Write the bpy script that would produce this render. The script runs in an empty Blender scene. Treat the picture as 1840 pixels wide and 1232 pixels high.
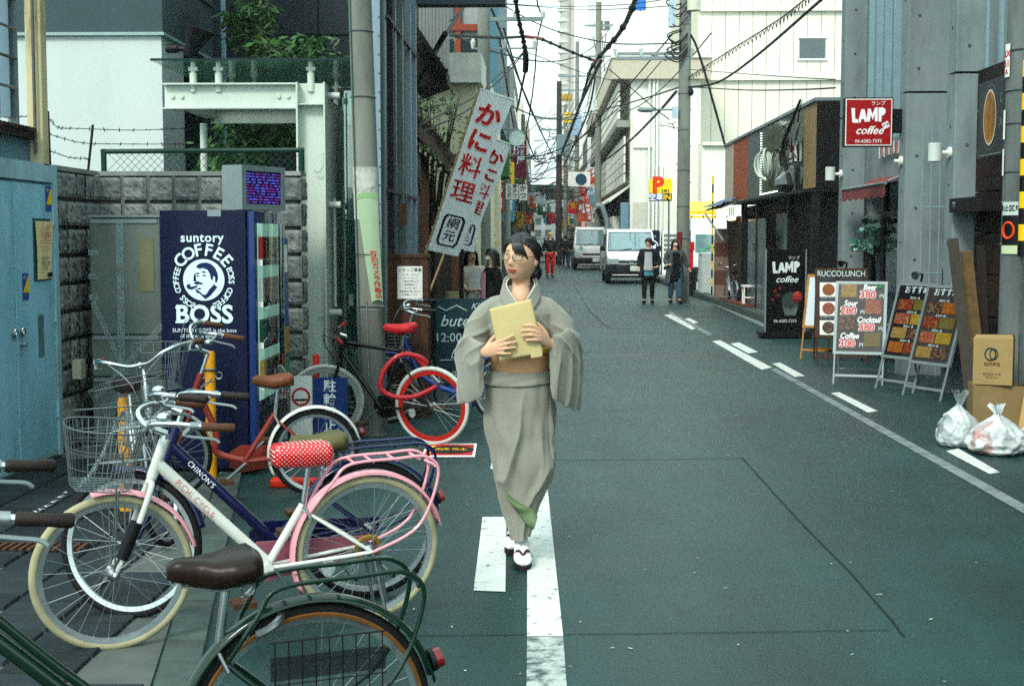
import bpy, bmesh, math, random
from mathutils import Vector as V, Matrix, Euler, noise
R = math.radians
S = bpy.context.scene
C = S.collection
random.seed(7)

# ------------------------------------------------------------------ camera
FPX, PW, PH = 2480.0, 1840.0, 1232.0
PITCH = math.atan(188 / FPX)
YAW = math.atan(55 / FPX * math.cos(PITCH))
CAM = V((0, 0, 1.6))
cd = bpy.data.cameras.new('camera')
cam = bpy.data.objects.new('camera', cd)
C.objects.link(cam)
cam.location = CAM
cam.rotation_euler = (math.pi / 2 - PITCH, 0, YAW)
cd.sensor_width = 36
cd.lens = 36 * FPX / PW
cd.clip_start = .05
cd.clip_end = 3000
S.camera = cam
CR = cam.rotation_euler.to_matrix()

# ------------------------------------------------------------------ sky and sun (bright overcast day)
W = bpy.data.worlds.new('World')
S.world = W
W.use_nodes = True
nt = W.node_tree
nt.nodes.clear()
sky = nt.nodes.new('ShaderNodeTexSky')
sky.sky_type = 'NISHITA'
sky.sun_disc = False
sky.sun_elevation = R(42)
sky.sun_rotation = R(205)
sky.air_density = 1.0
sky.dust_density = 4.0
bg = nt.nodes.new('ShaderNodeBackground')
hs = nt.nodes.new('ShaderNodeMixRGB')
hs.inputs[0].default_value = .9
hs.inputs[2].default_value = (6.8, 8.9, 8.8, 1)
nt.links.new(sky.outputs[0], hs.inputs[1])
nt.links.new(hs.outputs[0], bg.inputs[0])
bg.inputs[1].default_value = .13
wo = nt.nodes.new('ShaderNodeOutputWorld')
nt.links.new(bg.outputs[0], wo.inputs[0])
ld = bpy.data.lights.new('sun', 'SUN')
ld.energy = 1.5
ld.angle = R(14)
ld.color = (1, .97, .9)
sun = bpy.data.objects.new('sun', ld)
C.objects.link(sun)
sd = V((math.sin(R(205)) * math.cos(R(42)), math.cos(R(205)) * math.cos(R(42)), math.sin(R(42))))
sun.rotation_euler = sd.to_track_quat('Z', 'Y').to_euler()
sun.location = (0, 0, 30)
S.view_settings.view_transform = 'Standard'
S.view_settings.look = 'None'
S.view_settings.exposure = 1.05
S.view_settings.gamma = 1
S.cycles.use_denoising = False
S.cycles.use_adaptive_sampling = False
S.cycles.sample_clamp_indirect = 3.0
S.cycles.max_bounces = 8
S.cycles.transparent_max_bounces = 16
S.cycles.caustics_reflective = False
S.cycles.caustics_refractive = False


# ------------------------------------------------------------------ helpers
def ray(px, py):
    return CR @ V(((px - PW / 2) / FPX, (PH / 2 - py) / FPX, -1))


def P(px, py, Y):
    d = ray(px, py)
    return CAM + d * (Y / d.y)


def PXX(px, py, X):
    d = ray(px, py)
    return CAM + d * (X / d.x)


def G(px, py, z=0.0):
    d = ray(px, py)
    return CAM + d * ((z - CAM.z) / d.z)


def lin(c):
    c = c / 255.0
    c = c / 12.92 if c <= .04045 else ((c + .055) / 1.055) ** 2.4
    return c ** 1.14


MATS = {}


def mat(name, rgb=(128, 128, 128), rough=.6, metal=0.0, var=.12, vs=6.0, bump=0.0, bs=80.0, emit=0.0, alpha=1.0,
        trans=0.0, spec=.18, dirt=0.0, dirtc=(70, 62, 50), streak=False, sss=0.0, coat=0.0, sheen=0.0, dscale=2.5, dpos=(.47, .72)):
    """procedural material: base colour with two noise octaves, optional stains and bump"""
    if name in MATS:
        return MATS[name]
    m = bpy.data.materials.new(name)
    MATS[name] = m
    m.use_nodes = True
    n = m.node_tree
    b = n.nodes['Principled BSDF']
    col = tuple(lin(c) for c in rgb)
    b.inputs['Roughness'].default_value = rough
    b.inputs['Metallic'].default_value = metal
    b.inputs['Specular IOR Level'].default_value = spec
    b.inputs['Coat Weight'].default_value = coat
    b.inputs['Sheen Weight'].default_value = sheen
    if sss:
        b.inputs['Subsurface Weight'].default_value = sss
        b.inputs['Subsurface Radius'].default_value = (.012, .005, .003)
    if trans:
        b.inputs['Transmission Weight'].default_value = trans
    if alpha < 1:
        b.inputs['Alpha'].default_value = alpha
    tc = n.nodes.new('ShaderNodeTexCoord')
    out = None
    if var > 0:
        t = n.nodes.new('ShaderNodeTexNoise')
        t.inputs['Scale'].default_value = vs
        t.inputs['Detail'].default_value = 6
        t.inputs['Roughness'].default_value = .62
        if streak:
            mp = n.nodes.new('ShaderNodeMapping')
            mp.inputs['Scale'].default_value = (1, 1, .12)
            n.links.new(tc.outputs['Object'], mp.inputs[0])
            n.links.new(mp.outputs[0], t.inputs['Vector'])
        else:
            n.links.new(tc.outputs['Object'], t.inputs['Vector'])
        r = n.nodes.new('ShaderNodeValToRGB')
        r.color_ramp.elements[0].position = .3
        r.color_ramp.elements[1].position = .7
        r.color_ramp.elements[0].color = tuple(max(0, c * (1 - var)) for c in col) + (1,)
        r.color_ramp.elements[1].color = tuple(min(1, c * (1 + var)) for c in col) + (1,)
        n.links.new(t.outputs['Fac'], r.inputs[0])
        out = r.outputs[0]
        rr = n.nodes.new('ShaderNodeMapRange')
        rr.inputs[3].default_value = max(0, rough - .1)
        rr.inputs[4].default_value = min(1, rough + .1)
        n.links.new(t.outputs['Fac'], rr.inputs[0])
        n.links.new(rr.outputs[0], b.inputs['Roughness'])
    else:
        rgbn = n.nodes.new('ShaderNodeRGB')
        rgbn.outputs[0].default_value = col + (1,)
        out = rgbn.outputs[0]
    if dirt > 0:
        t2 = n.nodes.new('ShaderNodeTexNoise')
        t2.inputs['Scale'].default_value = dscale
        t2.inputs['Detail'].default_value = 8
        t2.inputs['Roughness'].default_value = .7
        mp2 = n.nodes.new('ShaderNodeMapping')
        mp2.inputs['Scale'].default_value = (1, 1, .3 if streak else 1)
        mp2.inputs['Location'].default_value = (3.1, 1.7, 9.2)
        n.links.new(tc.outputs['Object'], mp2.inputs[0])
        n.links.new(mp2.outputs[0], t2.inputs['Vector'])
        r2 = n.nodes.new('ShaderNodeValToRGB')
        r2.color_ramp.elements[0].position = dpos[0]
        r2.color_ramp.elements[1].position = dpos[1]
        r2.color_ramp.elements[0].color = (0, 0, 0, 1)
        r2.color_ramp.elements[1].color = (dirt, dirt, dirt, 1)
        n.links.new(t2.outputs['Fac'], r2.inputs[0])
        mx = n.nodes.new('ShaderNodeMixRGB')
        mx.inputs[2].default_value = tuple(lin(c) for c in dirtc) + (1,)
        n.links.new(r2.outputs[0], mx.inputs[0])
        n.links.new(out, mx.inputs[1])
        out = mx.outputs[0]
    n.links.new(out, b.inputs['Base Color'])
    if emit > 0:
        n.links.new(out, b.inputs['Emission Color'])
        b.inputs['Emission Strength'].default_value = emit
    if bump > 0:
        t3 = n.nodes.new('ShaderNodeTexNoise')
        t3.inputs['Scale'].default_value = bs
        t3.inputs['Detail'].default_value = 5
        n.links.new(tc.outputs['Object'], t3.inputs['Vector'])
        bp = n.nodes.new('ShaderNodeBump')
        bp.inputs['Strength'].default_value = bump
        bp.inputs['Distance'].default_value = .01
        n.links.new(t3.outputs['Fac'], bp.inputs['Height'])
        n.links.new(bp.outputs[0], b.inputs['Normal'])
    return m


def glass(name, tint=(200, 225, 220), rough=.02, alpha=.25):
    """thin pane: mostly clear, mirrors at grazing angles"""
    if name in MATS:
        return MATS[name]
    m = bpy.data.materials.new(name)
    MATS[name] = m
    m.use_nodes = True
    n = m.node_tree
    n.nodes.clear()
    o = n.nodes.new('ShaderNodeOutputMaterial')
    tr = n.nodes.new('ShaderNodeBsdfTransparent')
    tr.inputs[0].default_value = tuple(lin(c) for c in tint) + (1,)
    gl = n.nodes.new('ShaderNodeBsdfGlossy')
    gl.inputs['Roughness'].default_value = rough
    gl.inputs[0].default_value = (.9, .95, .95, 1)
    fr = n.nodes.new('ShaderNodeFresnel')
    fr.inputs[0].default_value = 1.5
    ad = n.nodes.new('ShaderNodeMath')
    ad.operation = 'ADD'
    ad.use_clamp = True
    ad.inputs[1].default_value = alpha
    mx = n.nodes.new('ShaderNodeMixShader')
    n.links.new(fr.outputs[0], ad.inputs[0])
    n.links.new(ad.outputs[0], mx.inputs[0])
    n.links.new(tr.outputs[0], mx.inputs[1])
    n.links.new(gl.outputs[0], mx.inputs[2])
    n.links.new(mx.outputs[0], o.inputs[0])
    return m


def cloth(name, rgb, tl=.35):
    """thin cloth that lets light through from behind"""
    if name in MATS:
        return MATS[name]
    m = mat(name, rgb, .85, var=.04, vs=5)
    n = m.node_tree
    b = n.nodes['Principled BSDF']
    o = n.nodes['Material Output']
    t = n.nodes.new('ShaderNodeBsdfTranslucent')
    n.links.new(b.inputs['Base Color'].links[0].from_socket, t.inputs[0])
    mx = n.nodes.new('ShaderNodeMixShader')
    mx.inputs[0].default_value = tl
    n.links.new(b.outputs[0], mx.inputs[1])
    n.links.new(t.outputs[0], mx.inputs[2])
    n.links.new(mx.outputs[0], o.inputs[0])
    return m


class MB:
    """collects shapes into one mesh"""

    def __init__(s):
        s.v, s.f, s.m = [], [], []
        s.cur = 0

    def add(s, vs, fs):
        b = len(s.v)
        s.v += [tuple(x) for x in vs]
        s.f += [tuple(b + i for i in f) for f in fs]
        s.m += [s.cur] * len(fs)
        return s

    def box(s, c, d, rot=None):
        hx, hy, hz = d[0] / 2, d[1] / 2, d[2] / 2
        pts = [V((x, y, z)) for x in (-hx, hx) for y in (-hy, hy) for z in (-hz, hz)]
        if rot is not None:
            pts = [rot @ p for p in pts]
        c = V(c)
        return s.add([p + c for p in pts],
                     [(0, 1, 3, 2), (4, 6, 7, 5), (0, 4, 5, 1), (2, 3, 7, 6), (0, 2, 6, 4), (1, 5, 7, 3)])

    def b2(s, a, b):
        return s.box([(a[i] + b[i]) / 2 for i in range(3)], [abs(b[i] - a[i]) for i in range(3)])

    def bev(s, a, b, r=.01, n=2, axis=2):
        """box a-b with its edges along one axis rounded"""
        lo = [min(a[i], b[i]) for i in range(3)]
        hi = [max(a[i], b[i]) for i in range(3)]
        i, j = [k for k in range(3) if k != axis]
        r = min(r, (hi[i] - lo[i]) * .49, (hi[j] - lo[j]) * .49)
        ring = []
        for (cx, cy, a0) in ((hi[i] - r, hi[j] - r, 0), (lo[i] + r, hi[j] - r, 90), (lo[i] + r, lo[j] + r, 180), (hi[i] - r, lo[j] + r, 270)):
            for k in range(n + 1):
                t = R(a0 + 90 * k / n)
                ring.append((cx + r * math.cos(t), cy + r * math.sin(t)))
        vs = []
        for z in (lo[axis], hi[axis]):
            for (x, y) in ring:
                p = [0, 0, 0]
                p[i], p[j], p[axis] = x, y, z
                vs.append(p)
        m = len(ring)
        fs = [(k, (k + 1) % m, m + (k + 1) % m, m + k) for k in range(m)]
        fs += [tuple(range(m - 1, -1, -1)), tuple(range(m, 2 * m))]
        return s.add(vs, fs)

    def tube(s, pts, r, n=6, closed=False, caps=True):
        pts = [V(p) for p in pts]
        N = len(pts)
        rs = r if isinstance(r, (list, tuple)) else [r] * N
        tang = []
        for i in range(N):
            if closed:
                t = pts[(i + 1) % N] - pts[i - 1]
            else:
                t = pts[min(i + 1, N - 1)] - pts[max(i - 1, 0)]
            tang.append(t.normalized() if t.length > 1e-9 else V((0, 0, 1)))
        up = V((0, 0, 1)) if abs(tang[0].z) < .9 else V((1, 0, 0))
        nrm = (up - tang[0] * up.dot(tang[0])).normalized()
        vs = []
        for i in range(N):
            nrm = (nrm - tang[i] * nrm.dot(tang[i]))
            nrm = nrm.normalized() if nrm.length > 1e-6 else tang[i].orthogonal().normalized()
            bi = tang[i].cross(nrm)
            for k in range(n):
                a = 2 * math.pi * k / n
                vs.append(pts[i] + (nrm * math.cos(a) + bi * math.sin(a)) * rs[i])
        fs = []
        for i in range(N if closed else N - 1):
            j = (i + 1) % N
            for k in range(n):
                fs.append((i * n + k, i * n + (k + 1) % n, j * n + (k + 1) % n, j * n + k))
        if caps and not closed:
            fs.append(tuple(range(n - 1, -1, -1)))
            fs.append(tuple((N - 1) * n + k for k in range(n)))
        return s.add(vs, fs)

    def ring(s, c, axis, Rr, r, nu=24, nv=6, a0=0.0, a1=360.0, u=None):
        """torus or arc of a torus"""
        c, axis = V(c), V(axis).normalized()
        e1 = V(u).normalized() if u is not None else axis.orthogonal().normalized()
        e2 = axis.cross(e1)
        full = abs(a1 - a0) >= 359.9
        m = nu if full else nu + 1
        pts = [c + (e1 * math.cos(R(a0 + (a1 - a0) * i / nu)) + e2 * math.sin(R(a0 + (a1 - a0) * i / nu))) * Rr for i in range(m)]
        return s.tube(pts, r, nv, closed=full)

    def grid(s, fn, nu, nv, cu=False, cv=False, flip=False):
        vs = [fn(i / (nu if cu else nu - 1), j / (nv if cv else nv - 1)) for i in range(nu) for j in range(nv)]
        fs = []
        for i in range(nu if cu else nu - 1):
            for j in range(nv if cv else nv - 1):
                a, b = i * nv + j, ((i + 1) % nu) * nv + j
                c, d = ((i + 1) % nu) * nv + (j + 1) % nv, i * nv + (j + 1) % nv
                fs.append((a, d, c, b) if flip else (a, b, c, d))
        return s.add(vs, fs)

    def loft(s, rings, caps=True, closed=True):
        n = len(rings[0])
        vs = [p for r in rings for p in r]
        fs = []
        for i in range(len(rings) - 1):
            for k in range(n if closed else n - 1):
                fs.append((i * n + k, i * n + (k + 1) % n, (i + 1) * n + (k + 1) % n, (i + 1) * n + k))
        if caps:
            fs.append(tuple(range(n - 1, -1, -1)))
            fs.append(tuple((len(rings) - 1) * n + k for k in range(n)))
        return s.add(vs, fs)

    def prism(s, poly, o, u, v, h):
        """2-D polygon on the plane (o,u,v), pushed out by h along u x v"""
        o, u, v = V(o), V(u), V(v)
        nn = u.cross(v).normalized() * h
        n = len(poly)
        vs = [o + u * a + v * b for a, b in poly] + [o + u * a + v * b + nn for a, b in poly]
        fs = [tuple(range(n - 1, -1, -1)), tuple(range(n, 2 * n))] + [(k, (k + 1) % n, n + (k + 1) % n, n + k) for k in range(n)]
        return s.add(vs, fs)

    def ell(s, c, r, nu=12, nv=8, rot=None):
        c = V(c)

        def fn(a, b):
            t, ph = a * 2 * math.pi, (b - .5) * math.pi * .998
            p = V((r[0] * math.cos(ph) * math.cos(t), r[1] * math.cos(ph) * math.sin(t), r[2] * math.sin(ph)))
            return c + (rot @ p if rot is not None else p)
        return s.grid(fn, nu, nv, cu=True)

    def xf(s, M):
        s.v = [tuple(M @ V(p)) for p in s.v]
        return s

    def mesh(s, name, mats, smooth=False):
        me = bpy.data.meshes.new(name)
        me.from_pydata(s.v, [], s.f)
        ms = mats if isinstance(mats, (list, tuple)) else [mats]
        for m in ms:
            me.materials.append(m)
        if len(ms) > 1:
            me.polygons.foreach_set('material_index', s.m)
        if smooth:
            me.polygons.foreach_set('use_smooth', [True] * len(me.polygons))
            if smooth != 'all':
                me.set_sharp_from_angle(angle=R(smooth if smooth is not True else 40))
        me.update()
        return me

    def build(s, name, mats, parent=None, smooth=False):
        return link(name, s.mesh(name, mats, smooth), parent)


def link(name, me, parent=None):
    o = bpy.data.objects.new(name, me)
    C.objects.link(o)
    o.parent = parent
    return o


def tag(o, label, cat, group=None, kind=None):
    if label:
        o['label'] = label
    if cat:
        o['category'] = cat
    if group:
        o['group'] = group
    if kind:
        o['kind'] = kind
    return o


def thing(name, label, cat, loc=(0, 0, 0), rz=0.0, group=None):
    o = bpy.data.objects.new(name, None)
    C.objects.link(o)
    o.location = loc
    o.rotation_euler = (0, 0, rz)
    return tag(o, label, cat, group)


def struct(o):
    o['kind'] = 'structure'
    return o


def stuff(o):
    o['kind'] = 'stuff'
    return o


def fixn(o):
    """make face normals point outwards"""
    b = bmesh.new()
    b.from_mesh(o.data)
    bmesh.ops.recalc_face_normals(b, faces=b.faces)
    b.to_mesh(o.data)
    b.free()
    return o


TMP = bpy.data.scenes.new('workbench')


def evald(o):
    """evaluated mesh of one object, worked out in an otherwise empty scene (fast)"""
    TMP.collection.objects.link(o)
    vl = TMP.view_layers[0]
    vl.update()
    me = bpy.data.meshes.new_from_object(o.evaluated_get(vl.depsgraph))
    TMP.collection.objects.unlink(o)
    return me


def evalmesh(o):
    """apply an object's modifiers into a plain mesh"""
    me = evald(o)
    old = o.data
    o.modifiers.clear()
    o.data = me
    return o


def textmesh(body, size, bold=0.0, shear=0.0, align='CENTER', space=1.0, line=1.0, xs=1.0):
    c = bpy.data.curves.new('lettering', 'FONT')
    c.body = body
    c.size = size
    c.offset = bold * size
    c.shear = shear
    c.align_x = align
    c.align_y = 'CENTER'
    c.space_character = space
    c.space_line = line
    c.resolution_u = 3
    o = bpy.data.objects.new('lettering', c)
    me = evald(o)
    bpy.data.objects.remove(o)
    bpy.data.curves.remove(c)
    if xs != 1.0:
        for v in me.vertices:
            v.co.x *= xs
    return me


class Face:
    """a flat face of a thing (o = origin, u right, v up) to print and mount on"""

    def __init__(s, o, u, v, parent):
        s.o, s.u, s.v, s.p = V(o), V(u).normalized(), V(v).normalized(), parent
        s.n = s.u.cross(s.v)

    def M(s, a, b, h=.003, rot=0.0):
        m = Matrix((s.u, s.v, s.n)).transposed().to_4x4()
        return Matrix.Translation(s.o + s.u * a + s.v * b + s.n * h) @ m @ Matrix.Rotation(rot, 4, 'Z')

    def text(s, body, a, b, size, m, h=.004, rot=0.0, name='lettering', parent=None, **k):
        me = textmesh(body, size, **k)
        me.materials.append(m)
        me.transform(s.M(a, b, h, rot))
        return link(name, me, parent or s.p)

    def vtext(s, body, a, b, size, m, h=.004, name='lettering', pitch=1.05, parent=None, **k):
        """vertical writing, top glyph centred at (a,b)"""
        mb = None
        bm_ = bmesh.new()
        for i, ch in enumerate(body):
            me = textmesh(ch, size, **k)
            me.transform(s.M(a, b - i * size * pitch, h))
            bm_.from_mesh(me)
            bpy.data.meshes.remove(me)
        me = bpy.data.meshes.new(name)
        bm_.to_mesh(me)
        bm_.free()
        me.materials.append(m)
        return link(name, me, parent or s.p)

    def poly(s, pts, m, h=.003, name='print', t=.001, parent=None):
        return MB().prism(pts, s.o + s.n * h, s.u, s.v, t).build(name, m, parent or s.p)

    def rect(s, a0, b0, a1, b1, m, h=.003, name='print', t=.001, parent=None):
        return s.poly([(a0, b0), (a1, b0), (a1, b1), (a0, b1)], m, h, name, t, parent)

    def disc(s, a, b, r, m, h=.003, name='print', t=.001, n=28, rx=1.0, parent=None):
        return s.poly([(a + r * rx * math.cos(2 * math.pi * i / n), b + r * math.sin(2 * math.pi * i / n)) for i in range(n)], m, h, name, t, parent)

    def annulus(s, a, b, r0, r1, m, h=.003, name='print', n=32, rx=1.0, t0=0, t1=360, parent=None):
        mb = MB()
        o = s.o + s.n * h

        def fn(i, j):
            t = R(t0 + (t1 - t0) * i)
            r = r0 + (r1 - r0) * j
            return o + s.u * (a + r * rx * math.cos(t)) + s.v * (b + r * math.sin(t))
        mb.grid(fn, n + 1, 2)
        return mb.build(name, m, parent or s.p)

    def arctext(s, body, a, b, r, t0, t1, size, m, h=.004, flip=False, name='lettering', bold=.02, parent=None):
        """letters set round a circle from angle t0 to t1 (degrees)"""
        bm_ = bmesh.new()
        n = len(body)
        for i, ch in enumerate(body):
            t = R(t0 + (t1 - t0) * (i / (n - 1) if n > 1 else .5))
            if ch == ' ':
                continue
            me = textmesh(ch, size, bold=bold)
            me.transform(s.M(a + r * math.cos(t), b + r * math.sin(t), h, t - math.pi / 2 + (math.pi if flip else 0)))
            bm_.from_mesh(me)
            bpy.data.meshes.remove(me)
        me = bpy.data.meshes.new(name)
        bm_.to_mesh(me)
        bm_.free()
        me.materials.append(m)
        return link(name, me, parent or s.p)


def copytree(o, parent=None):
    c = o.copy()
    C.objects.link(c)
    c.parent = parent
    for ch in list(o.children):
        copytree(ch, c)
    return c


def bez(a, b, sag=.0, n=10):
    """hanging cable points"""
    a, b = V(a), V(b)
    return [a.lerp(b, i / n) - V((0, 0, sag * 4 * (i / n) * (1 - i / n))) for i in range(n + 1)]


def cr(pts, n=6, closed=False):
    """Catmull-Rom through the points"""
    pts = [V(p) for p in pts]
    N = len(pts)
    out = []
    for i in range(N if closed else N - 1):
        g = (lambda k: pts[k % N]) if closed else (lambda k: pts[max(0, min(N - 1, k))])
        p0, p1, p2, p3 = g(i - 1), g(i), g(i + 1), g(i + 2)
        for j in range(n):
            t = j / n
            out.append(.5 * ((2 * p1) + (p2 - p0) * t + (2 * p0 - 5 * p1 + 4 * p2 - p3) * t * t + (3 * p1 - p0 - 3 * p2 + p3) * t ** 3))
    if not closed:
        out.append(pts[-1])
    return out


def interp(tab, x):
    """piecewise-linear table lookup, table of (x, value...)"""
    if x <= tab[0][0]:
        return tab[0][1:]
    for a, b in zip(tab, tab[1:]):
        if x <= b[0]:
            t = (x - a[0]) / (b[0] - a[0])
            t = t * t * (3 - 2 * t) * .5 + t * .5
            return tuple(p + (q - p) * t for p, q in zip(a[1:], b[1:]))
    return tab[-1][1:]


# shared materials
M_white = mat('white_paint', (225, 226, 222), .5, var=.05, dirt=.25, dirtc=(120, 118, 105), streak=True)
M_black = mat('black_paint', (22, 23, 25), .45, var=.2)
M_chrome = mat('chrome', (200, 205, 205), .22, 1.0, var=.15, vs=20)
M_steel = mat('dull_steel', (140, 146, 148), .42, .9, var=.2, vs=15)
M_rubber = mat('black_rubber', (24, 24, 25), .75, var=.25, vs=20)
M_dark = mat('dark_void', (14, 15, 16), .7, var=.2)
M_cable = mat('cable_black', (22, 24, 25), .6, var=.1)
M_conc = mat('concrete', (138, 142, 138), .8, var=.18, vs=5, bump=.25, bs=60, dirt=.4, dirtc=(80, 84, 80), streak=True)
M_ink = mat('ink_black', (20, 20, 22), .6, var=0)
M_red = mat('sign_red', (190, 30, 32), .5, var=.06)
M_paper = mat('paper_white', (228, 228, 222), .7, var=.03)
M_yellow = mat('sign_yellow', (232, 190, 20), .5, var=.05)
M_letter = mat('letter_white', (232, 236, 236), .55, var=0)
M_wood = mat('wood_tan', (176, 128, 70), .55, var=.2, vs=12, streak=True)
M_brown = mat('wood_brown', (74, 50, 36), .6, var=.3, vs=10, streak=True, bump=.2, bs=40)
M_alu = mat('aluminium', (132, 144, 145), .45, .25, var=.08)
M_card = mat('cardboard', (158, 136, 94), .8, var=.08, vs=10)
M_glassd = mat('window_dark', (40, 58, 60), .06, 0, var=.1, spec=.8, coat=.6)
M_foliage = mat('leaf_green', (58, 92, 48), .5, var=.35, vs=3, spec=.35)
M_foliage2 = mat('leaf_pale', (112, 134, 88), .5, var=.3, vs=3, spec=.3)
M_trunk = mat('bark', (70, 60, 50), .85, var=.3, vs=12)
# ------------------------------------------------------------------ ground
def asphalt():
    m = mat('asphalt', (23, 60, 58), .5, spec=.34, var=.25, vs=1.3, bump=.22, bs=120, dirt=.4, dirtc=(38, 78, 76), dscale=.55)
    n = m.node_tree
    b = n.nodes['Principled BSDF']
    # fine aggregate speckle
    src = b.inputs['Base Color'].links[0].from_socket
    tc = n.nodes.new('ShaderNodeTexCoord')
    t = n.nodes.new('ShaderNodeTexNoise')
    t.inputs['Scale'].default_value = 70
    t.inputs['Detail'].default_value = 6
    t.inputs['Roughness'].default_value = .8
    n.links.new(tc.outputs['Object'], t.inputs['Vector'])
    r = n.nodes.new('ShaderNodeValToRGB')
    r.color_ramp.elements[0].position = .3
    r.color_ramp.elements[0].color = (.5, .5, .5, 1)
    r.color_ramp.elements[1].position = .75
    r.color_ramp.elements[1].color = (1.6, 1.6, 1.6, 1)
    n.links.new(t.outputs['Fac'], r.inputs[0])
    mx = n.nodes.new('ShaderNodeMixRGB')
    mx.blend_type = 'MULTIPLY'
    mx.inputs[0].default_value = 1
    n.links.new(src, mx.inputs[1])
    n.links.new(r.outputs[0], mx.inputs[2])
    # patches of older, paler paving along the road
    t2 = n.nodes.new('ShaderNodeTexNoise')
    t2.inputs['Scale'].default_value = .6
    t2.inputs['Detail'].default_value = 7
    t2.inputs['Roughness'].default_value = .7
    mp = n.nodes.new('ShaderNodeMapping')
    mp.inputs['Scale'].default_value = (2.2, .5, 1)
    n.links.new(tc.outputs['Object'], mp.inputs[0])
    n.links.new(mp.outputs[0], t2.inputs['Vector'])
    r2 = n.nodes.new('ShaderNodeValToRGB')
    r2.color_ramp.elements[0].position = .35
    r2.color_ramp.elements[0].color = (.68, .68, .68, 1)
    r2.color_ramp.elements[1].position = .68
    r2.color_ramp.elements[1].color = (1.35, 1.35, 1.35, 1)
    n.links.new(t2.outputs['Fac'], r2.inputs[0])
    mx2 = n.nodes.new('ShaderNodeMixRGB')
    mx2.blend_type = 'MULTIPLY'
    mx2.inputs[0].default_value = 1
    n.links.new(mx.outputs[0], mx2.inputs[1])
    n.links.new(r2.outputs[0], mx2.inputs[2])
    n.links.new(mx2.outputs[0], b.inputs['Base Color'])
    return m


M_asph = asphalt()
g = MB()
g.add([(-900, -60, 0), (900, -60, 0), (900, 1900, 0), (-900, 1900, 0)], [(0, 1, 2, 3)])
struct(g.build('ground', M_asph))

# left pavement of dark paving bricks with a pale kerb strip
def kerbx(y):
    return -1.37 - .182 * (y - 5.57)


g = MB()
g.add([(-4.2, 2.2, .008), (-4.2, 10.6, .008)] + [(kerbx(y) - .17, y, .008) for y in reversed([2.2, 5, 8, 10.6])], [(0, 5, 4, 3, 2, 1)])
pv = struct(g.build('pavement', mat('joint_sand', (92, 98, 95), .9, var=.2)))
M_tiles = [mat('paver_dark%d' % i, c, .7, var=.25, vs=9, bump=.3, bs=120, dirt=.3, dirtc=(74, 82, 80), dscale=3) for i, c in
           enumerate(((38, 48, 52), (44, 54, 57), (33, 42, 45)))]
pm = []
for k in range(3):
    b = MB()
    b.add([(-.143, -.104, 0), (.143, -.104, 0), (.143, .104, 0), (-.143, .104, 0),
           (-.137, -.098, .016), (.137, -.098, .016), (.137, .098, .016), (-.137, .098, .016)],
          [(4, 5, 6, 7), (0, 1, 5, 4), (1, 2, 6, 5), (2, 3, 7, 6), (3, 0, 4, 7)])
    pm.append(b.mesh('paving_brick', M_tiles[k]))
nt_ = 0
for ci in range(12):
    x = -.95 - ci * .3
    for ri in range(40):
        y = 2.9 + ri * .22 + (.11 if ci % 2 else 0)
        if y > 9.9 or x + .15 > kerbx(y) - .19 or x < -4.0:
            continue
        pp = CR.transposed() @ (V((x, y, 0)) - CAM)
        u = PW / 2 + FPX * pp.x / -pp.z
        w = PH / 2 - FPX * pp.y / -pp.z
        if u < -60 or w > PH + 60:
            continue
        o = link('paving_brick', random.choice(pm), pv)
        o.location = (x, y, .008 + random.uniform(-.002, .002))
        o.rotation_euler = (random.uniform(-.008, .008), random.uniform(-.008, .008), random.uniform(-.006, .006))
        nt_ += 1
ks = tag(bpy.data.objects.new('kerb', None), None, None, None, 'structure')
C.objects.link(ks)
M_kerb = mat('kerb_concrete', (78, 90, 86), .85, var=.25, vs=9, bump=.3, bs=90, dirt=.5, dirtc=(70, 74, 72))
y = 2.3
while y < 9.2:
    L = .6
    a, b_ = kerbx(y + .006), kerbx(y + L - .006)
    q = MB()
    q.add([(a - .16, y + .006, 0), (a, y + .006, 0), (b_, y + L - .006, 0), (b_ - .16, y + L - .006, 0),
           (a - .155, y + .01, .022), (a - .005, y + .01, .022), (b_ - .005, y + L - .01, .022), (b_ - .155, y + L - .01, .022)],
          [(4, 5, 6, 7), (0, 1, 5, 4), (1, 2, 6, 5), (2, 3, 7, 6), (3, 0, 4, 7)])
    q.build('kerb_stone', M_kerb, ks)
    y += L
# drain grating beside the shed
dr = thing('drain_grate', 'rusty iron drain grate set in the dark paving below the blue doors', 'drain', (-2.62, 6.9, .024))
MB().b2((-.3, -.09, 0), (.3, .09, .004)).build('frame', M_dark, dr)
for i in range(14):
    MB().b2((-.28 + i * .042, -.08, .004), (-.262 + i * .042, .08, .012)).build('bar', mat('rust', (96, 62, 44), .8, var=.3), dr)

# painted road markings
M_road = mat('road_paint', (206, 210, 204), .65, var=.06, vs=12, dirt=.85, dirtc=(74, 88, 86), dscale=16, dpos=(.58, .64))
M_road2 = mat('road_paint_worn', (132, 140, 138), .7, var=.2, vs=9, dirt=1.0, dirtc=(66, 78, 78), dscale=5)
rm = bpy.data.objects.new('road_markings', None)
C.objects.link(rm)
rm['kind'] = 'structure'


def mark(pts, m=None, name='painted_line', z=.004):
    w = [G(px, py, z) for px, py in pts]
    q = MB()
    q.add(w, [tuple(range(len(w)))])
    o = q.build(name, m or M_road, rm)
    fixup(o)
    return o


def fixup(o):
    if o.data.polygons[0].normal.z < 0:
        o.data.flip_normals()


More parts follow.
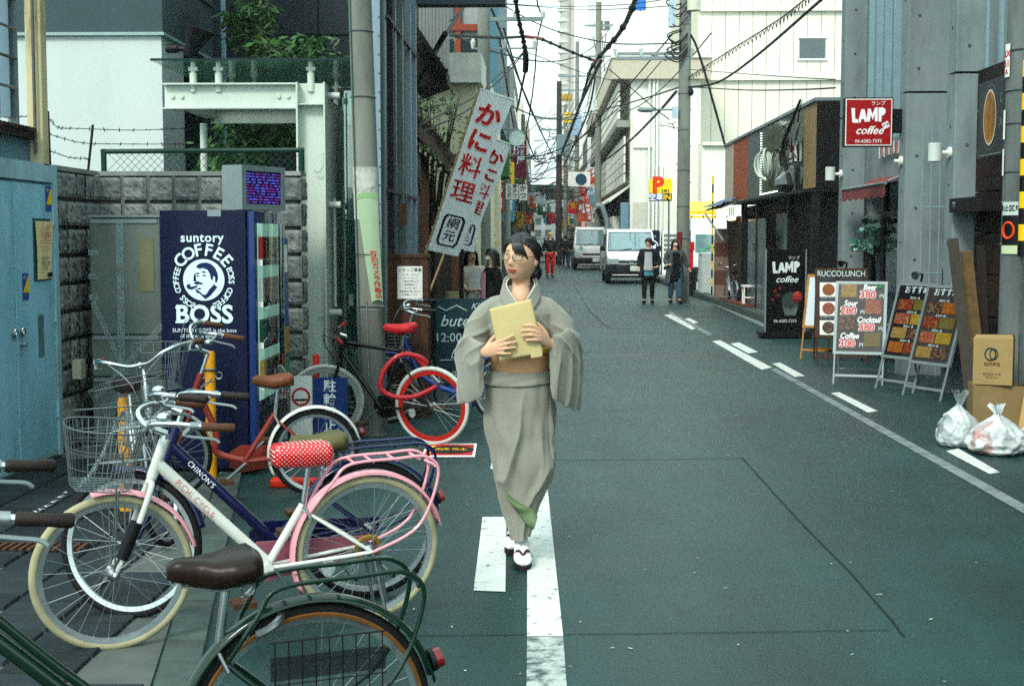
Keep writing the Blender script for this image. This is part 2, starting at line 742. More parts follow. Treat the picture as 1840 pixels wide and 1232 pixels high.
mark([(947, 1142), (1012, 1142), (981, 850), (948, 850)], name='wide_line')
mark([(946, 1240), (1019, 1240), (1012, 1143), (947, 1143)], mat('road_paint_mid', (172, 180, 176), .65, var=.1, vs=12, dirt=1.0, dirtc=(70, 90, 88), dscale=13, dpos=(.44, .6)), 'worn_line')
mark([(851, 1060), (908, 1062), (910, 928), (867, 928)], name='painted_block')
mark([(881, 842), (912, 842), (910, 826), (884, 826)], name='painted_block')
for q in ([(1193, 566), (1205, 564), (1256, 589), (1243, 592)], [(1228, 573), (1238, 571), (1255, 579), (1244, 582)],
          [(1280, 613), (1294, 611), (1387, 660), (1368, 664)], [(1312, 617), (1328, 615), (1362, 632), (1345, 635)],
          [(1388, 653), (1402, 651), (1446, 675), (1428, 677)], [(1493, 706), (1508, 704), (1577, 738), (1560, 741)],
          [(1700, 810), (1722, 805), (1797, 848), (1778, 851)]):
    mark(q, name='dash')
mark([(1385, 664), (1394, 661), (1840, 905), (1840, 922)], M_road2, 'worn_line')
mark([(1200, 560), (1206, 559), (1280, 600), (1272, 603)], M_road2, 'worn_line')
mark([(1252, 533), (1259, 531), (1412, 597), (1402, 601)], M_road2, 'edge_line')
# cut lines and seams in the asphalt
M_seam = mat('seam_tar', (30, 44, 44), .7, var=.2)


def seam(pts, w=.012):
    ps = [G(px, py, .0035) for px, py in pts]
    q = MB()
    for a, b in zip(ps, ps[1:]):
        n = max(2, int((b - a).length / .25))
        d = (b - a).normalized()
        s = V((-d.y, d.x, 0)) * w / 2
        prev = None
        for i in range(n + 1):
            c = a.lerp(b, i / n) + s * random.uniform(-.9, .9)
            cur = (c - s, c + s)
            if prev:
                q.add([prev[0], cur[0], cur[1], prev[1]], [(0, 1, 2, 3)])
            prev = cur
    o = q.build('asphalt_seam', M_seam, rm)
    fixup(o)


seam([(690, 1141), (1120, 1137), (1600, 1131)], .007)
seam([(1003, 826), (1180, 825), (1334, 822), (1430, 927), (1530, 1030), (1625, 1142)], .011)
seam([(1000, 541), (1060, 542), (1098, 545)], .02)
seam([(1030, 510), (1060, 560), (1092, 588), (1130, 592)], .02)
seam([(1080, 600), (1180, 598), (1260, 600)], .02)
# scattered litter and specks on the road
M_speck = mat('litter_pale', (186, 186, 178), .8, var=.1)
q = MB()
for i in range(60):
    px, py = random.uniform(700, 1800), random.uniform(620, 1225)
    p = G(px, py, .004)
    if -2 < p.x < 3.6:
        a = random.uniform(0, 6.28)
        l, w = random.uniform(.004, .012), random.uniform(.002, .005)
        u, v = V((math.cos(a), math.sin(a), 0)) * l, V((-math.sin(a), math.cos(a), 0)) * w
        q.add([p - u - v, p + u - v, p + u + v, p - u + v], [(0, 1, 2, 3)])
o = q.build('litter', M_speck)
o['label'] = 'pale specks of litter scattered over the asphalt'
stuff(o)

# right kerb and raised pavement beyond the dark shop
rp = bpy.data.objects.new('pavement_far', None)
C.objects.link(rp)
rp['kind'] = 'structure'
MB().b2((4.42, 26, 0), (8, 62, .13)).build('paving', M_conc, rp)
y = 26.0
while y < 60:
    MB().bev((4.18, y + .01, 0), (4.415, y + .99, .15 + random.uniform(-.01, .01)), .02, axis=1).build('kerb_stone', M_kerb, rp)
    y += 1.0
# no-parking notice stuck on the road under the red wheel
fs = thing('road_notice', 'red and yellow no parking notice stuck on the road under the red rimmed wheel', 'notice')
w = [G(*q, .004) for q in ((757, 821), (853, 821), (858, 795), (768, 796))]
u = (w[1] - w[0])
Fx = Face(w[0] + V((0, 0, .002)), u, V((-u.y, u.x, 0)), fs)
L_, D_ = u.length, (w[3] - w[0]).length
Fx.rect(0, 0, L_, D_ * .96, M_paper, 0, 'sheet')
Fx.rect(.045 * L_, .1 * D_, .95 * L_, .86 * D_, M_red, .002, 'red_field')
Fx.rect(.1 * L_, .2 * D_, .2 * L_, .75 * D_, M_yellow, .004)
Fx.disc(.52 * L_, .47 * D_, .28 * D_, mat('notice_black', (30, 26, 24), .6), .004, rx=.9)
Fx.text('禁駐', .52 * L_, .47 * D_, .13, M_yellow, .007)
# ------------------------------------------------------------------ left side of the street
def leaves(name, m, parent, c, r, n, size, thin=.35, droop=.3, seed=1, shell=.35):
    """leaf-sized faces spread through an ellipsoid in uneven clumps"""
    rnd = random.Random(seed)
    q = MB()
    c = V(c)
    clumps = []
    for i in range(max(6, n // 60)):
        while True:
            p = V((rnd.uniform(-1, 1), rnd.uniform(-1, 1), rnd.uniform(-1, 1)))
            if shell < p.length < 1:
                break
        clumps.append((p, rnd.uniform(.12, .34)))
    for i in range(n):
        p, s = rnd.choice(clumps)
        p = p + V((rnd.gauss(0, 1), rnd.gauss(0, 1), rnd.gauss(0, .7))) * s
        p = c + V((p.x * r[0], p.y * r[1], p.z * r[2]))
        a = V((rnd.uniform(-1, 1), rnd.uniform(-1, 1), rnd.uniform(-.5, .4) - droop)).normalized()
        b = a.cross(V((rnd.uniform(-1, 1), rnd.uniform(-1, 1), rnd.uniform(-.2, 1)))).normalized()
        L = size * rnd.uniform(.6, 1.3)
        q.cur = 0 if rnd.random() < .6 else 1
        q.add([p, p + a * L * .5 + b * L * thin * .5, p + a * L, p + a * L * .5 - b * L * thin * .5], [(0, 1, 2, 3)])
    return q.build(name, m, parent)


def branches(name, m, parent, base, c, r, n, r0, seed=1):
    rnd = random.Random(seed)
    q = MB()
    base, c = V(base), V(c)
    mid = base.lerp(c, .55)
    q.tube([base, base.lerp(mid, .5) + V((rnd.uniform(-.03, .03), rnd.uniform(-.03, .03), 0)), mid], [r0, r0 * .8, r0 * .62], 6)
    for i in range(n):
        t = V((rnd.uniform(-1, 1) * r[0], rnd.uniform(-1, 1) * r[1], rnd.uniform(-.7, 1) * r[2])) * .9 + c
        s = base.lerp(mid, rnd.uniform(.5, 1))
        k = s.lerp(t, .5) + V((rnd.uniform(-.1, .1) * r[0], 0, .15 * r[2]))
        q.tube(cr([s, k, t], 4), [r0 * .5 * (1 - .9 * j / 8) for j in range(9)], 4)
    return q.build(name, m, parent)


# ---- blue steel shed with double doors
M_blue = mat('shed_blue', (146, 196, 212), .45, var=.1, vs=3, dirt=.55, dirtc=(92, 132, 142), streak=True, bump=.08, bs=30)
M_blue2 = mat('shed_blue_pale', (156, 192, 200), .5, var=.12, dirt=.7, dirtc=(112, 78, 50), streak=True, dscale=4)
sx = -3.57
shed = thing('steel_shed', 'pale blue steel shed with double doors at the left edge', 'shed', (0, 0, 0))
MB().b2((-5.2, 7.0, .0), (sx - .03, 10.06, 2.0)).build('body', M_blue, shed)
FS = Face((sx - .03, 0, 0), (0, 1, 0), (0, 0, 1), shed)
for i, (a, b) in enumerate(((8.52, 9.255), (9.275, 10.0))):
    d = MB().bev((sx - .03, a, .06), (sx + .005, b, 1.98), .006, axis=2).build('door', M_blue, shed)
    q = MB()
    hy = 9.2 if i == 0 else 9.335
    q.tube([(sx + .005, hy, .965), (sx + .02, hy, .965)], .034, 14)
    q.ring((sx + .024, hy, .965), (1, 0, 0), .024, .007, 14, 5)
    q.build('lock_disc', M_chrome, d, 35)
    if i:
        MB().tube([(sx + .004, hy, .88), (sx + .045, hy, .88)], [.022, .018], 12).build('knob', M_chrome, d, 35)
    for hz in (.35, 1.05, 1.75):
        MB().tube([(sx + .012, a + .006 if i == 0 else b - .004, hz - .06), (sx + .012, a + .006 if i == 0 else b - .004, hz + .06)], .011, 8).build('hinge', M_blue2, d, 35)
q = MB().b2((sx - .06, 7.0, 2.0), (sx + .015, 10.09, 2.13))
q.b2((sx - .03, 10.01, .0), (sx + .018, 10.085, 2.0))
q.b2((sx - .03, 7.0, .0), (sx + .012, 10.0, .055))
q.build('frame', M_blue2, shed)
st = MB().b2((-5.2, 7.0, 2.13), (sx - .08, 10.0, 2.3)).build('parapet', mat('shed_roof', (96, 128, 138), .6, dirt=.7, dirtc=(96, 66, 44), streak=True), shed)
# notices taped on the door
pn = thing('door_notice', 'cream paper notice with red writing taped on the blue door', 'notice')
FN = Face((sx + .006, 9.63, 1.315), (0, 1, 0), (0, 0, 1), pn)
M_cream = mat('paper_cream', (222, 206, 160), .75, var=.05)
q = MB()
q.grid(lambda a, b: (sx + .018 + .006 * math.sin(a * 5 + b * 3), 9.62 + .33 * a + .02 * (1 - b) * (1 - 2 * a), 1.31 + .41 * b), 5, 6, flip=False)
q.build('sheet', M_cream, pn)
MB().b2((sx + .006, 9.605, 1.3), (sx + .008, 9.95, 1.74)).build('backing', mat('backing_green', (52, 92, 84), .7), pn)
for i, t in enumerate(('らくがき', 'の落書は', 'しないで', '下さい')):
    FN.text(t, .165, .36 - i * .05, .05, M_red, .028)
for i, t in enumerate(('器物損壊で', '警察に通報', '致します')):
    FN.text(t, .15, .14 - i * .035, .032, M_ink, .028)
FN.rect(.2, .012, .29, .04, M_ink, .019)
for (a0, a1, z0, z1, lab) in ((9.865, 9.985, 1.79, 1.975, 'blue sticker with yellow triangle high on the right blue door'),
                              (9.385, 9.5, 1.175, 1.36, 'blue sticker with yellow triangle at mid height above the door locks')):
    sk = thing('warning_sticker', lab, 'sticker', group='stickers on the blue doors')
    F = Face((sx + .006, a0, z0), (0, 1, 0), (0, 0, 1), sk)
    w, h = a1 - a0, z1 - z0
    F.rect(0, 0, w, h, mat('sticker_blue', (38, 84, 150), .5), 0, 'sheet')
    F.poly([(.1 * w, .28 * h), (w, .28 * h), (w, .95 * h)], M_yellow, .002, 'triangle')
    F.text('NTT', .35 * w, .82 * h, .03, M_letter, .003)
ts = MB().grid(lambda a, b: (sx + .0075, 9.66 + .11 * a, .76 + .3 * b + .01 * math.sin(a * 9)), 4, 4).build('torn_tape', mat('tape_grey', (92, 122, 128), .7, var=.35, vs=9))
tag(ts, 'faded grey patch of torn tape below the door notice', 'tape')

# ---- steel frame with rungs and the cream corner post above the shed
M_rust = mat('rusty_steel', (104, 104, 98), .7, .2, var=.25, dirt=.8, dirtc=(96, 58, 38), dscale=4)
M_bluegrey = mat('steel_bluegrey', (112, 134, 144), .5, .3, var=.12, dirt=.5, dirtc=(110, 70, 50), streak=True)
fr = thing('steel_ladder_frame', 'blue grey steel ladder frame with rusty rungs above the shed', 'frame')
fx = -3.62
for (y0, w_, m, z0) in ((9.42, .09, M_bluegrey, 2.42), (9.14, .12, M_rust, 2.42), (9.52, .03, M_alu, 2.36)):
    q = MB().b2((fx - .06, y0 - w_ / 2, z0), (fx - .045, y0 + w_ / 2, 4.6))
    q.b2((fx - .045, y0 - w_ / 2, z0), (fx + .01, y0 - w_ / 2 + .012, 4.6))
    q.b2((fx - .045, y0 + w_ / 2 - .012, z0), (fx + .01, y0 + w_ / 2, 4.6))
    q.build('rail', m, fr)
for i in range(9):
    z = 2.62 + i * .2
    MB().tube([(fx + .02, 8.9, z), (fx + .02, 9.47, z)], .011, 6).build('rung', M_rust if i % 2 else M_steel, fr, 40)
q = MB().b2((fx - .1, 8.7, 2.3), (fx + .02, 9.82, 2.36))
for i in range(16):
    q.tube([(fx + .03, 8.75 + i * .065, 2.36), (fx + .03, 8.78 + i * .065, 2.36)], .02, 6)
q.build('base_beam', mat('beam_rust', (52, 42, 36), .8, var=.4, vs=15), fr)
MB().b2((fx - .14, 8.7, 2.13), (fx - .08, 9.8, 2.3)).build('backing', M_bluegrey, fr)
cpst = thing('corner_post', 'rusty cream painted square post rising above the shed corner', 'post')
q = MB().bev((-3.67, 9.83, 2.12), (-3.555, 9.945, 4.8), .008, axis=2)
q.build('shaft', mat('post_cream', (196, 186, 150), .55, var=.1, dirt=.9, dirtc=(104, 84, 48), streak=True, dscale=5), cpst)
MB().tube([(-3.60, 9.80, 2.2), (-3.60, 9.80, 4.8)], .012, 6).build('conduit', M_rust, cpst, 40)

# ---- split-face block wall
M_blk = [mat('split_block%d' % i, c, .92, var=.35, vs=24, bump=.8, bs=70, dirt=.5, dirtc=(62, 66, 62), dscale=9) for i, c in
         enumerate(((128, 132, 128), (112, 118, 116), (142, 144, 138)))]
M_mortar = mat('block_core', (104, 110, 108), .9, var=.2, dirt=.4)
wall = thing('block_wall', 'grey split face concrete block wall behind the fridge and vending machine', 'wall')
bm = []
for k in range(6):
    rnd = random.Random(k)
    q = MB()
    N = 8
    tl, tu = rnd.uniform(-.015, .015), rnd.uniform(-.012, .012)
    hs_ = [[(.004 if i in (0, N - 1) or j in (0, N - 1) else .018) + tl * (i / N - .5) + tu * (j / N - .5) + rnd.uniform(-.006, .009) for j in range(N)] for i in range(N)]
    q.grid(lambda a, b: ((a - .5) * .182, .04 + hs_[round(a * (N - 1))][round(b * (N - 1))], (b - .5) * .178), N, N, flip=False)
    q.add([(-.091, 0, -.089), (.091, 0, -.089), (.091, 0, .089), (-.091, 0, .089), (-.091, .04, -.089), (.091, .04, -.089), (.091, .04, .089), (-.091, .04, .089)],
          [(0, 1, 5, 4), (1, 2, 6, 5), (2, 3, 7, 6), (3, 0, 4, 7)])
    b = q.mesh('block', M_blk[k % 3])
    bm_ = bmesh.new()
    bm_.from_mesh(b)
    bmesh.ops.recalc_face_normals(bm_, faces=bm_.faces)
    bm_.to_mesh(b)
    bm_.free()
    bm.append(b)


def blocks(o, u, nrm, n, rows=10, skip=None):
    """rows of proud blocks on a wall line from o along u, facing nrm"""
    o, u, nrm = V(o), V(u), V(nrm)
    Mr = Matrix((nrm.cross(V((0, 0, 1))), nrm, V((0, 0, 1)))).transposed()
    for i in range(n):
        for j in range(rows):
            if skip and skip(i, j):
                continue
            b = link('block', random.choice(bm), wall)
            b.location = o + u * (.105 + .208 * i) + V((0, 0, .106 + .21 * j))
            b.rotation_euler = (Mr @ Matrix.Rotation(random.choice((0, math.pi)), 3, 'Y')).to_euler()


q = MB().b2((-3.8, 10.09, 0), (-3.61, 11.3, 2.1))
q.b2((-3.609, 11.12, 0), (-1.98, 11.32, 2.1))
q.build('core', M_mortar, wall)
blocks((-3.61, 10.1, 0), (0, 1, 0), (1, 0, 0), 5)
blocks((-3.585, 11.12, 0), (1, 0, 0), (0, -1, 0), 8)
blocks((-1.98, 11.10, 0), (0, 1, 0), (1, 0, 0), 1)
# vertical smooth ribs between the blocks
q = None
for i in range(1, 8):
    MB().b2((-3.585 + .208 * i - .015, 11.085, 0), (-3.585 + .208 * i + .015, 11.12, 2.1)).build('rib', M_mortar, wall)
MB().b2((-3.8, 10.09, 2.1), (-3.57, 11.08, 2.135)).build('coping', M_conc, wall)
MB().b2((-3.57, 11.08, 2.1), (-1.94, 11.34, 2.135)).build('coping', M_conc, wall)

# ---- chain-link fence and barbed wire on the wall
fn = thing('chain_link_fence', 'low green chain link fence on top of the block wall', 'fence')
M_green = mat('fence_green', (22, 62, 52), .5, var=.15)
MB().tube([(-3.58, 11.2, 2.30), (-1.93, 11.2, 2.31)], .02, 8).build('rail', M_green, fn, 40)
for x in (-3.56, -1.95):
    MB().tube([(x, 11.2, 2.135), (x, 11.2, 2.32)], .024, 8).build('post', M_green, fn, 40)
q = MB()
h = .165
x = -3.56 - h
while x < -1.95:
    for s in (1, -1):
        a, b = (x, x + h) if s == 1 else (x + h, x)
        pa, pb = V((a, 11.2 + .004 * s, 2.135)), V((b, 11.2 + .004 * s, 2.3))
        if min(a, b) > -3.57 and max(a, b) < -1.94:
            q.tube([pa, pb], .0022, 3, caps=False)
    x += .062
stuff(q.build('wire_mesh', M_green, fn))
bw = thing('barbed_wire', 'sagging strands of barbed wire on thin stakes above the wall', 'wire')
M_wire = mat('wire_dark', (48, 44, 42), .7, .4)
for (a, b, y_) in (((86, 200), (90, 300), 10.6), ((167, 224), (158, 310), 11.2)):
    MB().tube([P(a[0], a[1], y_), P(b[0], b[1], y_)], .011, 6).build('stake', M_wire, bw, 40)


def barb(pts):
    pts = cr(pts, 8)
    q = MB().tube(pts, .0032, 4)
    rnd = random.Random(3)
    for p in pts[::2]:
        for k in range(2):
            d = V((rnd.uniform(-1, 1), rnd.uniform(-1, 1), rnd.uniform(-1, 1))).normalized() * .018
            q.tube([p - d, p + d], .0028, 3)
    q.build('strand', M_wire, bw)


barb([P(0, 209, 9.5), P(50, 210, 10), P(86, 213, 10.6), P(105, 229, 10.8), P(140, 231, 11.1), P(240, 234, 11.6), P(330, 231, 12)])
barb([P(0, 224, 9.5), P(60, 238, 10), P(90, 242, 10.6), P(150, 257, 11.2), P(240, 259, 11.6), P(330, 259, 12)])
barb([P(66, 266, 10), P(90, 271, 10.6), P(125, 283, 10.9), P(160, 285, 11.2)])

# ---- old refrigerator bound with tape
fg = thing('refrigerator', 'old grey green refrigerator bound with clear tape against the block wall', 'refrigerator', (-3.42, 10.36, 0))
M_fr = mat('fridge_grey', (116, 126, 118), .42, .15, var=.12, vs=3, dirt=.5, dirtc=(66, 74, 68))
M_tape = mat('tape_clear', (160, 180, 180), .35, var=.3, vs=10, alpha=.28)
MB().bev((0.0, .05, .02), (.54, .62, 1.755), .02, axis=2).build('cabinet', M_fr, fg, 35)
for z0, z1 in ((.88, 1.745), (.56, .868), (.05, .548)):
    d = MB().bev((.0, 0, z0), (.54, .048, z1), .018, axis=2).build('door', M_fr, fg, 35)
    MB().b2((.02, -.012, z1 - .032), (.52, .0, z1 - .006)).build('grip', M_alu, d)
MB().b2((0, .0, 1.757), (.54, .62, 1.775)).build('top', M_alu, fg)
FF = Face((0, -.004, 0), (1, 0, 0), (0, 0, 1), fg)


def tape(a, b, w=.045, h=.002):
    a, b = V(a), V(b)
    d = (b - a).normalized()
    n = V((-d.y, d.x)) * w / 2
    FF.poly([tuple(a - n), tuple(b - n), tuple(b + n), tuple(a + n)], M_tape, h, 'tape')


tape((.02, 1.12), (.33, .42))
tape((.55, .95), (.02, .38), h=.004)
tape((.24, 1.74), (.23, .35), .055, .006)
for z in (1.47, 1.29, 1.13):
    FF.rect(-.005, z, .07, z + .045, M_tape, .002, 'tape')
FF.rect(.38, 1.2, .49, 1.6, mat('fridge_label_faded', (128, 126, 98), .6), .002, 'faded_label')

# ---- vending machine, its printed side facing the camera
M_navy = mat('machine_navy', (12, 22, 56), .38, var=.1, vs=4, dirt=.2, dirtc=(16, 24, 50))
M_pale = mat('print_pale', (208, 226, 232), .5, var=.03)
vm = thing('vending_machine', 'dark blue coffee vending machine with a round portrait emblem on its side', 'vending machine', (-2.56, 9.2, 0))
MB().bev((0, 0, .05), (.58, 1.1, 1.785), .012, axis=2).build('cabinet', M_navy, vm, 35)
q = MB()
for x in (.06, .52):
    for y in (.08, 1.0):
        q = MB().tube([(x, y, 0), (x, y, .05)], .03, 8)
        q.build('foot', M_black, vm, 40)
MB().bev((.583, .002, .06), (.64, 1.098, 1.78), .02, axis=2).build('door', mat('machine_front', (26, 52, 104), .3, var=.08, coat=.4), vm, 35)
FV = Face((0, -.001, 0), (1, 0, 0), (0, 0, 1), vm)
FV.text('suntory', .285, 1.602, .085, M_pale, bold=.02, space=1.1)
em = FV.disc(.293, 1.322, .139, M_pale, .002, 'emblem', n=40)
M_em = mat('emblem_navy', (24, 38, 84), .5, var=0)
ec, es = (.293, 1.322), .139


def emb(pts, m=M_em, h=.0045):
    FV.poly([(ec[0] + x * es, ec[1] + y * es) for x, y in pts], m, h, 'emblem_print', .0008, em)


emb([(-.36, .62), (-.28, .74), (-.1, .82), (.15, .84), (.38, .76), (.56, .58), (.66, .36), (.7, .1), (.62, -.12), (.54, -.1), (.56, .12), (.46, .2), (.42, -.02),
     (.34, .06), (.3, .3), (.18, .5), (-.05, .58), (-.2, .54)])                          # hair and sideburn
emb([(-.42, .3), (-.3, .36), (-.16, .3), (-.3, .28)])                                   # brow
emb([(-.16, .38), (.02, .42), (.18, .34), (.02, .35)])
emb([(-.38, .2), (-.28, .23), (-.2, .18), (-.3, .16)])                                  # eyes
emb([(-.08, .24), (.06, .25), (.14, .18), (.0, .18)])
emb([(-.5, .1), (-.44, .3), (-.4, .3), (-.46, .08), (-.52, -.04), (-.36, -.08), (-.36, -.04)])  # nose
emb([(-.5, -.14), (-.3, -.06), (-.12, -.12), (.0, -.24), (-.2, -.2), (-.4, -.22)])      # moustache
emb([(-.82, -.22), (-.66, -.2), (-.64, -.34), (-.3, -.26), (-.3, -.32), (-.58, -.46), (-.74, -.44), (-.84, -.36)])  # pipe
emb([(-.36, -.42), (-.2, -.38), (-.1, -.42), (-.24, -.46)])
emb([(.5, -.2), (.58, -.3), (.66, -.32), (.56, -.46), (.3, -.76), (.06, -.92), (-.16, -.7), (-.3, -.48), (-.02, -.72), (.1, -.7), (.26, -.46)])  # collar
emb([(-.44, -.4), (-.36, -.6), (-.16, -.66), (-.26, -.52)])
FV.arctext('COFFEE', .293, 1.322, .198, 140, 40, .115, M_pale, bold=.02)
FV.arctext('BOSS COFFEE', .293, 1.322, .185, 246, 158, .055, M_pale, bold=.02)
FV.arctext('BOSS COFFEE', .293, 1.322, .185, 22, -66, .055, M_pale, bold=.02)
FV.text('BOSS', .292, 1.087, .166, M_pale, bold=.03, space=1.03)
FV.rect(.098, 1.033, .145, 1.046, M_pale, .0035, 'lettering')
FV.rect(.098, 1.131, .145, 1.144, M_pale, .0035, 'lettering')
FV.text('SUNTORY BOSS is the boss', .292, .983, .037, M_pale)
FV.text('of them all since 1992', .292, .945, .037, M_pale)
MB().b2((.325, -.006, 1.745), (.415, .1, 1.79)).build('top_clip', M_alu, vm)
# front door: lit window with shelves of cans
FD = Face((.641, 0, 0), (0, 1, 0), (0, 0, 1), vm)
wn = FD.rect(.06, .5, .8, 1.7, mat('display_back', (150, 190, 176), .4, var=.25, vs=5, emit=.35), .001, 'display_window')
cans = [mat('can_%d' % i, c, .3, .3, var=.1) for i, c in enumerate(((190, 150, 60), (40, 90, 60), (200, 200, 195), (170, 50, 40), (60, 80, 120), (200, 120, 40)))]
for r_ in range(4):
    z = .62 + r_ * .28
    MB().b2((.643, .07, z - .045), (.675, .79, z - .005)).build('price_strip', M_paper, vm)
    for i in range(9):
        q = MB().tube([(.66, .11 + i * .08, z), (.66, .11 + i * .08, z + .15)], .026, 10)
        q.build('can', cans[(i * 3 + r_) % 6], vm, 40)
    for i in range(9):
        MB().b2((.676, .092 + i * .08, z - .04), (.68, .128 + i * .08, z - .012)).build('button', M_ink, vm)
MB().grid(lambda a, b: (.70 - .02 * (2 * a - 1) ** 2, .05 + .76 * a, .5 + 1.2 * b), 9, 2).build('window_glass', glass('machine_glass', (225, 240, 238), .02, .06), vm, True)
MB().bev((.642, .84, .5), (.665, 1.06, 1.6), .02, axis=0).build('pay_panel', mat('pay_panel_blue', (40, 92, 150), .3, coat=.3), vm, 35)
MB().b2((.666, .9, 1.35), (.67, 1.0, 1.55)).build('emblem_sticker', M_paper, vm)
MB().b2((.666, .88, .75), (.672, 1.02, .95)).build('coin_plate', mat('coin_gold', (190, 150, 60), .4, .4), vm)
MB().b2((.666, .86, .52), (.67, 1.04, .72)).build('guide_sticker', mat('sticker_green', (40, 140, 90), .5), vm)
MB().bev((.642, .1, .16), (.664, .95, .42), .03, axis=0).build('delivery_flap', M_black, vm, 35)
# LED display box on the machine
ang = math.atan2(.2, .38)
db = thing('display_box', 'grey housed LED message display lit purple on top of the vending machine', 'display', (-2.02, 9.24, 1.79), -ang)
MB().bev((-.16, 0, 0), (0, .46, .30), .012, axis=1).build('housing', M_alu, db, 35)
fb = MB().b2((.0, .0, .0), (.012, .46, .04)).b2((.0, .0, .262), (.012, .46, .30)).b2((.0, .0, .04), (.012, .045, .262)).b2((.0, .42, .04), (.012, .46, .262))
fb.build('bezel', M_alu, db)


def ledmat():
    m = mat('led_screen', (22, 20, 66), .4, var=.4, vs=60, emit=.35)
    return m


scr = MB().b2((.001, .045, .04), (.004, .42, .262)).build('screen', ledmat(), db)
rnd = random.Random(5)
for i in range(11):
    y = .055
    while y < .4:
        w_ = rnd.uniform(.01, .05)
        MB().b2((.005, y, .05 + i * .019), (.006, min(.412, y + w_), .058 + i * .019)).build('led_text', mat('led_a', (96, 90, 190), .4, emit=.5, var=0) if rnd.random() < .7 else mat('led_b', (130, 50, 130), .4, emit=.4, var=0), db)
        y += w_ + rnd.uniform(.006, .03)
gt = MB().tube([(-2.2, 9.5, 1.80), (-2.0, 9.45, 1.81)], .012, 6)
gt = gt.build('green_hose', mat('hose_green', (50, 150, 110), .5), None, 40)
tag(gt, 'short green hose end lying on top of the vending machine', 'hose')

# ---- white building with slate cladding
M_wwall = mat('render_white', (192, 200, 198), .8, var=.05, vs=2, bump=.1, bs=150, dirt=.2, dirtc=(150, 162, 162), streak=True)
M_slate = mat('cladding_slate', (84, 106, 110), .5, .2, var=.08, vs=3)
M_slate2 = mat('cladding_slate_dark', (62, 80, 84), .5, .2, var=.1, vs=3)
wb = thing('white_building', 'white rendered building with slate grey metal cladding above', 'building')
MB().b2((-9.5, 14.0, 0), (-3.84, 14.85, 3.66)).build('wall', M_wwall, wb)
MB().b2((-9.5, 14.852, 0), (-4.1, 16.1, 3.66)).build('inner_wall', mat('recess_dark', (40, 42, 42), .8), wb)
for i in range(5):
    z = 3.66 + i * .62
    q = MB().b2((-9.5, 13.97, z), (-3.82, 16.1, z + .585))
    q.build('cladding_panel', M_slate2 if i == 0 else M_slate, wb)
    MB().b2((-9.5, 13.94, z + .585), (-3.79, 16.13, z + .615)).build('drip_ledge', M_slate2, wb)
MB().b2((-9.5, 13.95, 3.63), (-3.80, 16.1, 3.66)).build('drip_ledge', mat('ledge_pale', (150, 168, 168), .5), wb)
sl = thing('flood_lamp', 'black flared flood lamp on the corner of the white building', 'lamp', P(300, 88, 13.9))
s_ = 13.9 / 2480
MB().tube([(0, .0, 0), (.12, -.02, 0)], .045, 12).build('mount', M_black, sl, 40)
MB().tube([(.1, -.02, 0), (.22, -.04, -.01)], .025, 8).build('arm', M_black, sl, 40)
q = MB()
hd = V((.235, -.05, -.08))
ax = V((.12, -.02, .3)).normalized()
prof = [(0, .06), (.1, .075), (.13, .09), (.22, .13), (.28, .155), (.30, .16)]
q.tube([hd + ax * a for a, _ in prof], [b for _, b in prof], 18)
q.build('head', M_black, sl, 40)

# ---- dark panelled building and pale downpipe behind the canopy
db2 = thing('dark_building', 'dark charcoal panelled building behind the shrubs and glass canopy', 'building')
M_char = mat('panel_charcoal', (44, 54, 60), .5, .1, var=.15, vs=2)
MB().b2((-4.7, 18.05, 0), (-1.9, 22, 9)).build('core', M_dark, db2)
xs = [-4.7, -3.75, -2.9, -2.45, -1.9]
for a, b in zip(xs, xs[1:]):
    for z0, z1 in ((0, 3.2), (3.22, 4.2), (4.22, 9)):
        MB().b2((a + .008, 18.0, z0), (b - .008, 18.05, z1)).build('panel', M_char, db2)
MB().b2((-4.25, 16.0, 0), (-3.84, 16.6, 9)).build('glass_bay', M_glassd, db2)
MB().tube([(-3.9, 16.95, 0), (-3.9, 16.95, 9)], .045, 10).build('downpipe', mat('pipe_pale', (150, 178, 190), .4, .3), db2, 40)

# ---- bamboo-like shrubs
for i, (c_, r_, n, base, lab) in enumerate((
        (P(440, 45, 15.5), (.28, .3, .42), 900, (440, 300), 'tall feathery green shrub against the dark panels'),
        (P(560, 92, 15.2), (.5, .35, .16), 900, (560, 300), 'low spreading leafy shrub above the glass canopy'),
        (P(455, 240, 14.0), (.55, .4, .26), 1300, (455, 420), 'dense leafy shrub framed under the white canopy beam'),
        (P(420, 290, 13.4), (.3, .3, .14), 500, (420, 420), 'dark low bush behind the chain link fence'))):
    s = thing('leafy_shrub', lab, 'shrub', group='shrubs behind the canopy')
    b = V((c_.x, c_.y, 0))
    leaves('foliage', [M_foliage, mat('leaf_mid', (78, 118, 66), .5, var=.3, vs=4)], s, c_, r_, n, .13, .26, .35, seed=i + 3, shell=.15)
    branches('stem', M_trunk, s, b, c_, r_, 9, .025, seed=i)

# ---- steel and glass canopy
M_cw = mat('canopy_white', (196, 206, 196), .45, var=.05, dirt=.3, dirtc=(130, 136, 124), streak=True)
cn = thing('glass_canopy', 'pale steel entrance canopy with a green glass roof on bolted beams', 'canopy')


def ibeam(q, a, b, h, fw, tw=.014):
    """I-section from a to b (horizontal), web height h, flange width fw"""
    a, b = V(a), V(b)
    q.b2((a.x, a.y - tw / 2, a.z - h / 2 + tw), (b.x, a.y + tw / 2, a.z + h / 2 - tw))
    q.b2((a.x, a.y - fw / 2, a.z - h / 2), (b.x, a.y + fw / 2, a.z - h / 2 + tw))
    q.b2((a.x, a.y - fw / 2, a.z + h / 2 - tw), (b.x, a.y + fw / 2, a.z + h / 2))


